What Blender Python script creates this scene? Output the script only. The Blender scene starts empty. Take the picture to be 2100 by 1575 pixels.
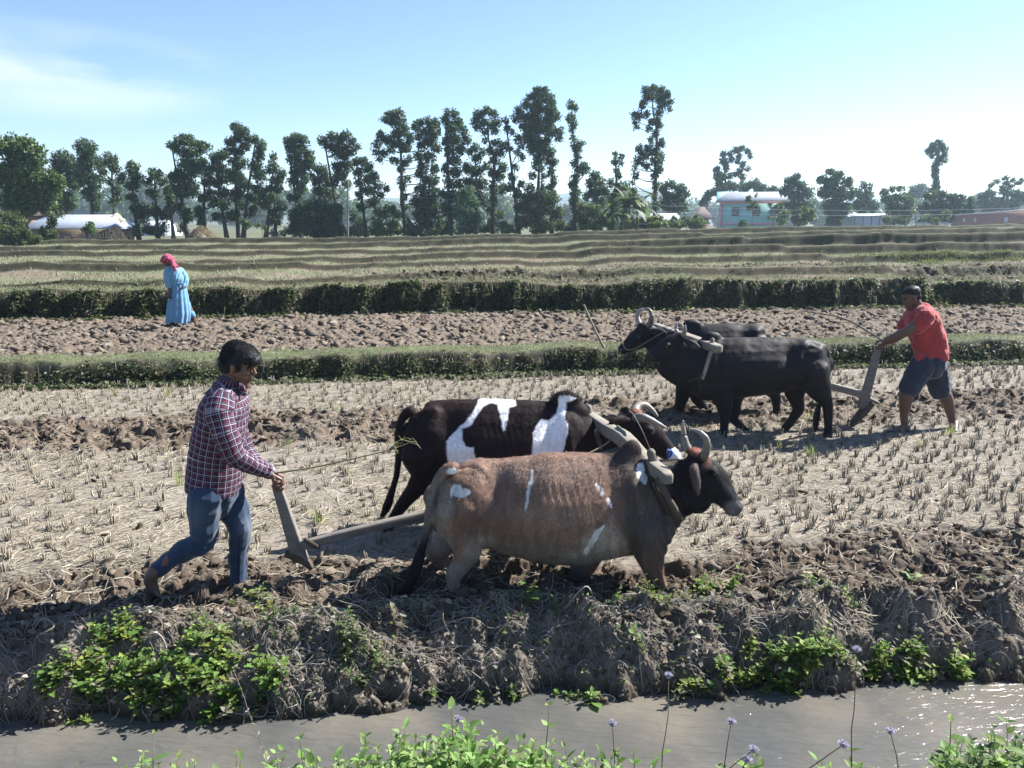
import bpy, math, random
import numpy as np
from mathutils import Vector, Matrix
# ---------------------------------------------------------------- camera
FPX = 1586.0; PITCH = math.atan((787.5 - 445.0) / FPX); CAMZ = 2.45
scene = bpy.context.scene
cam_d = bpy.data.cameras.new('camera'); cam = bpy.data.objects.new('camera', cam_d)
scene.collection.objects.link(cam); scene.camera = cam
cam.location = (0, 0, CAMZ); cam.rotation_euler = (math.pi / 2 - PITCH, 0, 0)
cam_d.sensor_width = 36.0; cam_d.lens = 36.0 * FPX / 2100.0
cam_d.clip_start = 0.05; cam_d.clip_end = 6000
# ---------------------------------------------------------------- light
SUN_EL = math.radians(42.0); SUN_AZ = math.radians(63.0)      # azimuth right of +Y
world = bpy.data.worlds.new('World'); scene.world = world; world.use_nodes = True
wn = world.node_tree.nodes; wl = world.node_tree.links
wn.clear()
w_out = wn.new('ShaderNodeOutputWorld'); w_bg = wn.new('ShaderNodeBackground')
w_sky = wn.new('ShaderNodeTexSky'); w_sky.sky_type = 'NISHITA'; w_sky.sun_disc = False
w_sky.sun_elevation = SUN_EL; w_sky.sun_rotation = SUN_AZ
w_sky.air_density = 1.0; w_sky.dust_density = 0.1; w_sky.ozone_density = 4.0; w_sky.altitude = 150
SKY_STRENGTH = 0.055
w_bg.inputs['Strength'].default_value = SKY_STRENGTH
# faint streaky cloud, low on the left of the sky
w_tc = wn.new('ShaderNodeTexCoord'); w_map = wn.new('ShaderNodeMapping')
w_map.inputs['Scale'].default_value = (2.2, 2.2, 10.0)
w_no = wn.new('ShaderNodeTexNoise'); w_no.inputs['Scale'].default_value = 2.1
w_no.inputs['Detail'].default_value = 6; w_no.inputs['Roughness'].default_value = 0.5
w_vd = wn.new('ShaderNodeVectorMath'); w_vd.operation = 'DISTANCE'
w_sc = wn.new('ShaderNodeVectorMath'); w_sc.operation = 'MULTIPLY'
w_sc.inputs[1].default_value = (1, 1, 3.6)
w_vd.inputs[1].default_value = (-0.475, 0.87, 0.15 * 3.6)
w_mr = wn.new('ShaderNodeMapRange'); w_mr.inputs['From Min'].default_value = 0.19; w_mr.inputs['From Max'].default_value = 0.04
w_mr2 = wn.new('ShaderNodeMapRange'); w_mr2.inputs['From Min'].default_value = 0.38; w_mr2.inputs['From Max'].default_value = 0.60
w_mu = wn.new('ShaderNodeMath'); w_mu.operation = 'MULTIPLY'
w_mu2 = wn.new('ShaderNodeMath'); w_mu2.operation = 'MULTIPLY'; w_mu2.inputs[1].default_value = 0.42
w_mix = wn.new('ShaderNodeMixRGB'); w_mix.inputs['Color2'].default_value = (8.6, 8.2, 11.0, 1)
wl.new(w_tc.outputs['Generated'], w_map.inputs['Vector']); wl.new(w_map.outputs[0], w_no.inputs['Vector'])
wl.new(w_tc.outputs['Generated'], w_sc.inputs[0]); wl.new(w_sc.outputs[0], w_vd.inputs[0])
wl.new(w_vd.outputs['Value'], w_mr.inputs['Value']); wl.new(w_no.outputs['Fac'], w_mr2.inputs['Value'])
wl.new(w_mr.outputs[0], w_mu.inputs[0]); wl.new(w_mr2.outputs[0], w_mu.inputs[1])
wl.new(w_mu.outputs[0], w_mu2.inputs[0]); wl.new(w_mu2.outputs[0], w_mix.inputs['Fac'])
w_ti = wn.new('ShaderNodeMixRGB'); w_ti.blend_type = 'MULTIPLY'; w_ti.inputs['Fac'].default_value = 1; w_ti.inputs['Color2'].default_value = (.93, .95, 1.03, 1)
wl.new(w_sky.outputs[0], w_ti.inputs['Color1']); wl.new(w_ti.outputs[0], w_mix.inputs['Color1']); wl.new(w_mix.outputs[0], w_bg.inputs['Color'])
wl.new(w_bg.outputs[0], w_out.inputs['Surface'])
sun_d = bpy.data.lights.new('sun', 'SUN'); sun = bpy.data.objects.new('sun', sun_d)
scene.collection.objects.link(sun); sun_d.energy = 4.5; sun_d.angle = math.radians(0.55); sun_d.color = (1.0, 0.97, 0.93)
sd = Vector((math.sin(SUN_AZ) * math.cos(SUN_EL), math.cos(SUN_AZ) * math.cos(SUN_EL), math.sin(SUN_EL)))
sun.rotation_euler = sd.to_track_quat('Z', 'Y').to_euler()
sun.location = (20, 40, 40)
vs = scene.view_settings
vs.view_transform = 'Standard'; vs.look = 'None'; vs.exposure = 1.84; vs.gamma = 1.0; vs.use_curve_mapping = False
cy = scene.cycles
cy.max_bounces = 6; cy.diffuse_bounces = 3; cy.glossy_bounces = 3; cy.transmission_bounces = 4; cy.volume_bounces = 0
cy.transparent_max_bounces = 8; cy.caustics_reflective = False; cy.caustics_refractive = False
cy.use_denoising = True
try: cy.denoiser = 'OPENIMAGEDENOISE'
except Exception: pass

# ---------------------------------------------------------------- helpers
CP, SP = math.cos(PITCH), math.sin(PITCH)
def at(px, py, Y):
    """the point at distance Y (m, along +Y) that the survey pixel px,py of the photograph shows"""
    u = (px - 1050.0) / FPX; v = -(py - 787.5) / FPX
    dy = CP + v * SP; dz = -SP + v * CP
    return Vector((u * Y / dy, Y, CAMZ + dz * Y / dy))
def mpp(px, py, Y):
    """metres per photo pixel there"""
    v = -(py - 787.5) / FPX
    return Y / (CP + v * SP) / FPX
def topix(p):
    p = np.asarray(p, float)
    x, y, z = p[..., 0], p[..., 1], p[..., 2] - CAMZ
    d = y * CP - z * SP
    return 1050.0 + FPX * x / d, 787.5 - FPX * (y * SP + z * CP) / d
def ss(a, b, x):
    t = np.clip((x - a) / (b - a), 0, 1); return t * t * (3 - 2 * t)
def _h(ix, iy, iz, seed):
    n = (ix.astype(np.int64) * 374761393 + iy.astype(np.int64) * 668265263 + iz.astype(np.int64) * 2147483647 + seed * 974711) & 0xFFFFFFFF
    n = ((n ^ (n >> 13)) * 1274126177) & 0xFFFFFFFF
    n = ((n ^ (n >> 16)) * 2246822519) & 0xFFFFFFFF
    n = n ^ (n >> 15)
    return (n & 0xFFFFFF) / float(0xFFFFFF)
def vnoise(x, y, z=None, seed=0):
    """value noise 0..1"""
    x = np.asarray(x, float); y = np.asarray(y, float)
    if z is None:
        ix = np.floor(x); iy = np.floor(y); fx = x - ix; fy = y - iy
        fx = fx * fx * (3 - 2 * fx); fy = fy * fy * (3 - 2 * fy); o = np.zeros_like(ix)
        a = _h(ix, iy, o, seed); b = _h(ix + 1, iy, o, seed); c = _h(ix, iy + 1, o, seed); d = _h(ix + 1, iy + 1, o, seed)
        return (a * (1 - fx) + b * fx) * (1 - fy) + (c * (1 - fx) + d * fx) * fy
    z = np.asarray(z, float)
    ix = np.floor(x); iy = np.floor(y); iz = np.floor(z); fx = x - ix; fy = y - iy; fz = z - iz
    fx = fx * fx * (3 - 2 * fx); fy = fy * fy * (3 - 2 * fy); fz = fz * fz * (3 - 2 * fz)
    r = 0
    for dz, wz in ((0, 1 - fz), (1, fz)):
        a = _h(ix, iy, iz + dz, seed); b = _h(ix + 1, iy, iz + dz, seed); c = _h(ix, iy + 1, iz + dz, seed); d = _h(ix + 1, iy + 1, iz + dz, seed)
        r = r + wz * ((a * (1 - fx) + b * fx) * (1 - fy) + (c * (1 - fx) + d * fx) * fy)
    return r
def fbm(x, y, z=None, oct=4, seed=0, gain=0.5):
    s = 0; a = 1; t = 0; f = 1.0
    for o in range(oct):
        s = s + a * vnoise(x * f + 13.7 * o, y * f - 7.3 * o, None if z is None else z * f + 3.1 * o, seed + o); t += a; a *= gain; f *= 2.03
    return s / t
def worley(x, y, seed=0):
    """returns (nearest distance, random value of cell, tilted plate height)"""
    ix = np.floor(x); iy = np.floor(y); best = np.full(x.shape, 9.0); second = np.full(x.shape, 9.0); val = np.zeros(x.shape); tilt = np.zeros(x.shape); o = np.zeros_like(ix)
    for dx in (-1, 0, 1):
        for dy in (-1, 0, 1):
            cx = ix + dx; cy_ = iy + dy
            px = cx + _h(cx, cy_, o, seed); py = cy_ + _h(cx, cy_, o, seed + 5)
            ddx = x - px; ddy = y - py; d = np.sqrt(ddx * ddx + ddy * ddy)
            m = d < best
            second = np.where(m, best, np.minimum(second, d))
            best = np.where(m, d, best)
            v = _h(cx, cy_, o, seed + 9); a = _h(cx, cy_, o, seed + 11) * 2 - 1; b = _h(cx, cy_, o, seed + 12) * 2 - 1
            val = np.where(m, v, val); tilt = np.where(m, a * ddx + b * ddy, tilt)
    return best, val, tilt, second - best

def link(o, parent=None):
    scene.collection.objects.link(o)
    if parent is not None: o.parent = parent
    return o
def mesh_np(name, verts, faces, mat=None, parent=None, cols=None, smooth=False, uvw=None, origin=None):
    """faces: int array (n,3) or (n,4)  or list of such arrays"""
    verts = np.asarray(verts, dtype=np.float32).reshape(-1, 3)
    if origin is not None: verts = verts - np.asarray(origin, np.float32)
    if not isinstance(faces, list): faces = [faces]
    faces = [np.asarray(f, dtype=np.int32) for f in faces if len(f)]
    me = bpy.data.meshes.new(name)
    me.vertices.add(len(verts)); me.vertices.foreach_set('co', verts.ravel())
    loops = np.concatenate([f.ravel() for f in faces])
    tot = np.concatenate([np.full(len(f), f.shape[1], np.int32) for f in faces])
    start = np.concatenate([[0], np.cumsum(tot)[:-1]]).astype(np.int32)
    me.loops.add(len(loops)); me.loops.foreach_set('vertex_index', loops)
    me.polygons.add(len(tot)); me.polygons.foreach_set('loop_start', start); me.polygons.foreach_set('loop_total', tot)
    me.update(calc_edges=True); me.validate()
    if smooth: me.polygons.foreach_set('use_smooth', np.ones(len(me.polygons), bool))
    if cols is not None: set_col(me, cols)
    if uvw is not None:
        a = me.attributes.new('uvw', 'FLOAT_VECTOR', 'POINT'); a.data.foreach_set('vector', np.asarray(uvw, np.float32).ravel())
    o = bpy.data.objects.new(name, me)
    if mat: me.materials.append(mat)
    link(o, parent)
    if origin is not None: o.location = origin
    return o
def set_col(me, cols):
    cols = np.asarray(cols, np.float32)
    if cols.shape[1] == 3: cols = np.concatenate([cols, np.ones((len(cols), 1), np.float32)], 1)
    a = me.attributes.get('Col') or me.attributes.new('Col', 'FLOAT_COLOR', 'POINT')
    a.data.foreach_set('color', cols.ravel())
def tag(o, label=None, cat=None, group=None, kind=None):
    if label: o['label'] = label
    if cat: o['category'] = cat
    if group: o['group'] = group
    if kind: o['kind'] = kind
    return o
def empty(name, loc, label=None, cat=None, group=None):
    o = bpy.data.objects.new(name, None); o.empty_display_size = 0.2; link(o); o.location = loc
    return tag(o, label, cat, group)
class MB:
    """collects pieces of one mesh"""
    def __init__(s): s.v = []; s.f3 = []; s.f4 = []; s.c = []; s.n = 0
    def add(s, v, f, col=None):
        v = np.asarray(v, float).reshape(-1, 3); f = np.asarray(f, int)
        if len(v) == 0: return s
        (s.f3 if f.shape[1] == 3 else s.f4).append(f + s.n); s.v.append(v); s.n += len(v)
        c = np.asarray(col if col is not None else (1, 1, 1), float)
        if c.ndim == 1: c = np.tile(c[:3], (len(v), 1))
        s.c.append(c); return s
    def build(s, name, mat, parent=None, smooth=False, local=True, origin=None, uvw=None):
        fs = []
        if s.f3: fs.append(np.concatenate(s.f3))
        if s.f4: fs.append(np.concatenate(s.f4))
        v = np.concatenate(s.v)
        if parent is not None and local:
            if origin is None: v = v - np.array(parent.location)
        return mesh_np(name, v, fs, mat, parent, np.concatenate(s.c), smooth, uvw, origin)
def frame(t, up=(0, 0, 1)):
    t = Vector(t).normalized(); up = Vector(up)
    if abs(t.dot(up)) > 0.98: up = Vector((0, 1, 0)) if abs(t.y) < 0.9 else Vector((1, 0, 0))
    a = t.cross(up).normalized(); b = a.cross(t).normalized()
    return a, b                     # a = lateral, b = up-ish
def tube(pts, rad, n=10, cap=True, lat=None, up=(0, 0, 1), power=2.0):
    """loft through pts; rad = list of r or (r_lateral, r_up). returns v,f(quads)"""
    pts = [Vector(p) for p in pts]; V = []; F = []
    if cap:
        r0 = rad[0]; r1 = rad[-1]
        m0 = r0 if not isinstance(r0, (tuple, list)) else min(r0); m1 = r1 if not isinstance(r1, (tuple, list)) else min(r1)
        def sc(r, k): return r * k if not isinstance(r, (tuple, list)) else (r[0] * k, r[1] * k)
        d0 = (pts[0] - pts[1]).normalized(); d1 = (pts[-1] - pts[-2]).normalized()
        pts = [pts[0] + d0 * m0 * .95, pts[0] + d0 * m0 * .7] + pts + [pts[-1] + d1 * m1 * .7, pts[-1] + d1 * m1 * .95]
        rad = [sc(r0, .12), sc(r0, .7)] + list(rad) + [sc(r1, .7), sc(r1, .12)]
    m = len(pts)
    for i in range(m):
        t = pts[min(i + 1, m - 1)] - pts[max(i - 1, 0)]
        a, b = frame(t, up)
        r = rad[i]; ra, rb = (r if isinstance(r, (tuple, list)) else (r, r))
        for k in range(n):
            th = 2 * math.pi * k / n; c, s_ = math.cos(th), math.sin(th)
            c = math.copysign(abs(c) ** (2 / power), c); s_ = math.copysign(abs(s_) ** (2 / power), s_)
            V.append(pts[i] + a * (ra * c) + b * (rb * s_))
    for i in range(m - 1):
        for k in range(n):
            F.append((i * n + k, i * n + (k + 1) % n, (i + 1) * n + (k + 1) % n, (i + 1) * n + k))
    V = np.array([tuple(v) for v in V])
    # caps
    c0 = V[:n].mean(0); c1 = V[-n:].mean(0); base = len(V)
    V = np.vstack([V, c0, c1])
    for k in range(n):
        F.append((base, (k + 1) % n, k, k)); F.append((base + 1, (m - 1) * n + k, (m - 1) * n + (k + 1) % n, (m - 1) * n + (k + 1) % n))
    return V, np.array(F)
def quads_fix(V, F):
    """split degenerate quads into tris"""
    F = np.asarray(F); deg = F[:, 2] == F[:, 3]
    return F[~deg], F[deg][:, :3]
def add_tube(mb, *a, col=None, **k):
    V, F = tube(*a, **k); q, t = quads_fix(V, F)
    n0 = mb.n; mb.v.append(V); mb.n += len(V); mb.f4.append(q + n0); mb.f3.append(t + n0)
    c = np.asarray(col if col is not None else (1, 1, 1), float); mb.c.append(np.tile(c[:3], (len(V), 1)))
def smooth_path(pts, rad, k=4):
    """catmull-rom resample"""
    P = [Vector(p) for p in pts]; R = [r if isinstance(r, (tuple, list)) else (r, r) for r in rad]
    out = []; ro = []
    n = len(P)
    for i in range(n - 1):
        p0, p1, p2, p3 = P[max(i - 1, 0)], P[i], P[i + 1], P[min(i + 2, n - 1)]
        for j in range(k):
            t = j / k
            out.append(0.5 * ((2 * p1) + (-p0 + p2) * t + (2 * p0 - 5 * p1 + 4 * p2 - p3) * t * t + (-p0 + 3 * p1 - 3 * p2 + p3) * t ** 3))
            ts = t * t * (3 - 2 * t)
            ro.append((R[i][0] * (1 - ts) + R[i + 1][0] * ts, R[i][1] * (1 - ts) + R[i + 1][1] * ts))
    out.append(P[-1]); ro.append(R[-1]); return out, ro
def ellipsoid(c, r, rot=None, nu=14, nv=9):
    V = []
    for i in range(nv + 1):
        ph = math.pi * i / nv
        for k in range(nu):
            th = 2 * math.pi * k / nu
            V.append((math.sin(ph) * math.cos(th) * r[0], math.sin(ph) * math.sin(th) * r[1], math.cos(ph) * r[2]))
    V = np.array(V)
    if rot is not None: V = V @ np.array(rot).T
    F = [(i * nu + k, i * nu + (k + 1) % nu, (i + 1) * nu + (k + 1) % nu, (i + 1) * nu + k) for i in range(nv) for k in range(nu)]
    return V + np.array(tuple(c)), np.array(F)
def box(c, s, rot=None, taper=None):
    V = np.array([(x, y, z) for x in (-1, 1) for y in (-1, 1) for z in (-1, 1)], float) * np.array(s) / 2
    if taper is not None: V[V[:, 2] > 0, :2] *= taper
    if rot is not None: V = V @ np.array(rot).T
    F = np.array([(0, 1, 3, 2), (4, 6, 7, 5), (0, 4, 5, 1), (2, 3, 7, 6), (0, 2, 6, 4), (1, 5, 7, 3)])
    return V + np.array(tuple(c)), F
def remesh(pieces, voxel, smooth_it=4, smooth_f=0.5):
    """union of overlapping pieces -> one continuous surface. returns verts, faces(np quads)"""
    mb = MB()
    for V, F in pieces: 
        F = np.asarray(F)
        if F.shape[1] == 4:
            q, t = quads_fix(V, F); n0 = mb.n; mb.v.append(np.asarray(V, float)); mb.n += len(V); mb.f4.append(q + n0); mb.c.append(np.ones((len(V), 3)))
            if len(t): mb.f3.append(t + n0)
        else: mb.add(V, F)
    o = mb.build('tmp_union', None)
    m = o.modifiers.new('r', 'REMESH'); m.mode = 'VOXEL'; m.voxel_size = voxel; m.use_smooth_shade = True
    if smooth_it:
        s = o.modifiers.new('s', 'SMOOTH'); s.iterations = smooth_it; s.factor = smooth_f
    dg = bpy.context.evaluated_depsgraph_get(); ev = o.evaluated_get(dg); me = ev.to_mesh()
    v = np.empty(len(me.vertices) * 3, np.float32); me.vertices.foreach_get('co', v); v = v.reshape(-1, 3).astype(float)
    f = np.empty(len(me.loops), np.int32); me.loops.foreach_get('vertex_index', f); lt = np.empty(len(me.polygons), np.int32); me.polygons.foreach_get('loop_total', lt)
    assert (lt == 4).all(), 'non quads'
    f = f.reshape(-1, 4)
    ev.to_mesh_clear(); od = o.data; bpy.data.objects.remove(o); bpy.data.meshes.remove(od)
    return v, f
def vnormals(v, f):
    a = v[f[:, 2]] - v[f[:, 0]]; b = v[f[:, 3]] - v[f[:, 1]] if f.shape[1] == 4 else v[f[:, 1]] - v[f[:, 0]]
    n = np.cross(a, b); N = np.zeros_like(v)
    for k in range(f.shape[1]): np.add.at(N, f[:, k], n)
    return N / np.maximum(np.linalg.norm(N, axis=1, keepdims=True), 1e-12)
# ---------------------------------------------------------------- materials
def mat(name, col=(0.5, 0.5, 0.5), rough=0.8, attr=True, noise=(8, 0.25), bump=(40, 0.2, 0.01), spec=0.3, trans=0.0, stretch=None, metal=0.0, sheen=0.0, coords='Object', extra=None):
    m = bpy.data.materials.new(name); m.use_nodes = True; nt = m.node_tree; N = nt.nodes; L = nt.links
    b = N['Principled BSDF']; out = N['Material Output']
    b.inputs['Roughness'].default_value = rough; b.inputs['Specular IOR Level'].default_value = spec; b.inputs['Metallic'].default_value = metal
    if sheen: b.inputs['Sheen Weight'].default_value = sheen
    tc = N.new('ShaderNodeTexCoord'); mp = N.new('ShaderNodeMapping'); L.new(tc.outputs[coords], mp.inputs[0])
    if stretch: mp.inputs['Scale'].default_value = stretch
    if attr:
        a = N.new('ShaderNodeAttribute'); a.attribute_name = 'Col'; base = a.outputs['Color']
        mu = N.new('ShaderNodeMixRGB'); mu.blend_type = 'MULTIPLY'; mu.inputs['Fac'].default_value = 1; mu.inputs['Color2'].default_value = (*col, 1)
        L.new(base, mu.inputs['Color1']); base = mu.outputs[0]
    else:
        r = N.new('ShaderNodeRGB'); r.outputs[0].default_value = (*col, 1); base = r.outputs[0]
    if noise:
        n = N.new('ShaderNodeTexNoise'); n.inputs['Scale'].default_value = noise[0]; n.inputs['Detail'].default_value = 5; n.inputs['Roughness'].default_value = 0.65
        L.new(mp.outputs[0], n.inputs['Vector'])
        mr = N.new('ShaderNodeMapRange'); mr.inputs['From Min'].default_value = 0.25; mr.inputs['From Max'].default_value = 0.75
        mr.inputs['To Min'].default_value = 1 - noise[1]; mr.inputs['To Max'].default_value = 1 + noise[1]
        L.new(n.outputs['Fac'], mr.inputs['Value'])
        mm = N.new('ShaderNodeVectorMath'); mm.operation = 'SCALE'; L.new(base, mm.inputs[0]); L.new(mr.outputs[0], mm.inputs['Scale']); base = mm.outputs[0]
    L.new(base, b.inputs['Base Color'])
    if bump:
        n2 = N.new('ShaderNodeTexNoise'); n2.inputs['Scale'].default_value = bump[0]; n2.inputs['Detail'].default_value = 6; n2.inputs['Roughness'].default_value = 0.7
        L.new(mp.outputs[0], n2.inputs['Vector'])
        bp = N.new('ShaderNodeBump'); bp.inputs['Strength'].default_value = bump[1]; bp.inputs['Distance'].default_value = bump[2]
        L.new(n2.outputs['Fac'], bp.inputs['Height']); L.new(bp.outputs[0], b.inputs['Normal'])
    if trans:
        t = N.new('ShaderNodeBsdfTranslucent'); hs = N.new('ShaderNodeHueSaturation'); hs.inputs['Saturation'].default_value = 1.15; hs.inputs['Value'].default_value = 1.5
        L.new(base, hs.inputs['Color']); L.new(hs.outputs[0], t.inputs['Color'])
        mx = N.new('ShaderNodeMixShader'); mx.inputs[0].default_value = trans
        L.new(b.outputs[0], mx.inputs[1]); L.new(t.outputs[0], mx.inputs[2]); L.new(mx.outputs[0], out.inputs['Surface'])
    return m
R = random.Random(7); NR = np.random.default_rng(11)
# ================================================================ the ground
def lineY(yl, yr, z):
    """straight field line seen at photo rows yl (left edge) and yr (right edge) on level z -> (Y at x=0, slope)"""
    a = at(0, yl, 1.0); b = at(2100, yr, 1.0)
    Yl = (CAMZ - z) / (CAMZ - a.z); Yr = (CAMZ - z) / (CAMZ - b.z)
    xl = a.x * Yl; xr = b.x * Yr; s = (Yr - Yl) / (xr - xl); return Yl - s * xl, s
BUND1 = lineY(797, 742, 0.0); BUND1B = (BUND1[0] + 0.95, BUND1[1])
BANK2 = lineY(657, 628, 0.28)
Z50X = np.array([-60, -33, -20, -11, 0, 11, 22, 33, 60.]); Z50 = np.array([.80, .85, .88, .95, 1.15, 1.56, 1.86, 2.02, 2.2])
FARX = np.array([-200, -60, -20, 0, 20, 60, 200.]); FAR = np.array([.3, .35, .5, .5, .2, -.2, -.4])
STEPS = [(19.2, .14), (24.4, .10), (28.0, .15), (33.5, .10), (40.5, .14), (48.0, .05)]
def BANKY(x): return 4.02 + 0.075 * x + 0.10 * (vnoise(x * 1.3, x * 0 + 3, seed=4) - .5) + 0.05 * (vnoise(x * 4.1, x * 0 + 9, seed=5) - .5)
WATER_Z = -0.36
def front_top(x): return 5.12 + 0.085 * (x + 3) + 0.28 * (vnoise(x * 1.1, x * 0, seed=21) - .5) + 0.15 * np.clip(x - 1.2, 0, 1)
def rear_mid(x): return 8.65 + 0.13 * (x + 4)
def wobble(x, y): return (0.22 * (fbm(x * .55, y * .2, oct=3, seed=1) - .5) + .16 * (fbm(x * 1.7, y * .1, oct=3, seed=150) - .5)) * ss(8, 11, y)
def masks(x, y):
    """soil masks: ploughed strips in the near field, ploughed second field, clods beyond"""
    w = 0.18 * (fbm(x * 2.2, y * 2.2, oct=3, seed=31) - .5)
    by = BANKY(x)
    front = ss(by + .30, by + .5, y + w) * (1 - ss(-.16, .10, y + 2.5 * w - front_top(x)))
    d = np.abs(y - rear_mid(x) + 2.2 * w); rear = (1 - ss(.50, .95, d)) * (0.72 + .28 * ss(.35, .6, fbm(x * .8, y * .8, oct=2, seed=35) + .15 * (x < -1)))
    b1 = BUND1[0] + BUND1[1] * x; b2 = BANK2[0] + BANK2[1] * x
    f2 = ss(b1 + .8, b1 + 1.15, y) * (1 - ss(b2 - .1, b2 + .1, y))
    f3 = ss(b2 + .45, b2 + 1.0, y) * (1 - ss(b2 + 4, b2 + 6, y)) * ss(.35, .6, vnoise(x * .25, y * .25, seed=38) + .035 * x - .05)
    return front, rear, f2, f3
def ground(x, y, detail=True, parts=False):
    x = np.asarray(x, float); y = np.asarray(y, float)
    wob = wobble(x, y)
    z = np.zeros_like(x)
    # --- bund one and second field
    b1 = BUND1[0] + BUND1[1] * x + wob; ragged = .20 * (fbm(x * 3, y * 3, oct=2, seed=2) - .5)
    up = ss(b1 - .02, b1 + .24, y + ragged); dn = ss(b1 + .75, b1 + 1.0, y)
    crest = .36 + .13 * (fbm(x * 1.1, x * 0, oct=3, seed=6) - .5)
    z = up * crest - dn * (crest - .28)
    # --- big bank
    b2 = BANK2[0] + BANK2[1] * x + wob * 2.2
    zt = .88 + .005 * (x + 11)
    notch = ss(10.0, 10.5, x) * .12
    up2 = ss(b2 - .04, b2 + .26, y + 1.6 * ragged)
    z = z + up2 * (zt - .28 - notch + .17 * (fbm(x * .9, x * 0, oct=3, seed=8) - .5))
    # --- terraces beyond
    z50 = np.interp(x * 50 / np.maximum(y, 16), Z50X, Z50); tf = np.zeros_like(x); prev = 0
    ridge = np.zeros_like(x)
    for i, (Y0, s) in enumerate(STEPS):
        yb = Y0 + s * x + wob * .8 + .18 * (fbm(x * .5 + i * 3, x * 0, oct=3, seed=160 + i) - .5) + .7 * (vnoise(x * .05 + i * 7, x * 0 + i, seed=40 + i) - .5)
        nxt = STEPS[i + 1][0] if i + 1 < len(STEPS) else 56
        inc = (min(nxt, 50) - Y0) / 31.0 if i else (24.4 - 19.2) / 31 * .7
        tf = tf + max(inc, .02) * ss(-.12, .18, y - yb)
        rw = np.where(y < yb + .12, .16, .6); ridge = ridge + (.17 + .0045 * Y0) * (.45 + 1.0 * vnoise(x * .07 + i * 5, x * 0, seed=90 + i)) * np.exp(-((y - yb - .12) / rw) ** 2)
    tf = np.clip(tf, 0, 1)
    z = z + np.where(y > 18, (z50 - zt) * tf + ridge * .7, 0)
    # --- low land beyond the terraces
    fz = np.interp(x, FARX, FAR); fz = fz - (y - 70).clip(0, 400) * .006
    k = ss(51, 68, y - .06 * x); z = z * (1 - k) + fz * k
    # --- canal bank
    by = BANKY(x)
    nearb = (y < 6) & (y > 2.5)
    yw = np.where(nearb, y + .26 * (fbm(x * 3.1, y * 5, oct=3, seed=120) - .5) + .13 * (fbm(x * 9, y * 14, oct=3, seed=121) - .5), y) if detail else y
    face = 1 - (.45 * ss(by - .08, by + .18, yw) + .55 * ss(by + .08, by + .62, yw))
    levee = .13 * np.exp(-((y - by - .32) / .22) ** 2) * (.6 + .8 * vnoise(x * 1.7, x * 0, seed=12))
    z = z + np.where(y < 6, levee - .05 * np.exp(-((y - by - .85) / .3) ** 2), 0)
    bed = WATER_Z - .16
    z = z * (1 - face) + bed * face
    # near bank
    nb = 3.16 + .05 * x + .08 * (vnoise(x * 2, x * 0, seed=14) - .5)
    kn = 1 - ss(nb - .75, nb + .03, y)
    z = np.where(y < nb + .03, z * (1 - kn) + kn * (.28 + .62 * (1 - ss(0, 2.4, y))), z)
    if detail:
        front, rear, f2, f3 = masks(x, y)
        near = y < 26
        def plates(s, seed, a, b):
            d, v, t, e = worley(x * s + .35 * fbm(x * 5, y * 5, oct=2, seed=seed), y * s * 1.15, seed)
            return a * (v - .35) * ss(0, .18, e) + b * t
        P1 = np.where(near, plates(3.6, 51, .085, .075), 0); P2 = np.where(near, plates(8.5, 55, .045, .045), 0); P3 = np.where(y < 14, plates(21, 58, .016, .018), 0)
        fb = fbm(x * 3, y * 3, oct=4, seed=60) - .5
        clod = P1 + P2 + P3 + .10 * fb
        z = z + front * (clod * .85 - .02) + rear * (clod * 1.05 + .03) + f2 * (P1 * .55 + P2 * 1.0 + P3 + .07 * fb + .015) + f3 * (P1 * .8 + P2)
        rest = (1 - np.clip(front + rear + f2 + f3, 0, 1)) * (y > by + .3)
        z = z + rest * (.018 * (fbm(x * 1.6, y * 1.6, oct=3, seed=62) - .5) + np.where(y < 14, .012 * (fbm(x * 14, y * 14, oct=3, seed=63) - .5), 0) + np.where(y > 14, .06 * (fbm(x * 1.5, y * 1.5, oct=4, seed=64) - .5), 0))
        bankm = (y < by + .6) & (y > by - .35)
        wl_ = worley(x * 7, y * 9, 67); wl2 = worley(x * 19, y * 22, 68); lump = np.where(bankm,   .19 * (fbm(x * 4.2, y * 6, oct=4, seed=66) - .5) + .06 * (.45 - wl_[0]) + .04 * wl_[2] + .022 * (.45 - wl2[0]) + .02 * wl2[2], 0)
        z = z + lump * ss(by - .38, by - .12, y) * (1 - ss(by + .4, by + .6, y))
    return z
def gpt(x, y): return Vector((x, y, float(ground(np.array([x]), np.array([y]))[0])))
def hit(px, py, y0=2.4, y1=90.0, detail=False):
    """where the sight line of a photo pixel meets the ground"""
    Y = np.geomspace(y0, y1, 1600); a = at(px, py, 1.0); x = a.x * Y; z = CAMZ + (a.z - CAMZ) * Y
    g = ground(x, Y, detail); m = np.nonzero(z <= g)[0]
    i = m[0] if len(m) else len(Y) - 1
    return Vector((float(x[i]), float(Y[i]), float(g[i])))
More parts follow.
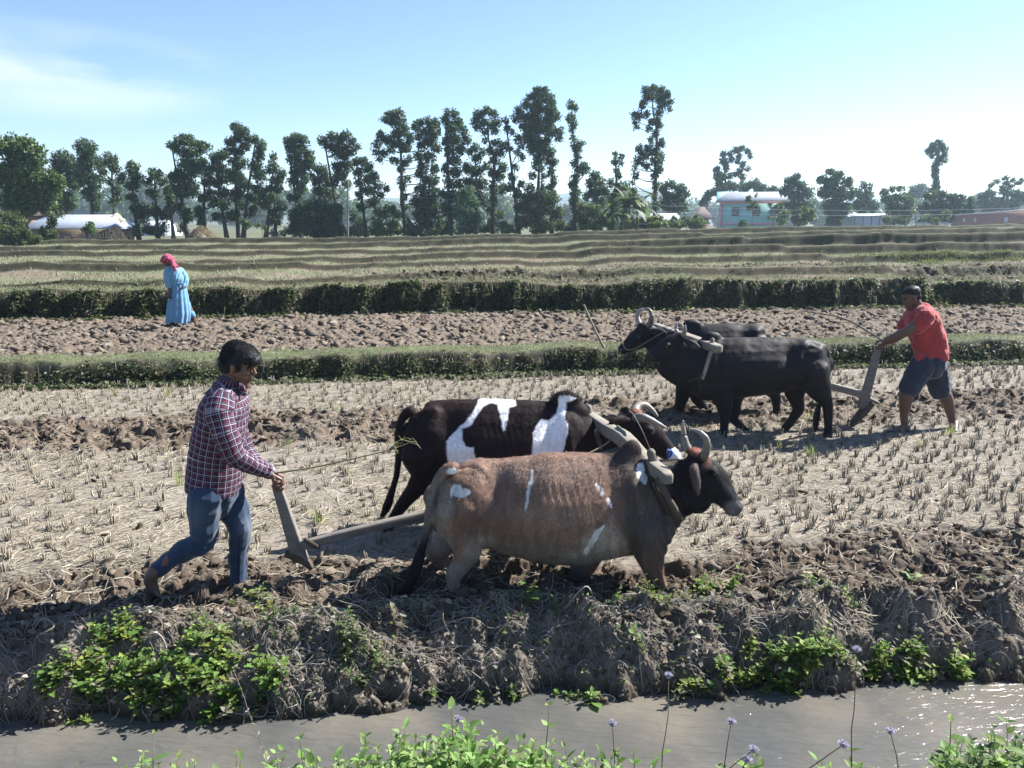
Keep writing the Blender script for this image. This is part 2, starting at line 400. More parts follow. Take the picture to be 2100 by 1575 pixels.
# sheet: fine where the view is, coarse far outside it
Yr_ = np.concatenate([np.linspace(-14, 1.6, 12), np.linspace(1.9, 3.7, 60)[:-1], np.linspace(3.7, 4.7, 190)[:-1], np.geomspace(4.7, 9, 300)[:-1], np.geomspace(9, 26, 420)[:-1], np.geomspace(26, 75, 480)[:-1], np.geomspace(75, 3000, 40)])
S_in = np.linspace(-1.02, 1.02, 1130)
rows = []
for Y in Yr_:
    ya = max(Y, 2.6); inn = S_in * ya
    ext = np.geomspace(1, 1 + (ya * 1.2 + 14) / (ya * 1.02) , 22)[1:] * inn[-1]
    rows.append(np.concatenate([-ext[::-1], inn, ext]))
GX = np.array(rows); GY = np.repeat(Yr_[:, None], GX.shape[1], 1)
GZ = ground(GX.ravel(), GY.ravel()).reshape(GX.shape)
nr, nc = GX.shape
gi = np.arange(nr * nc).reshape(nr, nc)
GF = np.stack([gi[:-1, :-1], gi[:-1, 1:], gi[1:, 1:], gi[1:, :-1]], -1).reshape(-1, 4)
def ground_cols(x, y, z):
    front, rear, f2, f3 = masks(x, y)
    n = fbm(x * 3, y * 3, oct=3, seed=70)[:, None]; n2 = fbm(x * .5, y * .8, oct=3, seed=71)[:, None]; n3 = fbm(x * 11, y * 11, oct=2, seed=72)[:, None]
    dry = np.array([.44, .39, .325]); dry2 = np.array([.30, .262, .215]); wet = np.array([.125, .092, .066]); mid = np.array([.225, .180, .138])
    c = dry2 * (1 - n) + dry * n
    c = c * (.86 + .28 * n3)
    fr = np.clip(front + rear, 0, 1)[:, None]
    top = ss(-.05, .07, z - 0)[:, None] * (y < 14)[:, None]
    pl = wet * (1 - .55 * n) + mid * .55 * n + mid * .35 * top
    c = c * (1 - fr) + pl * fr
    pf2 = (mid * (1.0 + .25 * n))
    c = c * (1 - f2[:, None]) + pf2 * f2[:, None]
    wb = wobble(x, y); b1 = BUND1[0] + BUND1[1] * x + wb; b2 = BANK2[0] + BANK2[1] * x + 2.2 * wb
    grass = np.array([.20, .225, .115]); grass2 = np.array([.27, .25, .17]); rus = np.array([.26, .205, .155])
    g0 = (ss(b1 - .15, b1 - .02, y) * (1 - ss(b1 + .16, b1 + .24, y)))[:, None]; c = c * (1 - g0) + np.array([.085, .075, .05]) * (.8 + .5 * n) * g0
    g1 = (ss(b1 + .16, b1 + .26, y) * (1 - ss(b1 + .85, b1 + 1.2, y)))[:, None]
    c = c * (1 - g1) + (grass * (.7 + .6 * n)) * g1
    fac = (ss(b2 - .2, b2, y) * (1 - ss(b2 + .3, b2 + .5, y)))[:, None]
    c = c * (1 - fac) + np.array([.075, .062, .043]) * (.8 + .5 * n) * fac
    far = ss(b2 + .25, b2 + .5, y)[:, None]
    cf = grass * (1 - n2) + grass2 * n2
    rmask = ss(.46, .62, n2) * (y < 34)[:, None]
    cf = cf * (1 - .8 * rmask) + rus * .8 * rmask
    cf = cf * (1 - .7 * f3[:, None]) + mid * .8 * .7 * f3[:, None]
    cf = cf * (.75 + .5 * n3)
    fld = np.array([.20, .21, .12]); kf = ss(52, 70, y)[:, None]
    cf = cf * (1 - kf) + fld * (.8 + .4 * n2) * kf
    c = c * (1 - far) + cf * far
    by = BANKY(x); bk = (1 - ss(by + .3, by + .5, y))[:, None]
    cb = np.array([.29, .245, .195]) * (.65 + .75 * n)
    wetb = (1 - ss(WATER_Z - .02, WATER_Z + .14, z))[:, None]
    cb = cb * (1 - .75 * wetb)
    c = c * (1 - bk) + cb * bk
    return c
gv = np.stack([GX, GY, GZ], -1).reshape(-1, 3)
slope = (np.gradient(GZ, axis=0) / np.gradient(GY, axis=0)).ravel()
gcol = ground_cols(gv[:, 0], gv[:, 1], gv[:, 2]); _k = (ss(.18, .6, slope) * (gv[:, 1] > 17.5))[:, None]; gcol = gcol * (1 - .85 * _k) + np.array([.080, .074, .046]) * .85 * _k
M_soil = mat('soil', rough=.95, noise=(26, .30), bump=(70, .6, .0035), spec=.12)
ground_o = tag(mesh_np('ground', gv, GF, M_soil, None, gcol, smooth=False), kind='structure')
# canal water
M_water = bpy.data.materials.new('canal_water'); M_water.use_nodes = True
_n = M_water.node_tree.nodes; _l = M_water.node_tree.links; _b = _n['Principled BSDF']
_b.inputs['Base Color'].default_value = (.100, .096, .086, 1); _b.inputs['Roughness'].default_value = .09; _b.inputs['IOR'].default_value = 1.33; _b.inputs['Specular IOR Level'].default_value = .6
_tc = _n.new('ShaderNodeTexCoord'); _mp = _n.new('ShaderNodeMapping'); _mp.inputs['Scale'].default_value = (.8, 3.0, 1)
_n3 = _n.new('ShaderNodeTexNoise'); _n3.inputs['Scale'].default_value = 1.3; _n3.inputs['Detail'].default_value = 4; _cr = _n.new('ShaderNodeMixRGB'); _cr.inputs['Color1'].default_value = (.075, .075, .070, 1); _cr.inputs['Color2'].default_value = (.135, .122, .10, 1); _mq = _n.new('ShaderNodeMapRange'); _mq.inputs['From Min'].default_value = .38; _mq.inputs['From Max'].default_value = .65; _l.new(_tc.outputs['Object'], _n3.inputs['Vector']); _l.new(_n3.outputs['Fac'], _mq.inputs['Value']); _l.new(_mq.outputs[0], _cr.inputs['Fac']); _l.new(_cr.outputs[0], _b.inputs['Base Color']); _mp.inputs['Rotation'].default_value = (0, 0, .25)
_no = _n.new('ShaderNodeTexNoise'); _no.inputs['Scale'].default_value = 9; _no.inputs['Detail'].default_value = 5; _no.inputs['Distortion'].default_value = .6
_bp = _n.new('ShaderNodeBump'); _bp.inputs['Distance'].default_value = .022; _bp.inputs['Strength'].default_value = .6
_l.new(_tc.outputs['Object'], _mp.inputs[0]); _l.new(_mp.outputs[0], _no.inputs['Vector']); _l.new(_no.outputs['Fac'], _bp.inputs['Height']); _l.new(_bp.outputs[0], _b.inputs['Normal'])
wx = np.linspace(-14, 14, 260); wy = np.linspace(2.5, 4.9, 60); WX, WY = np.meshgrid(wx, wy)
WZ = WATER_Z + .006 * (fbm(WX * 3 + 9, WY * 6, oct=3, seed=80) - .5) * (1 + ss(0, 2.5, WX))
wi = np.arange(WX.size).reshape(WX.shape)
water = tag(mesh_np('canal_water', np.stack([WX, WY, WZ], -1).reshape(-1, 3), np.stack([wi[:-1, :-1], wi[:-1, 1:], wi[1:, 1:], wi[1:, :-1]], -1).reshape(-1, 4), M_water, None, None, True), kind='structure')
# ================================================================ trees, bushes, houses beyond the fields
def diamonds(C, D, U, L, W):
    """leaf shaped faces: centre, direction, side, length, width -> verts, quads"""
    n = len(C); L = np.broadcast_to(np.asarray(L, float).reshape(-1, 1), (n, 1)); W = np.broadcast_to(np.asarray(W, float).reshape(-1, 1), (n, 1))
    V = np.stack([C - D * L / 2, C - D * L * .05 + U * W / 2, C + D * L / 2, C - D * L * .05 - U * W / 2], 1).reshape(-1, 3)
    return V, np.arange(4 * n).reshape(n, 4)
def rdirs(n, rng, zs=1.0):
    d = rng.normal(size=(n, 3)); d[:, 2] *= zs
    return d / np.linalg.norm(d, axis=1, keepdims=True)
def ortho(D, rng):
    r = rdirs(len(D), rng); u = np.cross(D, r); return u / np.maximum(np.linalg.norm(u, axis=1, keepdims=True), 1e-9)
M_leaf = mat('tree_leaves', rough=.55, noise=None, bump=None, spec=.35, trans=.28)
M_leafpale = mat('pale_leaves', rough=.6, noise=None, bump=None, spec=.3, trans=.35)
M_straw = mat('straw', rough=.8, noise=(5, .2), bump=None, spec=.2, trans=.15)
M_bark = mat('bark', rough=.9, noise=(6, .3), bump=(18, .6, .012), spec=.15, stretch=(1, 1, .3))
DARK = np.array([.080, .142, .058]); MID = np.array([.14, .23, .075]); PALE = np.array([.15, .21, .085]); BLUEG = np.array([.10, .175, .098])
def crown_cloud(blobs, Y, rng, sub=.34, leaf=.20, dens=1.0, droop=0.0, col=DARK, depthk=1.0):
    VV = []; CC = []
    for (cx, cy, rx, ry) in blobs:
        k = mpp(cx, cy, Y); c = np.array(at(cx, cy, Y)) + np.array([0, rng.uniform(-.35, .35), 0])
        r = np.array([rx * k, max(rx, ry * .7) * k * depthk, ry * k])
        n = max(5, int(dens * 11 * (r[0] * r[2] + r[0] * r[1] + r[1] * r[2]) / 3 / sub ** 2 * .8))
        d = rdirs(n, rng); rad = rng.uniform(.25, 1.0, n) ** .55
        sc = c + d * rad[:, None] * np.maximum(r - sub * .35, .12)
        shade = rng.uniform(.72, 1.35, n)
        m = int(22 * (sub / .34) ** 2 * (.2 / leaf) ** 1.4 * 1.1)
        cc = np.repeat(sc, m, 0); sh = np.repeat(shade, m)
        dd = rdirs(len(cc), rng); ss_ = np.repeat(rng.uniform(.65, 1.25, n), m)
        p = cc + dd * (rng.uniform(.2, 1, len(cc)) ** .5)[:, None] * sub * ss_[:, None]
        D = dd * .7 + rdirs(len(cc), rng); D[:, 2] -= droop; D /= np.linalg.norm(D, axis=1, keepdims=True)
        U = ortho(D, rng); s_ = leaf * rng.uniform(.6, 1.3, len(cc))
        V, _ = diamonds(p, D, U, s_, s_ * .55)
        VV.append(V); warm = rng.random(len(cc)) < .07
        cl = col * (sh * rng.uniform(.8, 1.2, len(cc)))[:, None]; cl[warm] = cl[warm] * np.array([1.9, 1.55, .9])
        CC.append(np.repeat(cl, 4, 0))
    V = np.concatenate(VV); C = np.concatenate(CC)
    return V, np.arange(len(V)).reshape(-1, 4), C
def tree(label, base, Y, blobs, rng_seed, trunk=None, name='tree', cat='tree', group=None, tw=.22, branches=True, mat_=None, trunks=None, bark=(.12, .105, .09), **kw):
    rng = np.random.default_rng(rng_seed)
    b = at(base[0], base[1], Y); z0 = float(ground(np.array([b.x]), np.array([Y]), False)[0]); root = Vector((b.x, Y, z0 - .05))
    e = empty(name, root, label, cat, group)
    V, F, C = crown_cloud(blobs, Y, rng, **kw)
    mesh_np('crown', V - np.array(root), F, mat_ or M_leaf, e, C)
    mb = MB()
    tops = trunks or [trunk or [(blobs[0][0], blobs[0][1])]]
    for ti, path in enumerate(tops):
        pts = [root + Vector((.25 * ti, 0, -.1))]
        if len(path) == 1:
            q = path[0]; pa = at(base[0] * .6 + q[0] * .4 + rng.uniform(-3, 3), base[1] * .6 + q[1] * .4, Y); pts.append(pa)
        pts += [at(q[0], q[1], Y) for q in path]
        r = [tw * (1 - .75 * i / (len(pts) - 1)) for i in range(len(pts))]; r[0] *= 1.25
        p2, r2 = smooth_path(pts, r, 3); add_tube(mb, p2, r2, n=7, cap=False, col=bark)
        if branches:
            for (cx, cy, rx, ry) in blobs:
                c = at(cx, cy, Y)
                dists = [(q - c).length + max(0, q.z - c.z + .2) * 3 for q in p2]; i = int(np.argmin(dists)); q = p2[i]
                if (q - c).length > .35 * rx * mpp(cx, cy, Y) + .15:
                    mid_ = q.lerp(c, .5) + Vector((0, rng.uniform(-.2, .2), -.12)); rr = min(r2[i][0] * .45, .06)
                    add_tube(mb, [q, mid_, c], [rr, rr * .7, rr * .35], n=5, cap=False, col=bark)
    mb.build('trunk', M_bark, e)
    return e
G1 = 'pollarded trees in a row beyond the fields'
YT = 62.0
T = [
 ('tall tree with two leafy tops behind the tin roof, left of the round-topped one', (137, 440), 66, [(125, 330, 26, 22), (148, 345, 20, 20), (112, 362, 24, 20), (150, 375, 18, 18), (141, 412, 14, 22)]),
 ('dark low leafed tree at the left end of the tin roof', (112, 445), 68, [(112, 412, 22, 18), (97, 425, 18, 16), (125, 390, 12, 14), (130, 425, 12, 12)]),
 ('round-topped tree directly behind the middle of the tin roof', (190, 445), 64, [(178, 303, 22, 20), (182, 332, 27, 18), (172, 360, 22, 20), (190, 372, 22, 18), (188, 398, 20, 20), (194, 425, 9, 10), (207, 352, 10, 12)]),
 ('slim tree with a small flat top behind the right end of the tin roof', (237, 478), 62, [(228, 330, 17, 15), (238, 345, 14, 12), (226, 372, 7, 8), (241, 372, 5, 6), (238, 392, 8, 12), (234, 415, 5, 12), (240, 405, 4, 5)]),
 ('thin tree just right of the thatched pile with leaves down to its foot', (287, 503), 58, [(268, 345, 15, 16), (256, 365, 12, 12), (280, 362, 13, 14), (268, 382, 15, 10), (271, 405, 13, 9), (286, 428, 18, 14), (292, 445, 12, 14), (282, 475, 8, 14), (300, 470, 7, 16)]),
 ('open branched tree with leaf puffs, second right of the thatched pile', (325, 500), 58, [(316, 355, 16, 12), (304, 372, 10, 10), (334, 372, 12, 10), (341, 388, 8, 8), (318, 398, 10, 8), (306, 395, 8, 6), (320, 432, 15, 14), (338, 442, 11, 10), (308, 430, 8, 10), (322, 475, 18, 9), (336, 462, 5, 6), (327, 497, 9, 5)]),
 ('small thin tree with a bare lower stem, left of the haystack', (357, 500), 58, [(343, 398, 10, 14), (352, 410, 12, 12), (346, 425, 12, 10), (353, 435, 7, 8)]),
 ('broad dark tree rising over the haystack', (386, 490), 60, [(352, 300, 11, 9), (366, 305, 10, 10), (385, 290, 24, 12), (412, 302, 18, 14), (390, 312, 25, 10), (385, 335, 22, 16), (412, 335, 16, 14), (372, 362, 22, 18), (397, 350, 20, 16), (365, 392, 22, 20), (390, 388, 18, 20), (352, 365, 9, 8), (385, 440, 13, 18), (373, 468, 8, 12), (368, 425, 10, 12)]),
 ('tree with a forked stem right behind the haystack top', (418, 480), 63, [(420, 352, 12, 14), (424, 378, 12, 14), (415, 405, 12, 10), (430, 400, 10, 14), (412, 435, 14, 14), (418, 455, 9, 10), (437, 420, 9, 8)]),
 ('broad tree with yellowish tips between the haystack and the tallest left-hand tree', (467, 497), 60, [(440, 325, 14, 12), (455, 320, 14, 12), (445, 345, 20, 16), (440, 372, 17, 14), (462, 365, 16, 16), (452, 395, 16, 12), (440, 412, 12, 10), (462, 420, 14, 12), (447, 445, 12, 10), (470, 445, 10, 9)]),
 ('tallest tree of the left half, with a pointed double top', (490, 495), 64, [(481, 262, 11, 12), (488, 280, 14, 12), (500, 268, 12, 12), (508, 285, 8, 12), (475, 290, 12, 12), (468, 308, 14, 10), (485, 312, 14, 8), (502, 300, 12, 10), (487, 335, 22, 14), (480, 360, 22, 16), (500, 378, 18, 16), (482, 400, 18, 14), (497, 420, 14, 10), (483, 440, 12, 10), (512, 436, 14, 8)]),
 ('tree with a rounded narrow top touching the tallest left tree', (497, 490), 61, [(524, 287, 10, 10), (533, 298, 11, 12), (528, 318, 13, 14), (522, 340, 14, 14), (532, 362, 14, 14), (524, 388, 14, 12), (510, 405, 10, 10), (530, 410, 12, 12), (520, 428, 8, 8)]),
 ('slender straight tree with a pointed top, between two gaps in the row', (544, 492), 60, [(563, 322, 6, 9), (563, 342, 12, 12), (552, 350, 8, 8), (575, 355, 10, 12), (566, 370, 16, 10), (555, 388, 14, 10), (572, 385, 10, 10), (545, 400, 14, 12), (540, 420, 12, 8)]),
 ('small crooked tree with a straight stem and leaves halfway up', (566, 492), 59, [(562, 405, 12, 10), (550, 418, 10, 8), (574, 425, 12, 12), (562, 438, 16, 10), (568, 455, 10, 12), (556, 452, 8, 8)]),
 ('wide rounded tree standing over the low dark grove', (618, 490), 63, [(590, 290, 12, 10), (605, 283, 16, 10), (620, 290, 14, 12), (595, 305, 14, 12), (615, 308, 18, 14), (632, 318, 12, 14), (605, 328, 18, 14), (628, 338, 18, 12), (640, 330, 8, 10), (612, 352, 18, 14), (602, 370, 14, 10), (618, 385, 14, 14), (595, 405, 9, 9), (612, 405, 10, 10), (626, 365, 10, 12)]),
 ('airy pale-leafed tree between the low dark grove and the utility pole', (663, 490), 65, [(650, 345, 12, 10), (665, 352, 13, 12), (657, 368, 14, 10), (672, 372, 12, 12), (652, 390, 10, 10), (668, 395, 12, 12), (645, 375, 8, 8), (640, 362, 8, 8), (676, 400, 8, 12)]),
 ('tall flat-topped tree behind the utility pole', (706, 490), 62, [(665, 290, 11, 10), (680, 280, 14, 10), (697, 285, 14, 8), (710, 277, 10, 9), (722, 290, 9, 10), (732, 298, 6, 8), (675, 302, 14, 10), (698, 302, 20, 12), (718, 310, 14, 10), (700, 318, 18, 10), (712, 340, 14, 14), (692, 342, 14, 12), (700, 360, 18, 12), (688, 375, 8, 10), (712, 378, 12, 10)]),
 ('leaning tree with bare lower trunk right of the utility pole', (752, 492), 61, [(730, 332, 12, 8), (745, 333, 13, 9), (758, 345, 12, 10), (768, 360, 9, 12), (735, 355, 12, 12), (755, 368, 14, 12), (738, 378, 12, 12), (775, 380, 9, 8), (760, 392, 16, 10), (780, 400, 9, 7), (793, 386, 7, 8), (735, 400, 10, 10), (765, 415, 14, 12), (740, 425, 10, 10), (775, 435, 10, 10), (768, 455, 8, 12)]),
 ('lone crooked tree with big leaf masses leaning left and a knobbly stem', (832, 487), 60, [(800, 236, 14, 10), (815, 232, 12, 8), (792, 246, 12, 8), (822, 248, 12, 10), (810, 252, 12, 8), (828, 268, 14, 12), (812, 275, 12, 10), (840, 285, 10, 12), (780, 278, 11, 9), (795, 288, 16, 10), (815, 295, 16, 10), (833, 303, 14, 10), (772, 296, 10, 7), (768, 312, 8, 5), (785, 314, 12, 6), (800, 308, 8, 6), (777, 325, 7, 4), (810, 330, 10, 6), (826, 335, 12, 7), (838, 325, 8, 6), (820, 348, 8, 7), (822, 372, 8, 8), (834, 368, 6, 8), (827, 386, 7, 6), (830, 404, 7, 7), (832, 425, 5, 6), (832, 440, 4, 5)]),
 ('full tree with a broad dark skirt just right of the lone crooked tree', (880, 490), 62, [(850, 258, 9, 9), (862, 252, 10, 8), (880, 250, 13, 9), (895, 252, 10, 9), (868, 268, 12, 9), (888, 270, 18, 14), (858, 280, 8, 8), (882, 290, 18, 12), (868, 302, 12, 10), (895, 302, 12, 12), (858, 320, 12, 9), (880, 322, 14, 10), (867, 340, 12, 12), (888, 345, 12, 12), (862, 358, 12, 10), (882, 370, 18, 14), (864, 388, 16, 14), (890, 395, 14, 14), (872, 412, 22, 16), (853, 412, 12, 12), (890, 430, 18, 16), (868, 440, 24, 16), (880, 462, 26, 14), (902, 455, 12, 14)]),
 ('tall full tree with a straight bare trunk and two short peaks, centre left', (926, 487), 60, [(915, 230, 6, 9), (932, 236, 10, 10), (915, 248, 10, 10), (938, 252, 12, 12), (925, 265, 16, 12), (948, 268, 10, 12), (955, 285, 9, 14), (930, 285, 20, 14), (912, 292, 9, 10), (945, 305, 13, 12), (922, 310, 15, 12), (932, 330, 16, 12), (915, 345, 10, 14), (935, 352, 14, 14), (922, 375, 14, 14), (943, 378, 10, 14), (908, 400, 11, 14), (928, 402, 14, 14), (945, 410, 12, 12), (915, 430, 10, 16), (932, 435, 12, 14), (922, 460, 8, 14)]),
 ('tree with a round separate head on a thin neck, centre', (1012, 487), 62, [(983, 234, 12, 10), (998, 228, 12, 8), (1012, 236, 10, 9), (1020, 252, 8, 10), (972, 248, 9, 8), (990, 250, 14, 9), (1008, 256, 12, 9), (978, 262, 10, 6), (995, 270, 8, 6), (1015, 270, 8, 6), (994, 290, 6, 6), (1018, 295, 12, 9), (1035, 298, 12, 8), (1008, 310, 12, 9), (1025, 315, 12, 9), (1045, 305, 6, 8), (1014, 332, 11, 11), (1032, 342, 12, 9), (1008, 352, 10, 12), (1025, 362, 14, 12), (1012, 385, 12, 14), (1032, 388, 10, 10), (1010, 415, 10, 14)]),
 ('shorter tree wedged between the centre trees, with a leafy top level with its neighbour neck', (976, 490), 64, [(975, 302, 10, 9), (965, 312, 8, 8), (988, 312, 8, 8), (978, 325, 12, 10), (958, 345, 14, 14), (978, 350, 16, 14), (995, 342, 9, 10), (965, 375, 16, 14), (985, 378, 14, 14), (972, 402, 16, 14), (990, 410, 12, 14)]),
 ('thin tree with a small detached tuft beside the biggest tree', (1066, 480), 61, [(1037, 248, 5, 7), (1042, 262, 8, 7), (1049, 270, 6, 5), (1063, 284, 9, 9), (1068, 300, 7, 8), (1060, 312, 6, 6), (1070, 325, 5, 10), (1058, 342, 5, 8), (1050, 365, 9, 9), (1072, 378, 9, 8), (1045, 385, 9, 10), (1062, 395, 12, 12), (1067, 420, 8, 12)]),
 ('biggest tree of the row, a tall dense egg-shaped crown', (1100, 480), 62, [(1105, 185, 12, 9), (1117, 188, 9, 8), (1092, 198, 12, 9), (1110, 202, 18, 10), (1130, 205, 11, 12), (1080, 213, 12, 9), (1100, 220, 20, 14), (1128, 225, 16, 14), (1062, 225, 8, 9), (1070, 240, 14, 12), (1095, 243, 20, 14), (1125, 247, 18, 14), (1143, 238, 8, 12), (1055, 245, 7, 8), (1078, 262, 16, 12), (1102, 265, 20, 14), (1130, 268, 16, 14), (1148, 272, 9, 10), (1092, 287, 20, 14), (1118, 290, 16, 12), (1145, 285, 8, 6), (1100, 308, 18, 14), (1120, 312, 12, 10), (1105, 328, 13, 10), (1098, 340, 8, 8), (1082, 282, 12, 12), (1088, 305, 10, 10)]),
 ('narrow leafy column leaning on the right flank of the biggest tree', (1132, 475), 60, [(1133, 312, 9, 12), (1127, 330, 8, 10), (1137, 335, 7, 12), (1130, 352, 9, 12), (1136, 370, 7, 10), (1128, 385, 8, 10), (1134, 400, 8, 10), (1128, 418, 9, 12)]),
 ('slim leafy stem between the biggest tree trunk and its right neighbour', (1108, 475), 66, [(1112, 345, 7, 10), (1115, 362, 6, 8), (1112, 385, 7, 10), (1092, 360, 8, 9), (1085, 385, 9, 12), (1090, 408, 10, 10), (1112, 408, 9, 12)]),
 ('very thin tree with a bottle-shaped leaf column, alone in the gap', (1178, 478), 60, [(1171, 216, 8, 9), (1177, 222, 7, 8), (1173, 238, 8, 9), (1167, 247, 4, 4), (1175, 254, 8, 7), (1173, 267, 7, 6), (1176, 284, 4, 6), (1176, 298, 6, 7), (1190, 296, 8, 8), (1182, 308, 9, 7), (1185, 322, 7, 9), (1180, 337, 9, 9), (1198, 340, 10, 9), (1188, 350, 10, 8), (1204, 350, 7, 6), (1178, 362, 9, 9), (1174, 380, 11, 10), (1180, 395, 12, 10), (1176, 412, 12, 12), (1182, 430, 8, 12)]),
 ('thin forked tree with two knobbly tips above the banana plants', (1265, 470), 66, [(1262, 316, 4, 6), (1263, 328, 4, 6), (1274, 322, 3, 7), (1258, 334, 5, 4), (1273, 338, 4, 8), (1266, 348, 6, 7), (1268, 362, 7, 8), (1255, 375, 9, 10), (1268, 380, 9, 10), (1262, 398, 12, 10)]),
 ('tall tree with a cloud-shaped head and a side tuft, standing alone', (1343, 445), 66, [(1325, 186, 10, 8), (1340, 182, 11, 7), (1357, 184, 12, 8), (1370, 194, 9, 9), (1332, 198, 15, 9), (1355, 202, 14, 9), (1320, 208, 8, 8), (1370, 212, 9, 8), (1317, 220, 5, 5), (1356, 218, 9, 6), (1374, 224, 5, 4), (1298, 236, 6, 7), (1310, 237, 9, 8), (1324, 236, 7, 7), (1303, 250, 7, 7), (1304, 261, 3, 3), (1350, 232, 9, 6), (1350, 245, 9, 8), (1338, 250, 9, 7), (1331, 263, 6, 6), (1352, 258, 7, 7), (1345, 273, 9, 8), (1334, 288, 6, 8), (1355, 294, 10, 9), (1310, 305, 9, 7), (1330, 302, 8, 8), (1345, 310, 14, 10), (1322, 318, 12, 10), (1308, 330, 10, 10), (1357, 322, 6, 10), (1325, 340, 10, 8), (1345, 332, 14, 12), (1350, 348, 10, 8), (1302, 345, 5, 6), (1303, 362, 7, 9), (1297, 376, 4, 6), (1342, 362, 9, 9), (1344, 380, 7, 10), (1342, 400, 6, 10), (1345, 422, 6, 10)]),
]
for i, (lab, base, Y, bl) in enumerate(T):
    tr = None
    if 'lone crooked' in lab: tr = [(829, 440), (824, 380), (823, 330), (818, 280), (806, 245)]
    elif 'round separate head' in lab: tr = [(1010, 400), (1014, 330), (1003, 290), (1000, 255)]
    elif 'cloud-shaped' in lab: tr = [(1344, 400), (1345, 330), (1347, 270), (1340, 235), (1338, 200)]
    elif 'bottle-shaped' in lab: tr = [(1180, 400), (1183, 330), (1175, 280), (1173, 225)]
    elif 'biggest' in lab and 'egg' in lab: tr = [(1103, 400), (1106, 330), (1105, 230)]
    tree(lab, base, Y, bl, 100 + i, trunk=tr, group=G1, tw=.17, sub=.30, leaf=.19, dens=1.15, col=DARK * (.9 + .25 * ((i * 37) % 10) / 10))
# broad mango-like tree at the far left
tree('broad bright green tree with a wide crown at the left edge, over the bushes', (35, 470), 50, [(15, 300, 30, 24), (50, 298, 26, 22), (75, 320, 22, 24), (30, 335, 34, 28), (60, 355, 32, 26), (5, 360, 30, 28), (85, 372, 22, 22), (108, 365, 18, 18), (35, 388, 36, 26), (72, 400, 26, 20), (105, 395, 22, 18), (20, 415, 30, 18), (60, 425, 22, 14), (128, 372, 12, 14), (95, 420, 16, 14)], 300, name='tree', tw=.25,
     trunks=[[(33, 430), (35, 380)], [(20, 420), (15, 350)], [(48, 425), (62, 370)]], sub=.34, leaf=.24, dens=1.0, droop=.5, col=MID * .9, bark=(.2, .19, .17))
tree('low wide dark grove tree with trunks hidden in leaves, left of the utility pole', (650, 490), 60, [(608, 445, 18, 20), (625, 425, 18, 14), (645, 420, 20, 14), (668, 425, 18, 14), (688, 430, 16, 14), (605, 465, 14, 12), (628, 455, 22, 18), (655, 450, 24, 20), (682, 455, 22, 20), (640, 472, 24, 12), (675, 475, 28, 12), (695, 470, 12, 14)], 301, name='tree', tw=.12, sub=.34, leaf=.2, dens=1.2, col=DARK,
     trunks=[[(625, 450)], [(640, 450)], [(660, 450)], [(672, 455)]])
tree('leafy grey-green tree right behind the low roof, beside the lone tall tree', (1380, 455), 72, [(1362, 385, 14, 12), (1378, 378, 12, 9), (1395, 388, 14, 12), (1408, 400, 8, 8), (1368, 402, 14, 12), (1390, 408, 18, 14), (1362, 420, 14, 12), (1382, 428, 18, 12), (1402, 425, 10, 12)], 302, tw=.15, sub=.34, leaf=.24, col=BLUEG * 1.1)
tree('round dark tree between the bottle-shaped tree and the forked tree', (1225, 470), 68, [(1220, 362, 12, 12), (1212, 378, 12, 12), (1232, 375, 13, 12), (1240, 392, 12, 12), (1222, 395, 18, 14), (1205, 400, 9, 12), (1228, 418, 18, 14)], 303, tw=.15, sub=.32, leaf=.2, col=DARK)
tree('dark shoulder of leaves behind the banana plants, left of the lone tall tree', (1292, 470), 70, [(1285, 385, 10, 12), (1298, 395, 10, 12), (1290, 408, 14, 12), (1278, 415, 12, 12)], 304, tw=.12, sub=.3, leaf=.2, col=DARK)
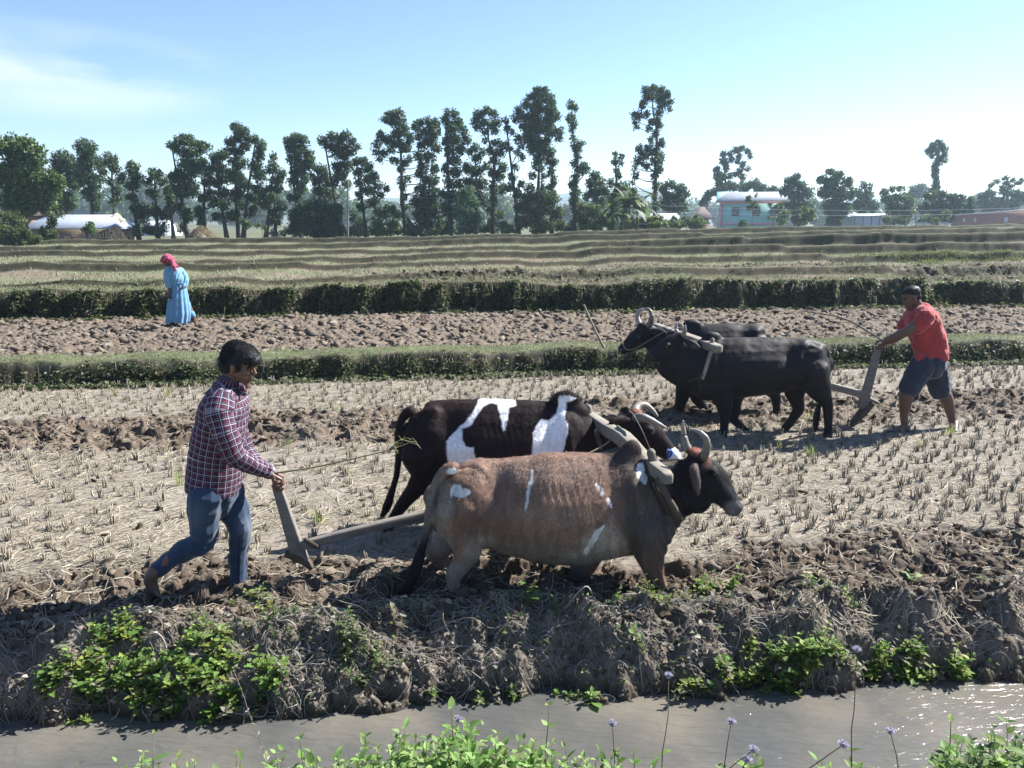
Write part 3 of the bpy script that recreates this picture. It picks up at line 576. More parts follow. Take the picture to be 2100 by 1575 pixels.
# tree ring over the turquoise house
tree('ring-shaped tree with a dense left column, rising behind the turquoise house', (1490, 445), 125, [(1484, 316, 7, 7), (1483, 330, 7, 9), (1488, 345, 6, 9), (1472, 348, 7, 8), (1470, 362, 8, 9), (1482, 362, 8, 9), (1475, 378, 9, 9), (1498, 316, 6, 5), (1500, 326, 6, 5), (1508, 309, 7, 6), (1520, 305, 8, 5), (1532, 312, 6, 6), (1538, 320, 4, 4), (1516, 320, 5, 6), (1513, 332, 4, 5), (1524, 338, 6, 6), (1534, 346, 4, 6), (1517, 352, 6, 5), (1508, 358, 7, 4), (1498, 362, 5, 5), (1520, 364, 7, 4)], 310, tw=.3, sub=.5, leaf=.4, dens=1.2, col=DARK * 1.05)
far = [
 ('low dark tree belt close behind the turquoise house roof', (1500, 445), 128, [(1478, 388, 14, 8), (1500, 382, 16, 9), (1525, 384, 16, 9), (1545, 378, 14, 9), (1560, 388, 14, 9), (1465, 395, 10, 8), (1585, 392, 14, 9), (1600, 400, 12, 12)], DARK),
 ('bushy tree at the left corner of the turquoise house', (1445, 445), 124, [(1450, 405, 8, 6), (1442, 415, 8, 7), (1452, 398, 6, 4)], DARK),
 ('tall blue-green tree right of the turquoise house', (1640, 462), 105, [(1634, 362, 7, 6), (1620, 372, 12, 9), (1640, 380, 14, 11), (1612, 392, 14, 12), (1632, 402, 18, 14), (1655, 395, 14, 14), (1622, 425, 20, 14), (1650, 428, 18, 14), (1600, 440, 12, 16), (1640, 450, 20, 12)], BLUEG),
 ('largest dark tree of the right-hand grove', (1712, 462), 100, [(1702, 353, 9, 6), (1720, 358, 12, 7), (1690, 370, 13, 9), (1712, 376, 18, 12), (1738, 374, 12, 11), (1695, 395, 18, 14), (1722, 400, 20, 16), (1745, 398, 10, 14), (1700, 425, 18, 16), (1728, 428, 18, 16), (1712, 450, 22, 14)], DARK * 1.1),
 ('pale feathery tree with three thin tops in the right-hand grove', (1790, 462), 105, [(1770, 380, 6, 5), (1784, 382, 6, 5), (1760, 395, 9, 9), (1780, 400, 14, 10), (1765, 418, 14, 12), (1790, 420, 14, 12), (1775, 440, 18, 12)], BLUEG * 1.15),
 ('round green tree between the pale feathery tree and the tall thin one', (1840, 462), 100, [(1815, 395, 9, 7), (1832, 388, 6, 5), (1850, 388, 6, 5), (1822, 410, 14, 10), (1845, 405, 14, 9), (1865, 412, 12, 10), (1830, 428, 18, 12), (1860, 432, 18, 12), (1845, 448, 22, 10)], MID),
 ('dark shadowed tree group under the tall thin tree', (1930, 458), 96, [(1905, 402, 12, 9), (1928, 398, 14, 9), (1950, 405, 13, 8), (1972, 408, 12, 8), (1990, 410, 8, 8), (1900, 425, 16, 12), (1930, 422, 18, 14), (1960, 425, 18, 14), (1988, 430, 12, 14), (1915, 442, 18, 10), (1950, 445, 20, 10)], DARK * 1.1),
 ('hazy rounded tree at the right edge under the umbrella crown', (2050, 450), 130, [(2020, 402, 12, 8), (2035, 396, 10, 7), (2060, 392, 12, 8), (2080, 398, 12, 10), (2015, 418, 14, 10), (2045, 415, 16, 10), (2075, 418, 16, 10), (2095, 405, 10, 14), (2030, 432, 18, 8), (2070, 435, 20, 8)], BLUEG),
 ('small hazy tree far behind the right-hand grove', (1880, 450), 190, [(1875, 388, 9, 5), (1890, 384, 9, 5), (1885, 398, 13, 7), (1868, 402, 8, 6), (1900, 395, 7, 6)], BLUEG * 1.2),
]
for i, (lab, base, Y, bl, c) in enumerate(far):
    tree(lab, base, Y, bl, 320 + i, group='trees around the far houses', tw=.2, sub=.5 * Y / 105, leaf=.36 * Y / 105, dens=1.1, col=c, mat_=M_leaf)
tree('very tall thin tree with a mushroom head, right side of the photo', (1915, 445), 115, [(1925, 292, 7, 5), (1930, 298, 9, 6), (1912, 300, 9, 7), (1922, 306, 12, 7), (1905, 310, 8, 6), (1938, 306, 6, 5), (1935, 318, 6, 6), (1920, 316, 5, 4), (1908, 320, 5, 4), (1926, 326, 9, 6), (1938, 330, 4, 4), (1920, 336, 8, 5), (1916, 342, 4, 3), (1920, 350, 7, 6), (1918, 360, 7, 7), (1920, 368, 5, 5), (1916, 378, 8, 7), (1920, 386, 7, 6), (1912, 393, 7, 7)], 340, trunk=[(1917, 400), (1920, 350), (1922, 310)], tw=.25, sub=.42, leaf=.34, dens=1.2, col=DARK)
tree('umbrella-shaped tree with see-through branches at the right edge', (2066, 445), 120, [(2034, 378, 6, 2.5), (2046, 372, 7, 3), (2060, 366, 7, 3.5), (2062, 376, 9, 3), (2078, 370, 7, 3), (2088, 376, 8, 3), (2098, 370, 6, 3), (2075, 382, 6, 2.5), (2028, 382, 4, 2), (2055, 384, 5, 2)], 341, tw=.28, sub=.32, leaf=.3, dens=.9, col=BLUEG, trunk=[(2066, 400), (2064, 385)])
# bushes and bamboo in front of the row
bushes = [
 ('pale feathery bush under the biggest tree, tall and drooping', (1095, 480), 58, [(1085, 405, 18, 12), (1110, 400, 20, 14), (1132, 408, 18, 14), (1070, 425, 16, 14), (1100, 430, 28, 18), (1140, 435, 18, 16), (1075, 455, 20, 14), (1115, 460, 30, 14), (1150, 462, 14, 10)], PALE * .72, .5),
 ('round feathery bush left of the banana plants', (1205, 475), 56, [(1195, 425, 14, 9), (1215, 430, 18, 12), (1185, 442, 12, 12), (1205, 450, 22, 14), (1228, 448, 14, 12), (1212, 462, 16, 8)], PALE * .85, .6),
 ('tall blue-green bush between the centre trunks', (955, 485), 57, [(958, 392, 16, 10), (945, 405, 16, 14), (968, 415, 16, 16), (950, 435, 20, 18), (972, 448, 18, 18), (955, 465, 22, 14)], BLUEG * 1.15, .2),
 ('thin pale sapling clump between the centre trunks and the big bush', (1015, 485), 57, [(1005, 430, 10, 9), (1025, 440, 10, 9), (1010, 455, 12, 10), (1030, 462, 12, 9), (1045, 470, 9, 8), (1000, 470, 9, 8)], PALE * .9, .2),
 ('mid green bush below the leaning tree, right of the utility pole', (800, 488), 59, [(800, 428, 14, 8), (785, 440, 14, 10), (815, 440, 14, 8), (778, 460, 14, 12), (805, 462, 18, 12), (790, 476, 18, 8)], MID, .1),
 ('small leafy bush at the foot of the lone crooked tree', (845, 487), 58, [(838, 462, 10, 9), (855, 470, 12, 8), (845, 478, 14, 7)], PALE * .8, .1),
 ('low bright bush on the field edge between two trunks', (885, 487), 56, [(878, 478, 10, 5), (892, 476, 12, 6)], PALE * 1.1, 0),
 ('blue-green bush behind the utility pole', (735, 490), 64, [(725, 445, 14, 12), (742, 455, 14, 12), (730, 472, 16, 12), (750, 474, 10, 10)], BLUEG, .1),
 ('dark undergrowth bush below the round dark tree', (1235, 472), 62, [(1240, 450, 14, 14), (1255, 462, 14, 10), (1178, 458, 10, 12)], DARK, .1),
 ('bright young shrub in front of the low grey roof', (1345, 470), 58, [(1335, 452, 10, 7), (1352, 448, 12, 8), (1345, 460, 18, 7), (1365, 458, 10, 6)], PALE * 1.25, 0),
 ('grassy yellow-green shrub left of the pointed-roof hut', (1425, 470), 62, [(1415, 455, 10, 6), (1432, 452, 8, 7), (1440, 462, 9, 6), (1400, 462, 10, 5), (1388, 460, 8, 5)], PALE * 1.1, 0),
 ('bright big-leafed shrub right of the turquoise house', (1655, 468), 70, [(1650, 428, 7, 6), (1662, 433, 8, 6), (1655, 442, 12, 7), (1668, 448, 8, 6), (1645, 452, 9, 6)], PALE * 1.2, 0),
 ('green shrub against the right wall of the turquoise house', (1605, 468), 95, [(1602, 425, 8, 9), (1612, 440, 12, 10), (1604, 455, 10, 8)], MID * 1.1, 0),
 ('big glossy bush at the left edge beside the tin-roofed shed', (40, 505), 45, [(10, 445, 18, 14), (32, 455, 18, 14), (5, 465, 18, 16), (28, 475, 26, 14), (52, 478, 18, 12), (62, 490, 18, 10), (15, 492, 30, 12), (45, 495, 28, 10)], PALE * .85, .2),
 ('tall scrubby bush in front of the left end of the tin roof', (105, 500), 50, [(100, 438, 6, 6), (112, 445, 9, 7), (120, 440, 6, 7), (105, 458, 12, 9), (95, 475, 14, 12), (112, 480, 14, 12), (85, 488, 12, 8)], PALE * .7, .1),
 ('round dark bush growing at the shed wall below the tin roof', (180, 500), 52, [(178, 462, 9, 7), (170, 470, 7, 6), (185, 472, 10, 7)], MID, .1),
 ('small ball-shaped bush before the turquoise house wall', (1525, 465), 88, [(1524, 458, 7, 5), (1518, 462, 6, 4), (1530, 463, 6, 4)], DARK * 1.3, 0),
 ('leafy shrub before the white building, right-hand grove', (1830, 463), 90, [(1820, 452, 10, 6), (1838, 450, 10, 6), (1850, 455, 10, 5)], PALE * .95, 0),
 ('light green shrub left of the long brick wall', (1900, 460), 90, [(1890, 450, 9, 5), (1905, 447, 10, 6), (1940, 440, 8, 8), (1920, 452, 9, 4)], PALE, 0),
]
for i, (lab, base, Y, bl, c, dr) in enumerate(bushes):
    tree(lab, base, Y, bl, 360 + i, name='bush', cat='bush', group='bushes along the far field edge', tw=.06, sub=.26 * Y / 58, leaf=.19 * Y / 58, dens=1.0, droop=dr, col=c, mat_=M_leafpale)
rng = np.random.default_rng(77); bl = []
for k in range(170):
    px = rng.uniform(560, 1440); bl.append((px, np.interp(px, [560, 1050, 1440], [484, 478, 462]) - rng.uniform(2, 16), rng.uniform(6, 14), rng.uniform(4, 9)))
V, F, C = crown_cloud(bl, 66.0, rng, sub=.28, leaf=.24, dens=.8, col=BLUEG * 1.0); tag(mesh_np('undergrowth', V, F, M_leafpale, None, C), 'low tangled undergrowth along the foot of the tree row', 'undergrowth', kind='stuff')
# saplings by the house, slender with tiered leaf fans
for i, (lab, base, Y, bl, tr) in enumerate([
 ('slender sapling with tiered leaves in front of the turquoise house', (1542, 467), 75, [(1535, 405, 6, 3), (1532, 412, 7, 3), (1545, 418, 8, 3), (1540, 425, 9, 4), (1552, 424, 6, 4), (1535, 428, 6, 2.5), (1550, 400, 4, 2)], [(1543, 440), (1541, 410)]),
 ('small thin sapling before the right windows of the turquoise house', (1587, 466), 76, [(1580, 420, 6, 2.5), (1590, 424, 6, 2.5), (1576, 446, 5, 2.5), (1588, 448, 6, 2)], [(1586, 445), (1586, 422)]),
 ('short sapling with one leaf tuft, below the row left of the low grove', (537, 490), 57, [(532, 462, 6, 4), (540, 466, 6, 4)], [(537, 470)]),
 ('yellowish sapling with a drooping tuft, third from the haystack', (505, 494), 57, [(500, 455, 10, 4), (510, 460, 9, 5), (505, 466, 8, 4)], [(505, 465)]),
 ]):
    tree(lab, base, Y, bl, 400 + i, name='sapling', cat='young tree', group='saplings', tw=.045, trunk=tr, sub=.18, leaf=.16, dens=1.0, col=PALE * .8, mat_=M_leafpale, bark=(.25, .22, .18))
# banana plants
def banana(label, px, py, Y, h, n, seed):
    rng = np.random.default_rng(seed); b = at(px, py, Y); z0 = float(ground(np.array([b.x]), np.array([Y]), False)[0]); root = Vector((b.x, Y, z0))
    e = empty('banana_plant', root, label, 'banana plant', 'banana plants at the field edge')
    mb = MB(); add_tube(mb, [root, root + Vector((.05, 0, h * .35)), root + Vector((0, 0, h * .62))], [.14, .11, .07], n=8, cap=False, col=(.2, .22, .1)); mb.build('stem', M_bark, e)
    lb = MB()
    for k in range(n):
        az = rng.uniform(0, 2 * math.pi); L = h * rng.uniform(.5, .8); up = rng.uniform(.35, 1.3); w = .28 * rng.uniform(.8, 1.2)
        d = np.array([math.cos(az), math.sin(az), 0]); side = np.array([-d[1], d[0], 0]); p = np.array(root) + np.array([0, 0, h * rng.uniform(.5, .66)]); V = []
        m = 8; v = np.array([math.cos(up) * d[0], math.cos(up) * d[1], math.sin(up)])
        for j in range(m + 1):
            t = j / m; ww = w * math.sin(math.pi * min(1, t * .92 + .08)) ** .6 * (rng.uniform(.75, 1.1)); 
            V += [p + side * ww + np.array([0, 0, -.1 * ww]), p, p - side * ww + np.array([0, 0, -.1 * ww])]
            p = p + v * L / m; v = v + np.array([0, 0, -.26 * rng.uniform(.6, 1.4)]); v /= np.linalg.norm(v)
        F = []
        for j in range(m): F += [(3 * j, 3 * j + 1, 3 * j + 4, 3 * j + 3), (3 * j + 1, 3 * j + 2, 3 * j + 5, 3 * j + 4)]
        c = np.array([.13, .18, .07]) * rng.uniform(.6, 1.5); lb.add(V, F, c)
    lb.build('leaves', M_leafpale, e)
for i, (lab, px, py, Y, h, n) in enumerate([
 ('banana plant with bright upright leaves, leftmost of the clump', 1222, 472, 60, 2.9, 8), ('banana plant with dark arching leaves, behind the feathery bush', 1255, 474, 58, 3.0, 14),
 ('tallest banana plant with an upright new leaf', 1283, 474, 57, 3.6, 18), ('banana plant with long leaves reaching right towards the grey roof', 1305, 474, 58, 3.3, 16), ('low banana plant in front of the clump', 1275, 476, 55, 2.0, 12)]):
    banana(lab, px, py, Y, h, n, 500 + i)
# distant forest and low hill
rng = np.random.default_rng(9); mbf = MB(); VV = []; CC = []
for k in range(150):
    px = -250 + 2600 * (k + rng.uniform(-.5, .5)) / 150; Y = rng.uniform(230, 420); hgt = rng.uniform(9, 17) * (1.25 if px < 700 else .9)
    bx = at(px, 445, Y).x; zb = -3.5
    for j in range(rng.integers(3, 6)):
        r = rng.uniform(3.0, 5.5); c = np.array([bx + rng.uniform(-6, 6), Y + rng.uniform(-5, 5), zb + rng.uniform(.35, .85) * hgt])
        n = 170; d = rdirs(n, rng, .8); p = c + d * r * rng.uniform(.6, 1, n)[:, None] * np.array([1, 1, .8]); D = rdirs(n, rng); U = ortho(D, rng); s_ = rng.uniform(1.1, 2.2, n)
        V, _ = diamonds(p, D, U, s_, s_ * .7); VV.append(V); CC.append(np.repeat(np.tile(MID * .8 * rng.uniform(.7, 1.3), (n, 1)) * rng.uniform(.75, 1.25, (n, 1)), 4, 0))
V = np.concatenate(VV)
tag(mesh_np('distant_forest', V, np.arange(len(V)).reshape(-1, 4), M_leaf, None, np.concatenate(CC)), 'far-off wood of hazy trees closing the plain behind the tree row', 'forest', kind='stuff')
hx = np.linspace(-900, 500, 80); HV = []; 
for x in hx: 
    hh = 14 + 26 * float(vnoise(np.array([x * .006]), np.array([2.]), seed=3)[0]) * (1 if x < 200 else .6)
    HV += [(x, 900, -8), (x, 960, hh * .6), (x, 1050, hh), (x, 1200, -8)]
HF = [(4 * i + k, 4 * i + 4 + k, 4 * i + 5 + k, 4 * i + 1 + k) for i in range(len(hx) - 1) for k in range(3)]
M_hill = mat('hill_green', col=(.06, .09, .05), attr=False, noise=(.03, .3), bump=None)
tag(mesh_np('hills', HV, np.array(HF), M_hill, None, smooth=True), kind='structure')
# ---------------------------------------------------------------- houses
def flatmat(name, c, rough=.8, noise=(1.5, .12), bump=None, **k): return mat(name, col=c, attr=False, rough=rough, noise=noise, bump=bump, **k)
M_turq = flatmat('turquoise_paint', (.27, .52, .48), .75, (1.2, .1)); M_pink = flatmat('pink_paint', (.72, .30, .34)); M_roofg = flatmat('grey_sheet_roof', (.30, .32, .345), .5, (2, .1)); M_glass = flatmat('dark_glass', (.06, .08, .11), .25, None, spec=.6)
M_tin = mat('tin_sheet', col=(.40, .43, .47), attr=False, rough=.45, noise=(3, .16), bump=None, metal=.2, spec=.5); M_mud = flatmat('mud_wall', (.23, .17, .12), .9, (3, .2)); M_thatch = mat('thatch', col=(.30, .27, .21), attr=False, noise=(30, .4), bump=(60, .8, .03)); M_white = flatmat('whitewash', (.50, .52, .54)); M_brick = flatmat('red_brick', (.34, .17, .13), .9, (4, .2)); M_wood = flatmat('weathered_timber', (.20, .16, .12), .9, (9, .3)); M_brownroof = flatmat('brown_roof', (.12, .095, .085), .9)
def bx(mb, x0, x1, y0, y1, z0, z1):
    V, F = box(((x0 + x1) / 2, (y0 + y1) / 2, (z0 + z1) / 2), (x1 - x0, y1 - y0, z1 - z0)); mb.add(V, F)
def gable(mb, x0, x1, y0, y1, z0, z1, inx=0.0, along='x', th=.08):
    """roof slab pair; ridge along x, hipped by inx"""
    ym = (y0 + y1) / 2
    V = [(x0, y0, z0), (x1, y0, z0), (x1 - inx, ym, z1), (x0 + inx, ym, z1), (x0, y1, z0), (x1, y1, z0)]
    V2 = [(a, b, c - th) for a, b, c in V]; V = V + V2
    F4 = [(0, 1, 2, 3), (5, 4, 3, 2), (7, 6, 9, 8), (10, 11, 8, 9), (0, 6, 7, 1), (4, 5, 11, 10)]; F3 = [(0, 3, 4), (1, 5, 2), (6, 10, 9), (7, 8, 11)]
    mb.add(V, F4); mb.add(np.zeros((0, 3)), np.zeros((0, 3), int)); n0 = mb.n - 12; mb.f3.append(np.array(F3) + n0)
# turquoise house, turned slightly so the left side shows
HY = 113.0; hp = at(1475, 467, HY); hz = -1.2
H0 = Vector((hp.x, HY, hz)); he = empty('house', H0, 'two-storey turquoise house with pink trim and grey sheet roof', 'house'); he.rotation_euler.z = math.radians(-14)
HW = 8.9; HD = 7.0; z1 = 2.45 - hz - .1; z2 = at(1475, 414, HY).z - hz; zm = at(1475, 457, HY).z - hz
m = MB(); bx(m, 0, HW, 0, HD, 0, z2); m.build('wall', M_turq, he, local=False)
for (a, b) in ((zm - .28, zm + .02), (z2 - .22, z2)):
    m = MB(); bx(m, -.06, HW + .06, -.07, -.003, a, b); bx(m, -.07, -.003, -.003, HD + .06, a, b); m.build('trim_band', M_pink, he, local=False)
for x in (0, HW - .26):
    m = MB(); bx(m, x - .09 if x == 0 else x, x + .26, -.10, -.073, 0, z2 - .225); 
    if x == 0: bx(m, -.10, -.073, -.073, .2, 0, z2 - .225)
    m.build('corner_post', M_pink, he, local=False)
for (zc, hh) in (((zm + z2) / 2 + .12, 1.25), (zm - 1.25, 1.2)):
    for xc in (2.1, 4.95, 7.3):
        m = MB(); bx(m, xc - .52, xc + .52, -.05, -.004, zc - hh / 2, zc + hh / 2); f = m.build('window', M_wood, he, local=False)
        m = MB(); bx(m, xc - .43, xc - .03, -.07, -.052, zc - hh / 2 + .08, zc + hh / 2 - .08); bx(m, xc + .03, xc + .43, -.07, -.052, zc - hh / 2 + .08, zc + hh / 2 - .08); m.build('pane', M_glass, f, local=False)
    for yc in (2.0, 4.6):
        m = MB(); bx(m, -.05, -.004, yc - .45, yc + .45, zc - hh / 2, zc + hh / 2); f = m.build('window', M_wood, he, local=False)
        m = MB(); bx(m, -.07, -.052, yc - .36, yc + .36, zc - hh / 2 + .08, zc + hh / 2 - .08); m.build('pane', M_glass, f, local=False)
m = MB(); gable(m, -.7, HW + .6, -.7, HD + .7, z2 + .12, z2 + 1.45, 1.6); m.build('roof', M_roofg, he, local=False)
m = MB(); bx(m, -.68, HW + .58, -.68, HD + .66, z2 + .003, z2 + .035); m.build('eaves', M_pink, he, local=False)
g = MB(); g.add([(-.55, 1.6, z2 + .15), (-.55, 5.4, z2 + .15), (-.55, 3.5, z2 + 1.5), (1.2, 1.6, z2 + .15), (1.2, 5.4, z2 + .15), (1.2, 3.5, z2 + 1.5)], [(0, 3, 5, 2), (1, 2, 5, 4)]); g.f3.append(np.array([(0, 2, 1), (3, 4, 5)])); gb = g.build('gable', M_turq, he, local=False)
m = MB(); bx(m, -.6, -.553, 3.3, 3.7, z2 + .5, z2 + 1.05); m.build('vent', M_glass, gb, local=False)
# tin roofed shed at the left
def shed(name, label, p0, p1, Y, D, ybase, yeave, yridge, wallm, roofm, hip=1.0, over=.4, rot=0, cat='shed'):
    a = at(p0, ybase, Y); b = at(p1, ybase, Y); zb = a.z; e = empty(name, a, label, cat); e.rotation_euler.z = math.radians(rot)
    W = (b.x - a.x); ze = at(p0, yeave, Y).z - zb; zr = at(p0, yridge, Y).z - zb
    m = MB(); bx(m, 0, W, 0, D, -1.0, ze); m.build('wall', wallm, e, local=False)
    m = MB(); gable(m, -over, W + over, -over, D + over, ze + .02, zr, hip); m.build('roof', roofm, e, local=False)
    return e, W, ze, zr
e, W, ze, zr = shed('shed', 'long low shed with a shiny tin roof at the left, below the trees', 66, 234, 58, 3.4, 500, 468, 440, M_mud, M_tin, .9)
m = MB(); V = [(W - .9, 1.1, zr - .35), (W - .9, 2.3, zr - .35), (W - .9 + .4, 1.7, zr + .12), (W + .1, 1.1, ze + .28), (W + .1, 2.3, ze + .28), (W - .3, 1.7, zr + .12)]
m.add(V, [(0, 3, 5, 2), (1, 2, 5, 4), (0, 1, 4, 3)]); m.f3.append(np.array([(0, 2, 1), (3, 4, 5)])); m.build('gable', M_thatch, e, local=False)
shed('house', 'small house with a peaked grey roof behind the broad left tree', 40, 70, 66, 3, 480, 440, 418, M_mud, M_brownroof, .6, cat='house')
shed('house', 'low house with a flat-looking grey roof beside the banana plants', 1318, 1395, 66, 4.5, 480, 459, 437, M_white, M_roofg, .3, cat='house')
shed('hut', 'small hut with a steep pointed brown roof left of the turquoise house', 1430, 1452, 100, 2.2, 475, 448, 424, M_brick, M_brownroof, .85, .5, cat='hut')
e, W, ze, zr = shed('building', 'long white low building between the right-hand trees', 1745, 1830, 100, 5, 475, 443, 438, M_white, M_white, .1, .15, cat='building')
for k in range(5):
    m = MB(); bx(m, k * W / 5 + .3, k * W / 5 + .36, -.1, -.04, -1, ze); m.build('post', M_wood, e, local=False)
e = empty('wall', at(1955, 470, 95), 'long brick wall with a pale coping at the right edge of the fields', 'wall'); e.rotation_euler.z = math.radians(2)
L0 = at(1955, 470, 95); zt0 = at(1955, 442, 95).z - L0.z; zt1 = at(2100, 431, 95).z - L0.z
xl = (at(2100, 460, 95).x - L0.x)
def slab(z0, z1, y0, y1, dz, mt, nm):
    k = 2.2; V = [(0, y0, z0), (xl * k, y0, z0), (xl * k, y0, zt0 + (zt1 - zt0) * k + dz), (0, y0, zt0 + dz), (0, y1, z0), (xl * k, y1, z0), (xl * k, y1, zt0 + (zt1 - zt0) * k + dz), (0, y1, zt0 + dz)]
    if z1: V = [(a, b, c if i % 4 in (2, 3) else (zt0 + .003 if a == 0 else zt0 + (zt1 - zt0) * k + .003)) for i, (a, b, c) in enumerate(V)]
    m = MB(); m.add(V, [(0, 1, 2, 3), (5, 4, 7, 6), (3, 2, 6, 7), (0, 3, 7, 4), (1, 5, 6, 2), (0, 4, 5, 1)]); m.build(nm, mt, e, local=False)
slab(-2, 0, 0, .3, 0, M_brick, 'brickwork'); slab(0, 1, -.08, .38, .10, M_white, 'coping')
for (px, a, b) in ((1975, 448, 456), (1998, 448, 456), (2062, 446, 458)):
    q = at(px, a, 95) - L0; q2 = at(px + (6 if px > 2050 else 4), b, 95) - L0; m = MB(); bx(m, q.x, q2.x, -.03, -.003, q2.z, q.z); m.build('patch', M_white, e, local=False)
# thatch pile / hut and fence of sticks
def heap(name, label, cx, ybase, Y, w, h, c, seed, cat, power=1.6, mat_=None, n=2600, ln=.35):
    rng = np.random.default_rng(seed); b = at(cx, ybase, Y); e = empty(name, b, label, cat)
    k = mpp(cx, ybase, Y); rw = w * k / 2; rh = h * k
    th = np.linspace(0, 2 * math.pi, 37)[:-1]; V = []; t_ = np.linspace(0, 1, 12)
    for t in t_:
        rr = rw * (1 - t ** power) ** .75 if t < 1 else 0.02
        for a in th:
            j = 1 + .09 * math.sin(3 * a + t * 4 + seed) + .05 * math.sin(7 * a + seed); V.append((rr * j * math.cos(a), rr * j * math.sin(a), rh * t - .1))
    F = [(i * 36 + j, i * 36 + (j + 1) % 36, (i + 1) * 36 + (j + 1) % 36, (i + 1) * 36 + j) for i in range(11) for j in range(36)]
    m = MB(); m.add(V, F, c); m.build('core', mat_ or M_straw, e, local=False, smooth=True)
    t = rng.uniform(0, 1, n) ** 1.2; a = rng.uniform(0, 2 * math.pi, n); rr = rw * (1 - t ** power) ** .75
    P = np.stack([rr * np.cos(a), rr * np.sin(a), rh * t - .05], 1); D = np.stack([np.cos(a) * .5 + rng.normal(0, .5, n), np.sin(a) * .5 + rng.normal(0, .5, n), -.6 + rng.normal(0, .5, n)], 1); D /= np.linalg.norm(D, axis=1, keepdims=True)
    V2, F2 = diamonds(P, D, ortho(D, rng), ln * rng.uniform(.5, 1.3, n), .035 * Y / 50)
    cl = np.repeat(np.asarray(c) * rng.uniform(.6, 1.35, (n, 1)), 4, 0)
    mesh_np('loose_straw', V2, F2, mat_ or M_straw, e, cl); return e

heap('haystack', 'rounded pale haystack at the field edge left of the centre', 415, 501, 52, 66, 37, (.52, .42, .28), 3, 'haystack')
heap('thatch_pile', 'grey low thatched pile at the right end of the tin-roofed shed', 238, 500, 56, 66, 34, (.20, .17, .13), 5, 'thatch pile', 1.2)
heap('thatch_pile', 'small pile of grey straw under the front eave of the tin-roofed shed', 150, 501, 54, 60, 16, (.24, .20, .14), 6, 'thatch pile', 1.5)
e = empty('stick_fence', at(195, 500, 53), 'rickety stick fence before the thatched pile', 'fence'); rng = np.random.default_rng(4)
for k in range(26):
    x = at(150 + k * 4.2, 500, 53); m = MB(); add_tube(m, [x + Vector((0, 0, -.2)), x + Vector((rng.uniform(-.08, .08), 0, rng.uniform(.5, 1.05)))], [.018, .012], n=4, cap=False, col=(.25, .21, .16)); m.build('stake', M_bark, e)
m = MB(); add_tube(m, [at(148, 487, 53), at(260, 489, 53)], [.014, .014], n=4, cap=False, col=(.25, .21, .16)); m.build('rail', M_bark, e)
# utility pole and wires
pb = at(712, 492, 57); pe = empty('utility_pole', pb, 'thin pale concrete pole standing in front of the tree row', 'utility pole')
pt = at(714, 372, 57); m = MB(); add_tube(m, [pb + Vector((0, 0, -.6)), pt], [.09, .06], n=8, cap=True, col=(.45, .44, .42)); m.build('post', M_bark, pe)
m = MB(); V, F = box(pt + Vector((0, 0, -.25)), (.7, .07, .07)); m.add(V, F, (.35, .33, .3)); m.build('crossarm', M_bark, pe)
M_wire = flatmat('wire', (.3, .32, .34), .5, None)
for k, (dy, lab) in enumerate(((0, 'upper thin wire strung across the tree row to the right'), (.5, 'lower thin wire strung across the tree row to the right'))):
    A = pt + Vector((.1, 0, -.22 - dy)); B = at(2250, 418 + 8 * k, 84); mb = MB(); pts = []
    for j in range(25):
        t = j / 24; q = A.lerp(B, t); q.z -= 4 * t * (1 - t) * 1.2; pts.append(q)
    add_tube(mb, pts, [.009] * 25, n=3, cap=False); w = mb.build('wire', M_wire); tag(w, lab, 'wire')
# round white tank-like domes far at the left
for k, (px, py, s, lab) in enumerate(((338, 470, 1.3, 'round whitewashed dome far off behind the thin trees, right one'), (316, 468, 1.0, 'smaller whitewashed dome far off behind the thin trees, left one'))):
    c = at(px, py, 95); m = MB(); V, F = ellipsoid(c, (s, s, s * .85)); m.add(V, F); V, F = box(c + Vector((0, 0, -1.0)), (s * 2.4, s * 2, 1.2)); m.add(V, F); tag(m.build('dome_hut', M_white), lab, 'hut')
# ================================================================ stubble, straw, clods, grass, weeds
M_dry = mat('dry_straw', rough=.75, noise=None, bump=None, spec=.2, trans=.22)
M_green = mat('green_leaf', rough=.55, noise=None, bump=None, spec=.22, trans=.45)
M_clod = mat('clod_soil', rough=.95, noise=(30, .3), bump=(60, .7, .004), spec=.1)
def gz(x, y, d=True): return ground(x, y, d)
def field_pts(n, rng, y0, y1, p=1.0, spread=.98):
    """random spots in the field, denser near the viewer when p>1"""
    t = rng.random(n) ** p; y = y0 + (y1 - y0) * t; x = rng.uniform(-spread, spread, n) * (y + .4); return x, y
def blades(x, y, z, h, w, lean, rng, col, bend=.5, tipc=1.0):
    """curved blades: two stacked segments, 5 verts"""
    n = len(x); a = rng.uniform(0, 2 * np.pi, n); L = lean * rng.uniform(.2, 1, n); d = np.stack([np.cos(a), np.sin(a)], 1)
    s = np.stack([-d[:, 1], d[:, 0]], 1) if True else d; h = h * np.ones(n); w = w * np.ones(n)
    def P(t, off, side):
        q = np.empty((n, 3)); k = (t ** 1.7) * L * h
        q[:, 0] = x + d[:, 0] * k + s[:, 0] * side * w; q[:, 1] = y + d[:, 1] * k + s[:, 1] * side * w; q[:, 2] = z + h * t * np.sqrt(np.maximum(.15, 1 - (L * t * bend) ** 2)); return q
    V = np.stack([P(0, 0, -.5), P(0, 0, .5), P(.55, 0, .42), P(.55, 0, -.42), P(1., 0, 0)], 1).reshape(-1, 3)
    i = np.arange(n)[:, None] * 5; F4 = i + np.array([[0, 1, 2, 3]]); F3 = i + np.array([[3, 2, 4]])
    return V, [F4, F3], np.repeat(col, 5, 0)
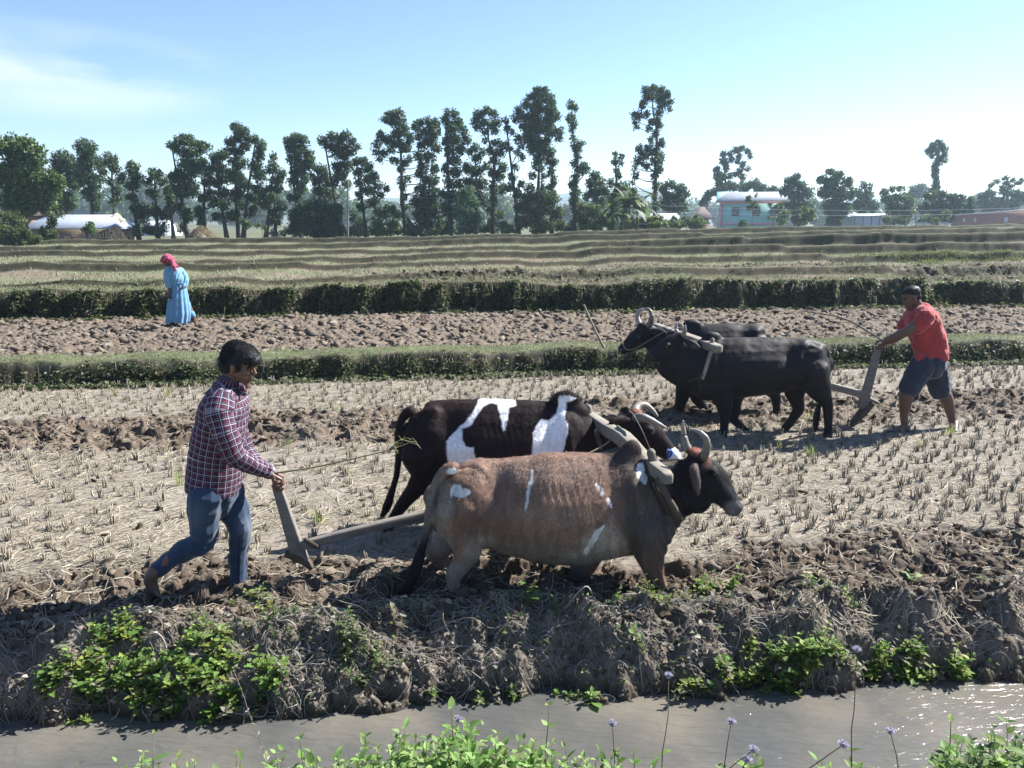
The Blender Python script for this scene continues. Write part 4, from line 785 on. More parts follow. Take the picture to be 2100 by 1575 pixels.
def cmix(n, rng, cols, j=.25):
    c = np.array(cols)[rng.integers(0, len(cols), n)]; return c * rng.uniform(1 - j, 1 + j, (n, 1))
STRAW = [(.62, .54, .40), (.54, .46, .34), (.72, .64, .50), (.44, .37, .28), (.58, .53, .42)]
# --- stubble clumps: a dozen shapes
def clump(seed, k=10):
    rng = np.random.default_rng(seed); V = []; F = []; C = []; n = 0
    for i in range(k):
        a = rng.uniform(0, 6.28); r = rng.uniform(0, .020); bx_, by_ = r * math.cos(a), r * math.sin(a); h = rng.uniform(.035, .085); ln = rng.normal(0, .22, 2) * h; w = rng.uniform(.0028, .0048); c = np.array(STRAW[rng.integers(0, 5)]) * rng.uniform(.6, 1.15)
        for (zz, ww, l) in ((-.02, w, 0), (h, w * .8, 1)):
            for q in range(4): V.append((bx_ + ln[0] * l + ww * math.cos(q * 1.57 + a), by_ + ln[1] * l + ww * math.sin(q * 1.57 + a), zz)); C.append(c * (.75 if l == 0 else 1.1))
        for q in range(4): F.append((n + q, n + (q + 1) % 4, n + 4 + (q + 1) % 4, n + 4 + q))
        F.append((n + 4, n + 5, n + 6, n + 7)); n += 8
    return np.array(V), np.array(F), np.array(C)
CL = [clump(700 + i, 7 + i % 6) for i in range(12)]
rng = np.random.default_rng(21); STP = []
for iy in range(58):
    y = 4.62 + iy * .158
    for ix in range(int(2 * 1.0 * y / .165) + 1):
        x = -1.0 * y + ix * .165; STP.append((x + rng.normal(0, .042), y + rng.normal(0, .042)))
STP = np.array(STP); fr, rr, f2, f3 = masks(STP[:, 0], STP[:, 1]); b1 = BUND1[0] + BUND1[1] * STP[:, 0]
keep = (fr < .3) & (rr < .35) & (STP[:, 1] < b1 - .08) & (STP[:, 1] > BANKY(STP[:, 0]) + .5) & (rng.random(len(STP)) < .35 + .6 * ss(.30, .5, fbm(STP[:, 0] * 1.1, STP[:, 1] * 1.3, oct=3, seed=140))); STP = STP[keep]
STZ = gz(STP[:, 0], STP[:, 1]); od = np.argsort(STP[:, 1] + .25 * np.abs(STP[:, 0]) + 50 * (np.abs(STP[:, 0]) > .70 * STP[:, 1])); STP = STP[od]; STZ = STZ[od]
cm = []
for i, (V, F, C) in enumerate(CL):
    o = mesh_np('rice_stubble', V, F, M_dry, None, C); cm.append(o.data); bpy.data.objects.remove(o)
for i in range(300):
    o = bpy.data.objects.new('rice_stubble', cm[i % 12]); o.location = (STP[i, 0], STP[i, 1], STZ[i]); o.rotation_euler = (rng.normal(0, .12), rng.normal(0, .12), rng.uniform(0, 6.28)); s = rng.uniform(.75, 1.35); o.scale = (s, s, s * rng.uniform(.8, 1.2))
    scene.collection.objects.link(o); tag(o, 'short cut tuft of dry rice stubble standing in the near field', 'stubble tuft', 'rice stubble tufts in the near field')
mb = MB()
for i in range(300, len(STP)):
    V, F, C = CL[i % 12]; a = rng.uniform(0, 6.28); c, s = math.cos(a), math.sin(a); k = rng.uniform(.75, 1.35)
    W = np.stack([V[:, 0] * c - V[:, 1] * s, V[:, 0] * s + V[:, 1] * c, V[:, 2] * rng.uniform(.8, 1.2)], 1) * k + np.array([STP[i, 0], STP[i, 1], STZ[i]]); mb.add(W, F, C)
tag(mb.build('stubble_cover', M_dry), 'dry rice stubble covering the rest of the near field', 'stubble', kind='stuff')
# --- loose straw lying about
def straw(n, rng, x, y, L, w, cols, lift=.006, up=.12, name='loose_straw'):
    z = gz(x, y); a = rng.normal(0, 1.1, n); D = np.stack([np.cos(a), np.sin(a), rng.normal(0, up, n)], 1); D /= np.linalg.norm(D, axis=1, keepdims=True)
    L = L * rng.uniform(.3, 1.2, n); x2 = x + D[:, 0] * L; y2 = y + D[:, 1] * L; xm = x + D[:, 0] * L * .5 + rng.normal(0, .08, n) * L; ym = y + D[:, 1] * L * .5 + rng.normal(0, .08, n) * L
    z2 = gz(x2, y2, True); zm = np.maximum(gz(xm, ym), (z + z2) / 2 - .02) + lift * rng.uniform(.3, 2.5, n); z0 = z + lift * rng.uniform(.2, 1.5, n); z2 = z2 + lift * rng.uniform(.2, 3, n)
    P = [np.stack(q, 1) for q in ((x, y, z0), (xm, ym, zm), (x2, y2, z2))]; S = np.stack([-D[:, 1], D[:, 0], np.full(n, .5)], 1); S /= np.linalg.norm(S, axis=1, keepdims=True); S2 = S * np.array([1, 1, -1])
    w = (w * rng.uniform(.6, 1.3, n))[:, None]; V = np.stack([P[0] - S * w, P[0] + S * w, P[1] + S * w, P[1] - S * w, P[2] + S * w * .7, P[2] - S * w * .7], 1).reshape(-1, 3)
    i = np.arange(n)[:, None] * 6; F = np.concatenate([i + np.array([[0, 1, 2, 3]]), i + np.array([[3, 2, 4, 5]])]); return V, F, np.repeat(cmix(n, rng, cols), 6, 0)
rng = np.random.default_rng(22); n = 115000
x, y = field_pts(n, rng, 4.5, 13.6, 1.25); fr, rr, f2, f3 = masks(x, y); b1 = BUND1[0] + BUND1[1] * x
k = (y < b1 + .1) & (rng.random(n) < np.where(fr > .5, .22, np.where(rr > .5, .3, 1.0)) * (.25 + 1.1 * ss(.3, .65, fbm(x * 1.4, y * 1.8, oct=3, seed=95)))); x = x[k]; y = y[k]
V, F, C = straw(len(x), rng, x, y, .17, .0034, STRAW)
tag(mesh_np('loose_straw', V, F, M_dry, None, C), 'dry straw scattered over the near field', 'straw', kind='stuff')
# --- clods
def clods(n, rng, x, y, s, cols, name, label, flat=.5, sub=1):
    import itertools
    t = (1 + 5 ** .5) / 2; I = np.array([(-1, t, 0), (1, t, 0), (-1, -t, 0), (1, -t, 0), (0, -1, t), (0, 1, t), (0, -1, -t), (0, 1, -t), (t, 0, -1), (t, 0, 1), (-t, 0, -1), (-t, 0, 1)]) / 1.9
    IF = np.array([(0, 11, 5), (0, 5, 1), (0, 1, 7), (0, 7, 10), (0, 10, 11), (1, 5, 9), (5, 11, 4), (11, 10, 2), (10, 7, 6), (7, 1, 8), (3, 9, 4), (3, 4, 2), (3, 2, 6), (3, 6, 8), (3, 8, 9), (4, 9, 5), (2, 4, 11), (6, 2, 10), (8, 6, 7), (9, 8, 1)])
    if sub:
        vs_ = [tuple(v) for v in I]; ca = {}; nf = []
        def mid(a, b):
            key = (min(a, b), max(a, b))
            if key not in ca: m = (np.array(vs_[a]) + np.array(vs_[b])); m = m / np.linalg.norm(m); vs_.append(tuple(m)); ca[key] = len(vs_) - 1
            return ca[key]
        for a, b, c in IF: ab, bc, ac = mid(a, b), mid(b, c), mid(a, c); nf += [(a, ab, ac), (b, bc, ab), (c, ac, bc), (ab, bc, ac)]
        I = np.array(vs_); I /= np.linalg.norm(I, axis=1, keepdims=True); IF = np.array(nf)
    m = len(I); jit = rng.normal(0, .17, (n, m, 3)); V = I[None] + jit * (1 if not sub else .8)
    # chop flat facets
    for q in range(7 if sub else 3):
        d = rdirs(n, rng)[:, None, :]; pr = (V * d).sum(2, keepdims=True); V = V - d * np.maximum(0, pr - rng.uniform(.3, .62, (n, 1, 1)))
    sc = s * np.stack([rng.uniform(.7, 1.5, n), rng.uniform(.7, 1.3, n), rng.uniform(.45, 1.0, n) * flat * 1.3], 1); V = V * sc[:, None, :]
    ax = rdirs(n, rng); an = rng.normal(0, .6, n); a2 = rng.uniform(0, 6.28, n)
    c, s_ = np.cos(an)[:, None, None], np.sin(an)[:, None, None]; K = ax[:, None, :]; V = V * c + np.cross(np.broadcast_to(K, V.shape), V) * s_ + K * (V * K).sum(2, keepdims=True) * (1 - c)
    c, s_ = np.cos(a2)[:, None], np.sin(a2)[:, None]; V = np.stack([V[..., 0] * c - V[..., 1] * s_, V[..., 0] * s_ + V[..., 1] * c, V[..., 2]], 2)
    z = gz(x, y); V += np.stack([x, y, z + sc[:, 2] * .25], 1)[:, None, :]
    F = (np.arange(n)[:, None, None] * m + IF[None]).reshape(-1, 3); C = np.repeat(cmix(n, rng, cols, .3), m, 0); V = V.reshape(-1, 3)
    return tag(mesh_np(name, V, F, M_clod, None, C), label, 'clods', kind='stuff')
SOIL = [(.19, .150, .112), (.15, .115, .084), (.23, .185, .142), (.115, .086, .062)]
rng = np.random.default_rng(23); n = 76000; x, y = field_pts(n, rng, 4.4, 12.0, 1.0); fr, rr, f2, f3 = masks(x, y); k = rng.random(n) < .26 * fr + .45 * rr + .006
x = x[k]; y = y[k]; n = len(x); sz = .012 + .05 * rng.random(n) ** 3.2; clods(n, rng, x, y, sz[:, None] * np.ones((1, 3)), SOIL, 'furrow_clods', 'broken brown clods turned up along the two plough furrows')
rng = np.random.default_rng(24); n = 38000; x, y = field_pts(n, rng, 11.5, 24, 1.0); fr, rr, f2, f3 = masks(x, y); k = rng.random(n) < .55 * f2 + .30 * f3; x = x[k]; y = y[k]; n = len(x); sz = .022 + .075 * rng.random(n) ** 2.6
clods(n, rng, x, y, sz[:, None] * np.ones((1, 3)), [(.27, .22, .175), (.23, .185, .14), (.19, .15, .115), (.31, .26, .21)], 'field_clods', 'grey-brown clods covering the ploughed middle field', sub=0)
# --- grass on the bunds and far terraces
GRS = [(.32, .34, .18), (.38, .37, .23), (.24, .29, .13), (.45, .42, .30), (.28, .31, .17)]
def grass(name, label, n, rng, fn, h, w, lean, cols, off=0.0, mt=None):
    x, y = fn(n); z = gz(x, y) - .01 + off; V, F, C = blades(x, y, z, h * rng.uniform(.45, 1.3, len(x)), w, lean, rng, cmix(len(x), rng, cols)); return tag(mesh_np(name, V, F, mt or M_dry, None, C), label, 'grass', kind='stuff')
rng = np.random.default_rng(25)
def f_b1(n):
    x = rng.uniform(-11.5, 12.5, n); u = rng.random(n); y = BUND1[0] + BUND1[1] * x + .20 + .85 * u; y = y + wobble(x, y); k = rng.random(n) < .35 + .65 * ss(.35, .6, fbm(x * 1.2, y * 2, oct=3, seed=97)); return x[k], y[k]
grass('bund_grass', 'short yellow-green grass along the crest of the first field bund', 42000, rng, f_b1, .05, .006, 1.3, GRS)
def f_b2(n):
    x = rng.uniform(-17, 18, n); y = BANK2[0] + BANK2[1] * x + .27 + 1.3 * rng.random(n) ** 1.3; y = y + 2.2 * wobble(x, y); k = rng.random(n) < .4 + .6 * ss(.35, .6, fbm(x * .9, y * 2, oct=3, seed=98)); return x[k], y[k]
grass('bank_grass', 'dry short grass on top of the tall field bank', 36000, rng, f_b2, .065, .010, 1.3, GRS)
def f_far(n):
    y = 17 + 35 * rng.random(n) ** 1.25; x = rng.uniform(-.74, .74, n) * y; b2 = BANK2[0] + BANK2[1] * x; k = (y > b2 + 1) & (rng.random(n) < .25 + .75 * ss(.42, .62, fbm(x * .35, y * .9, oct=3, seed=99))); return x[k], y[k]
grass('terrace_grass', 'thin dry grass on the terraces beyond the tall bank', 90000, rng, f_far, .085, .022, 1.2, [(.35, .40, .21), (.41, .41, .27), (.28, .35, .16), (.46, .43, .31), (.32, .32, .20)])
def f_pat(n):
    x = rng.normal(14.3, 2.0, n); y = rng.normal(26.3, .7, n); k = fbm(x * .9, y * 1.5, oct=3, seed=151) > .47; return x[k], y[k]
grass('green_patch', 'bright green seedling patch on the right-hand terrace', 6500, rng, f_pat, .11, .02, 1.1, [(.30, .36, .13), (.34, .38, .17), (.24, .30, .1)], mt=M_dry)
def f_front(n):
    x = rng.uniform(-4.8, 5.6, n); y = BANKY(x) + rng.uniform(.0, .65, n); k = rng.random(n) < ss(.42, .62, fbm(x * 2.2, y * 3, oct=3, seed=101)); return x[k], y[k]
grass('bank_edge_grass', 'dry wiry grass along the top of the canal bank', 16000, rng, f_front, .045, .0026, 1.6, [(.42, .37, .25), (.34, .31, .19), (.5, .44, .32), (.3, .32, .15)])
def f_sparse(n):
    x, y = field_pts(n, rng, 8.5, 13.4, .7); b1 = BUND1[0] + BUND1[1] * x; k = (y < b1) & (rng.random(n) < .5 * ss(.5, .7, fbm(x * .9, y * 1.5, oct=2, seed=103))); return x[k], y[k]
grass('field_grass', 'sparse yellow-green grass among the stubble before the first bund', 26000, rng, f_sparse, .07, .004, 1.2, [(.34, .35, .15), (.42, .38, .22), (.28, .33, .11)])
# --- leafy growth on the steep faces
LT = []
def leaf_template():
    m = 5; V = []; 
    for i in range(m + 1):
        t = i / m; w = .5 * (math.sin(math.pi * min(1, t * 1.02) ** .72) ** .85) if 0 < t < 1 else .02; zc = -.16 * t * t; f = .17 * w
        V += [(t, -w * .62, zc + f), (t, 0, zc), (t, w * .62, zc + f)]
    F = []
    for i in range(m): F += [(3 * i, 3 * i + 1, 3 * i + 4, 3 * i + 3), (3 * i + 1, 3 * i + 2, 3 * i + 5, 3 * i + 4)]
    return np.array(V), np.array(F)
LV, LF = leaf_template()
def leaves(P, D, Nn, size, col, width=1.0, curl=None):
    """ovate leaves: base point, direction, face normal"""
    n = len(P); D = D / np.linalg.norm(D, axis=1, keepdims=True); U = np.cross(Nn, D); U /= np.maximum(np.linalg.norm(U, axis=1, keepdims=True), 1e-9); W = np.cross(D, U); s = np.broadcast_to(np.asarray(size, float), (n,))[:, None, None]
    c = np.ones(n) if curl is None else curl
    wd = np.broadcast_to(np.asarray(width, float), (n,))
    V = P[:, None, :] + s * (LV[None, :, :1] * D[:, None, :] + (LV[None, :, 1:2] * wd[:, None, None]) * U[:, None, :] + (LV[None, :, 2:3] * c[:, None, None]) * W[:, None, :])
    m = len(LV); F = (np.arange(n)[:, None, None] * m + LF[None]).reshape(-1, 4); return V.reshape(-1, 3), F, np.repeat(col, m, 0)
def face_leaves(name, label, n, line, z0, z1, x0, x1, rng, size, cols, fn, depth=.3):
    x = rng.uniform(x0, x1, n); u = rng.random(n); k = rng.random(n) < fn(x, u); x = x[k]; u = u[k]; n = len(x)
    y = line[0] + line[1] * x + depth * (u - .15) + rng.normal(0, .03, n); y = y + (2.2 if size > .06 else 1) * wobble(x, y); z = gz(x, y, False) + rng.uniform(-.02, .06, n)
    P = np.stack([x, y - .03, z], 1); D = np.stack([rng.normal(0, .8, n), -.8 + rng.normal(0, .5, n), rng.normal(-.15, .5, n)], 1); Nn = np.stack([rng.normal(0, .5, n), -.3 + rng.normal(0, .5, n), np.full(n, 1.)], 1)
    V, F, C = leaves(P, D, Nn, size * rng.uniform(.5, 1.4, n), cmix(n, rng, cols, .3)); return tag(mesh_np(name, V, F, M_green, None, C), label, 'foliage', kind='stuff')
rng = np.random.default_rng(26)
WEED = [(.12, .17, .065), (.15, .20, .08), (.09, .13, .055), (.27, .30, .16), (.22, .20, .12)]
face_leaves('bund_foliage', 'low dark weeds on the front face of the first bund', 46000, (BUND1[0] - .12, BUND1[1]), 0, .35, -11, 12, rng, .055, WEED, lambda x, u: .30 + .70 * ss(.38, .6, fbm(x * 1.2 + u, u * 2 + x * .4, oct=4, seed=111)) )
face_leaves('bank_foliage', 'dark leafy growth hanging on the tall field bank', 85000, (BANK2[0] - .15, BANK2[1]), 0, .6, -16, 18, rng, .085, WEED, lambda x, u: .28 + .72 * ss(.38, .58, fbm(x * .8 + u * 1.2, u * 2.5 + x * .3, oct=4, seed=113) + .12 * (x < -6) - .02), .42)
# hanging dead grass on the faces
def drape(name, label, n, line, x0, x1, rng, L, w, cols, off=.1):
    x = rng.uniform(x0, x1, n); y = line[0] + line[1] * x + off + rng.uniform(-.05, .2, n); y = y + (2.2 if L > .2 else 1) * wobble(x, y); z = gz(x, y, False) + .01; k = rng.random(n) < .2 + .8 * ss(.4, .6, fbm(x * 1.6, y, oct=3, seed=115)); x = x[k]; y = y[k]; z = z[k]; n = len(x)
    d = np.stack([rng.normal(0, .35, n), -.55 - .3 * rng.random(n), -1.2 + rng.normal(0, .4, n)], 1); d /= np.linalg.norm(d, axis=1, keepdims=True); l = (L * rng.uniform(.3, 1.2, n))[:, None]; P0 = np.stack([x, y, z], 1); P1 = P0 + np.stack([d[:, 0] * .3, d[:, 1] * .9, d[:, 2] * 0 + .25], 1) * l * .4; P2 = P0 + d * l
    S = np.stack([np.ones(n), np.zeros(n), rng.normal(0, .3, n)], 1) * w; V = np.stack([P0 - S, P0 + S, P1 + S, P1 - S, P2 + S * .4, P2 - S * .4], 1).reshape(-1, 3); i = np.arange(n)[:, None] * 6
    F = np.concatenate([i + np.array([[0, 1, 2, 3]]), i + np.array([[3, 2, 4, 5]])]); return tag(mesh_np(name, V, F, M_dry, None, np.repeat(cmix(n, rng, cols), 6, 0)), label, 'grass', kind='stuff')
drape('hanging_grass', 'dead grass hanging over the lip of the tall bank', 7000, BANK2, -17, 18, rng, .30, .006, [(.30, .27, .17), (.20, .20, .10), (.24, .20, .14)])
drape('hanging_bund_grass', 'dead grass hanging over the lip of the first bund', 3500, BUND1, -11, 12, rng, .18, .0035, [(.32, .29, .18), (.22, .23, .11), (.26, .21, .15)])

# ================================================================ canal bank: crumbs, dead stems, leaves, weeds
rng = np.random.default_rng(31); n = 22000; x = rng.uniform(-5.2, 6.0, n); y = BANKY(x) + rng.uniform(-.22, .62, n); sz = .005 + .022 * rng.random(n) ** 3.5
k = gz(x, y) > WATER_Z + .02; x = x[k]; y = y[k]; sz = sz[k]
clods(len(x), rng, x, y, sz[:, None] * np.ones((1, 3)), [(.27, .23, .185), (.22, .18, .14), (.17, .135, .10), (.33, .29, .24)], 'bank_crumbs', 'crumbled grey soil lumps on the canal bank', flat=.8)
def strands(name, label, n, rng, fn, L, w, cols, seg=7, out=.03, down=.5, wild=.55):
    x, y = fn(n); n = len(x); l = L * rng.uniform(.25, 1.25, n) / seg; a = rng.uniform(0, 2 * np.pi, n); tu = rng.normal(0, .35, n); ox_ = rng.uniform(.004, out, n); P = []
    for i in range(seg + 1):
        z = gz(x, y) + ox_ * (1 - abs(2 * i / seg - 1) ** 2) * rng.uniform(.5, 1.6, n) + .003; P.append(np.stack([x, y, z], 1))
        a = a + tu + rng.normal(0, wild, n) * .6; st_ = l; x = x + np.cos(a) * st_; y = y + np.sin(a) * st_ * .55
    P = np.stack(P, 1)
    for _ in range(2): P[:, 1:-1] = (P[:, :-2] + 2 * P[:, 1:-1] + P[:, 2:]) / 4
    P[:, :, 2] += .006
    T_ = np.gradient(P, axis=1); T_ /= np.maximum(np.linalg.norm(T_, axis=2, keepdims=True), 1e-9); vw = P - np.array([0, 0, 1.0]) ; up = np.array([0, -.6, .8]); S = np.cross(T_, up); S /= np.maximum(np.linalg.norm(S, axis=2, keepdims=True), 1e-9)
    wd = (w * rng.uniform(.5, 1.5, n))[:, None, None] * np.linspace(1, .4, seg + 1)[None, :, None]; up2 = np.cross(S, T_) * wd * .8
    V = np.stack([P - S * wd, P + up2, P + S * wd], 2); m = (seg + 1) * 3; i = np.arange(n)[:, None] * m
    q = np.array([(3 * j + c, 3 * j + c + 1, 3 * j + c + 4, 3 * j + c + 3) for j in range(seg) for c in (0, 1)]); F = (i[:, :, None] + q[None]).reshape(-1, 4)
    return tag(mesh_np(name, V.reshape(-1, 3), F, M_dry, None, np.repeat(cmix(n, rng, cols), m, 0)), label, 'dead stems', kind='stuff')
DEAD = [(.60, .56, .49), (.48, .44, .37), (.68, .64, .57), (.36, .31, .25), (.55, .49, .40)]
def f_bank(n):
    x = rng.uniform(-5.0, 5.8, n); y = BANKY(x) + rng.uniform(-.20, .60, n); k = (rng.random(n) < .2 + .8 * ss(.38, .6, fbm(x * 1.6, y * 3, oct=3, seed=131) + .06 * (np.abs(x) < 1.6))) & (gz(x, y) > WATER_Z + .03); return x[k], y[k]
strands('dead_stems', 'tangle of grey dead stems and roots on the canal bank', 9500, rng, f_bank, .22, .0022, DEAD, out=.045)
strands('dead_roots', 'longer curling dead stems trailing over the canal bank', 420, rng, f_bank, .55, .0042, DEAD, seg=12, out=.07, wild=.45)
# ground litter in the furrow
def f_fur(n):
    x, y = field_pts(n, rng, 4.4, 10.5, 1.0); fr, rr, f2, f3 = masks(x, y); k = (fr + rr) > .4; return x[k], y[k]
strands('furrow_straw', 'bent straw and roots turned up in the furrows', 9000, rng, f_fur, .16, .0026, STRAW + [(.3, .25, .19)] * 3, seg=5, out=.03)
def bank_leaves(name, label, n, rng, fn, size, cols, m_, width=1.0, up=.6):
    x, y = fn(n); n = len(x); z = gz(x, y) + rng.uniform(.0, .05, n); D = np.stack([rng.normal(0, 1, n), rng.normal(-.3, .8, n), rng.normal(-.1, .6, n)], 1); Nn = np.stack([rng.normal(0, .6, n), rng.normal(-.4, .6, n), np.full(n, up)], 1)
    V, F, C = leaves(np.stack([x, y, z], 1), D, Nn, size * rng.uniform(.4, 1.3, n), cmix(n, rng, cols, .3), width, rng.uniform(.5, 3, n)); return tag(mesh_np(name, V, F, m_, None, C), label, 'leaves', kind='stuff')
bank_leaves('dead_leaves', 'curled pale dead leaves on the canal bank', 5200, rng, f_bank, .040, [(.42, .38, .30), (.34, .30, .24), (.50, .47, .38), (.30, .31, .20), (.26, .20, .14)], M_dry)
# --- broad leaved weeds
GW = [(.19, .33, .075), (.24, .39, .09), (.15, .27, .07), (.31, .43, .12), (.20, .30, .10)]; GWd = [(.12, .20, .07), (.15, .24, .09), (.19, .26, .12), (.10, .16, .06), (.30, .32, .16)]
YL = [(.40, .44, .10), (.34, .42, .12)]
def weed_plant(root, h, rng, lsize, cols, lean=None, pairs=None, width=1.0, stemw=.0022, branch=2, stemcol=(.16, .18, .09)):
    """upright weed: stems with opposite leaves. returns (stem pieces, leaf arrays)"""
    SV = []; P = []; D = []; Nn = []; S = []; C = []
    for b in range(branch):
        az = rng.uniform(0, 6.28); ln = (lean if lean is not None else np.array([0, 0])) + rng.normal(0, .22, 2) + (np.array([math.cos(az), math.sin(az)]) * .35 if b else 0)
        hh = h * (1 if b == 0 else rng.uniform(.45, .9)); p = np.array(root) - np.array([0, 0, .02]); v = np.array([ln[0], ln[1], 1.]); v /= np.linalg.norm(v); k = pairs or max(3, int(hh / .035)); pts = [p.copy()]; a0 = rng.uniform(0, 3.14)
        for i in range(k):
            v = v + rng.normal(0, .07, 3) * np.array([1, 1, .3]); v /= np.linalg.norm(v); p = p + v * hh / k; pts.append(p.copy()); t = (i + 1) / k
            if t > .18:
                for sgn in (0, math.pi):
                    a = a0 + sgn + i * 1.57 + rng.normal(0, .25); d = np.array([math.cos(a), math.sin(a), rng.uniform(.05, .55) + .5 * (t > .85)]); P.append(p.copy()); D.append(d); Nn.append([-.3 * d[0] + rng.normal(0, .2), -.3 * d[1] + rng.normal(0, .2), 1.0])
                    S.append(lsize * rng.uniform(.45, 1.3) * (.55 + .6 * math.sin(math.pi * min(1, t * .95 + .05)) if t < .9 else .6)); C.append(np.array(cols[rng.integers(0, len(cols))]) * rng.uniform(.8, 1.25) * (1 + .3 * t))
        SV.append((pts, stemw * (1.3 if b == 0 else 1)))
    return SV, np.array(P), np.array(D), np.array(Nn), np.array(S), np.array(C)
def stems_mesh(SVs, col):
    mb = MB()
    for pts, w in SVs: add_tube(mb, [Vector(p) for p in pts], [w * (1 - .55 * i / len(pts)) for i in range(len(pts))], n=4, cap=False, col=col)
    return mb
def patch(name, label, spots_, rng, dens, h, lsize, cols, width=1.0, dead=0.0, cat='weeds'):
    """ground cover made of many weed plants; spots_=(px,py,rx,ry) of the photo, rooted on the ground there"""
    SVs = []; PP = []; DD = []; NN = []; S_ = []; CC = []
    for (px, py, rx, ry) in spots_:
        c0 = hit(px, py); k = mpp(px, py, c0.y); n = int(dens * rx * ry / 100)
        QS = []
        for i in range(n):
            a = rng.uniform(0, 6.28); r = math.sqrt(rng.random()); QS.append(hit(px + rx * r * math.cos(a), py + ry * r * math.sin(a) + 6, 3.4, 6.5))
        zz = gz(np.array([q.x for q in QS]), np.array([q.y for q in QS])) if n else []
        for i in range(n):
            q = QS[i]; q.z = max(float(zz[i]), WATER_Z)
            sv, P, D, Nn, S, C = weed_plant(q, h * rng.uniform(.4, 1.15), rng, lsize * rng.uniform(.8, 1.2), cols, lean=np.array([0, -.35]), branch=2, width=width); SVs += sv; PP.append(P); DD.append(D); NN.append(Nn); S_.append(S)
            if rng.random() < dead: C = C * 0 + np.array([.42, .40, .30]) * rng.uniform(.8, 1.2)
            CC.append(C)
    V, F, C = leaves(np.concatenate(PP), np.concatenate(DD), np.concatenate(NN), np.concatenate(S_), np.concatenate(CC), width, rng.uniform(.3, 2, sum(map(len, PP))))
    o = tag(mesh_np(name, V, F, M_green, None, C), label, cat, kind='stuff'); sm = stems_mesh(SVs, (.17, .17, .09)).build('stems', M_dry); sm.parent = o; sm['kind'] = 'stuff'; return o
rng = np.random.default_rng(33)
patch('bank_weeds', 'dense green weeds spilling down the canal bank at the left, below the man in the checked shirt', [(250, 1335, 60, 50), (430, 1345, 60, 60), (330, 1400, 90, 50), (440, 1430, 50, 40), (250, 1290, 30, 20), (190, 1390, 40, 40), (330, 1460, 60, 14), (120, 1420, 40, 30), (560, 1400, 30, 40)], rng, 1.4, .15, .048, GW + YL[:1], dead=.06)
patch('bank_weeds', 'sunlit weeds on the crest of the bank around the front foot of the near ploughman', [(400, 1262, 40, 12), (520, 1235, 60, 18), (450, 1290, 70, 12), (580, 1255, 40, 14)], rng, 1.6, .13, .034, GWd + YL, dead=.2)
patch('bank_weeds', 'greyish green weeds drooping down the bank left of centre', [(730, 1330, 40, 50), (760, 1390, 40, 40), (700, 1280, 24, 26), (790, 1350, 30, 30)], rng, 1.1, .13, .034, GWd, dead=.3)
patch('bank_weeds', 'bright weeds along the crest in front of the brown ox head', [(1330, 1225, 60, 14), (1410, 1215, 50, 14), (1480, 1210, 30, 16), (1270, 1240, 26, 10)], rng, 1.8, .14, .034, GW + YL, dead=.12)
patch('bank_weeds', 'low bright weeds on the crest at the right of the bank', [(1690, 1215, 60, 12), (1750, 1222, 30, 8), (1600, 1222, 20, 6)], rng, 1.8, .12, .032, GW + YL + GWd, dead=.2)
patch('bank_weeds', 'thick green weeds hanging into the water at the right', [(1560, 1350, 60, 26), (1650, 1360, 70, 30), (1740, 1370, 60, 30), (1830, 1350, 60, 36), (1880, 1380, 40, 26), (1480, 1385, 30, 30), (1620, 1400, 60, 16), (1960, 1370, 30, 20), (1420, 1410, 30, 16)], rng, 1.6, .14, .048, GW + YL, dead=.1)
patch('bank_weeds', 'trailing weeds at the waterline below the centre of the bank', [(1020, 1430, 60, 14), (1160, 1420, 50, 12), (1230, 1445, 16, 6), (560, 1440, 40, 18), (900, 1440, 30, 10)], rng, .9, .09, .036, GWd + GW[:2], dead=.25)
patch('water_weeds', 'yellow-green weeds standing in the shallow water at the left', [(420, 1490, 20, 8), (170, 1500, 24, 10), (520, 1478, 16, 6)], rng, 1.6, .08, .030, YL + GW[:2])
def f_all(n):
    x = rng.uniform(-4.8, 5.6, n); y = BANKY(x) + rng.uniform(-.15, .6, n); k = (rng.random(n) < ss(.5, .66, fbm(x * 2.6 + 7, y * 4, oct=3, seed=133))) & (gz(x, y) > WATER_Z + .02); return x[k], y[k]
bank_leaves('creeper', 'small scattered green leaves over the canal bank', 5200, rng, f_all, .026, GWd + GW, M_green)
# --- plants on the viewer's own bank
def nroot(px, py, Y):
    a = at(px, py, Y); z = float(gz(np.array([a.x]), np.array([Y]), False)[0]); return np.array([a.x, Y, z]), a.z - z
def near_patch(label, rows, rng, n, lsize, cols, cat='weeds'):
    SVs = []; PP = []; DD = []; NN = []; S_ = []; CC = []
    for i in range(n):
        r = rows[rng.integers(0, len(rows))]; px = rng.uniform(r[0], r[1]); Y = rng.uniform(2.72, 3.0); q, h = nroot(px, r[2] + rng.uniform(0, 60), Y)
        if h < .03: h = .05
        sv, P, D, Nn, S, C = weed_plant(q, h, rng, lsize * rng.uniform(.8, 1.25), cols, branch=2, pairs=max(4, int(h / .045))); SVs += sv; PP.append(P); DD.append(D); NN.append(Nn); S_.append(S); CC.append(C)
    V, F, C = leaves(np.concatenate(PP), np.concatenate(DD), np.concatenate(NN), np.concatenate(S_), np.concatenate(CC), .85, rng.uniform(.3, 1.6, sum(map(len, PP))))
    o = tag(mesh_np('near_weeds', V, F, M_green, None, C), label, cat, kind='stuff'); sm = stems_mesh(SVs, (.20, .22, .10)).build('stems', M_dry); sm.parent = o; sm['kind'] = 'stuff'
GB = [(.25, .41, .11), (.31, .49, .14), (.20, .35, .09), (.36, .50, .18), (.30, .38, .16)]
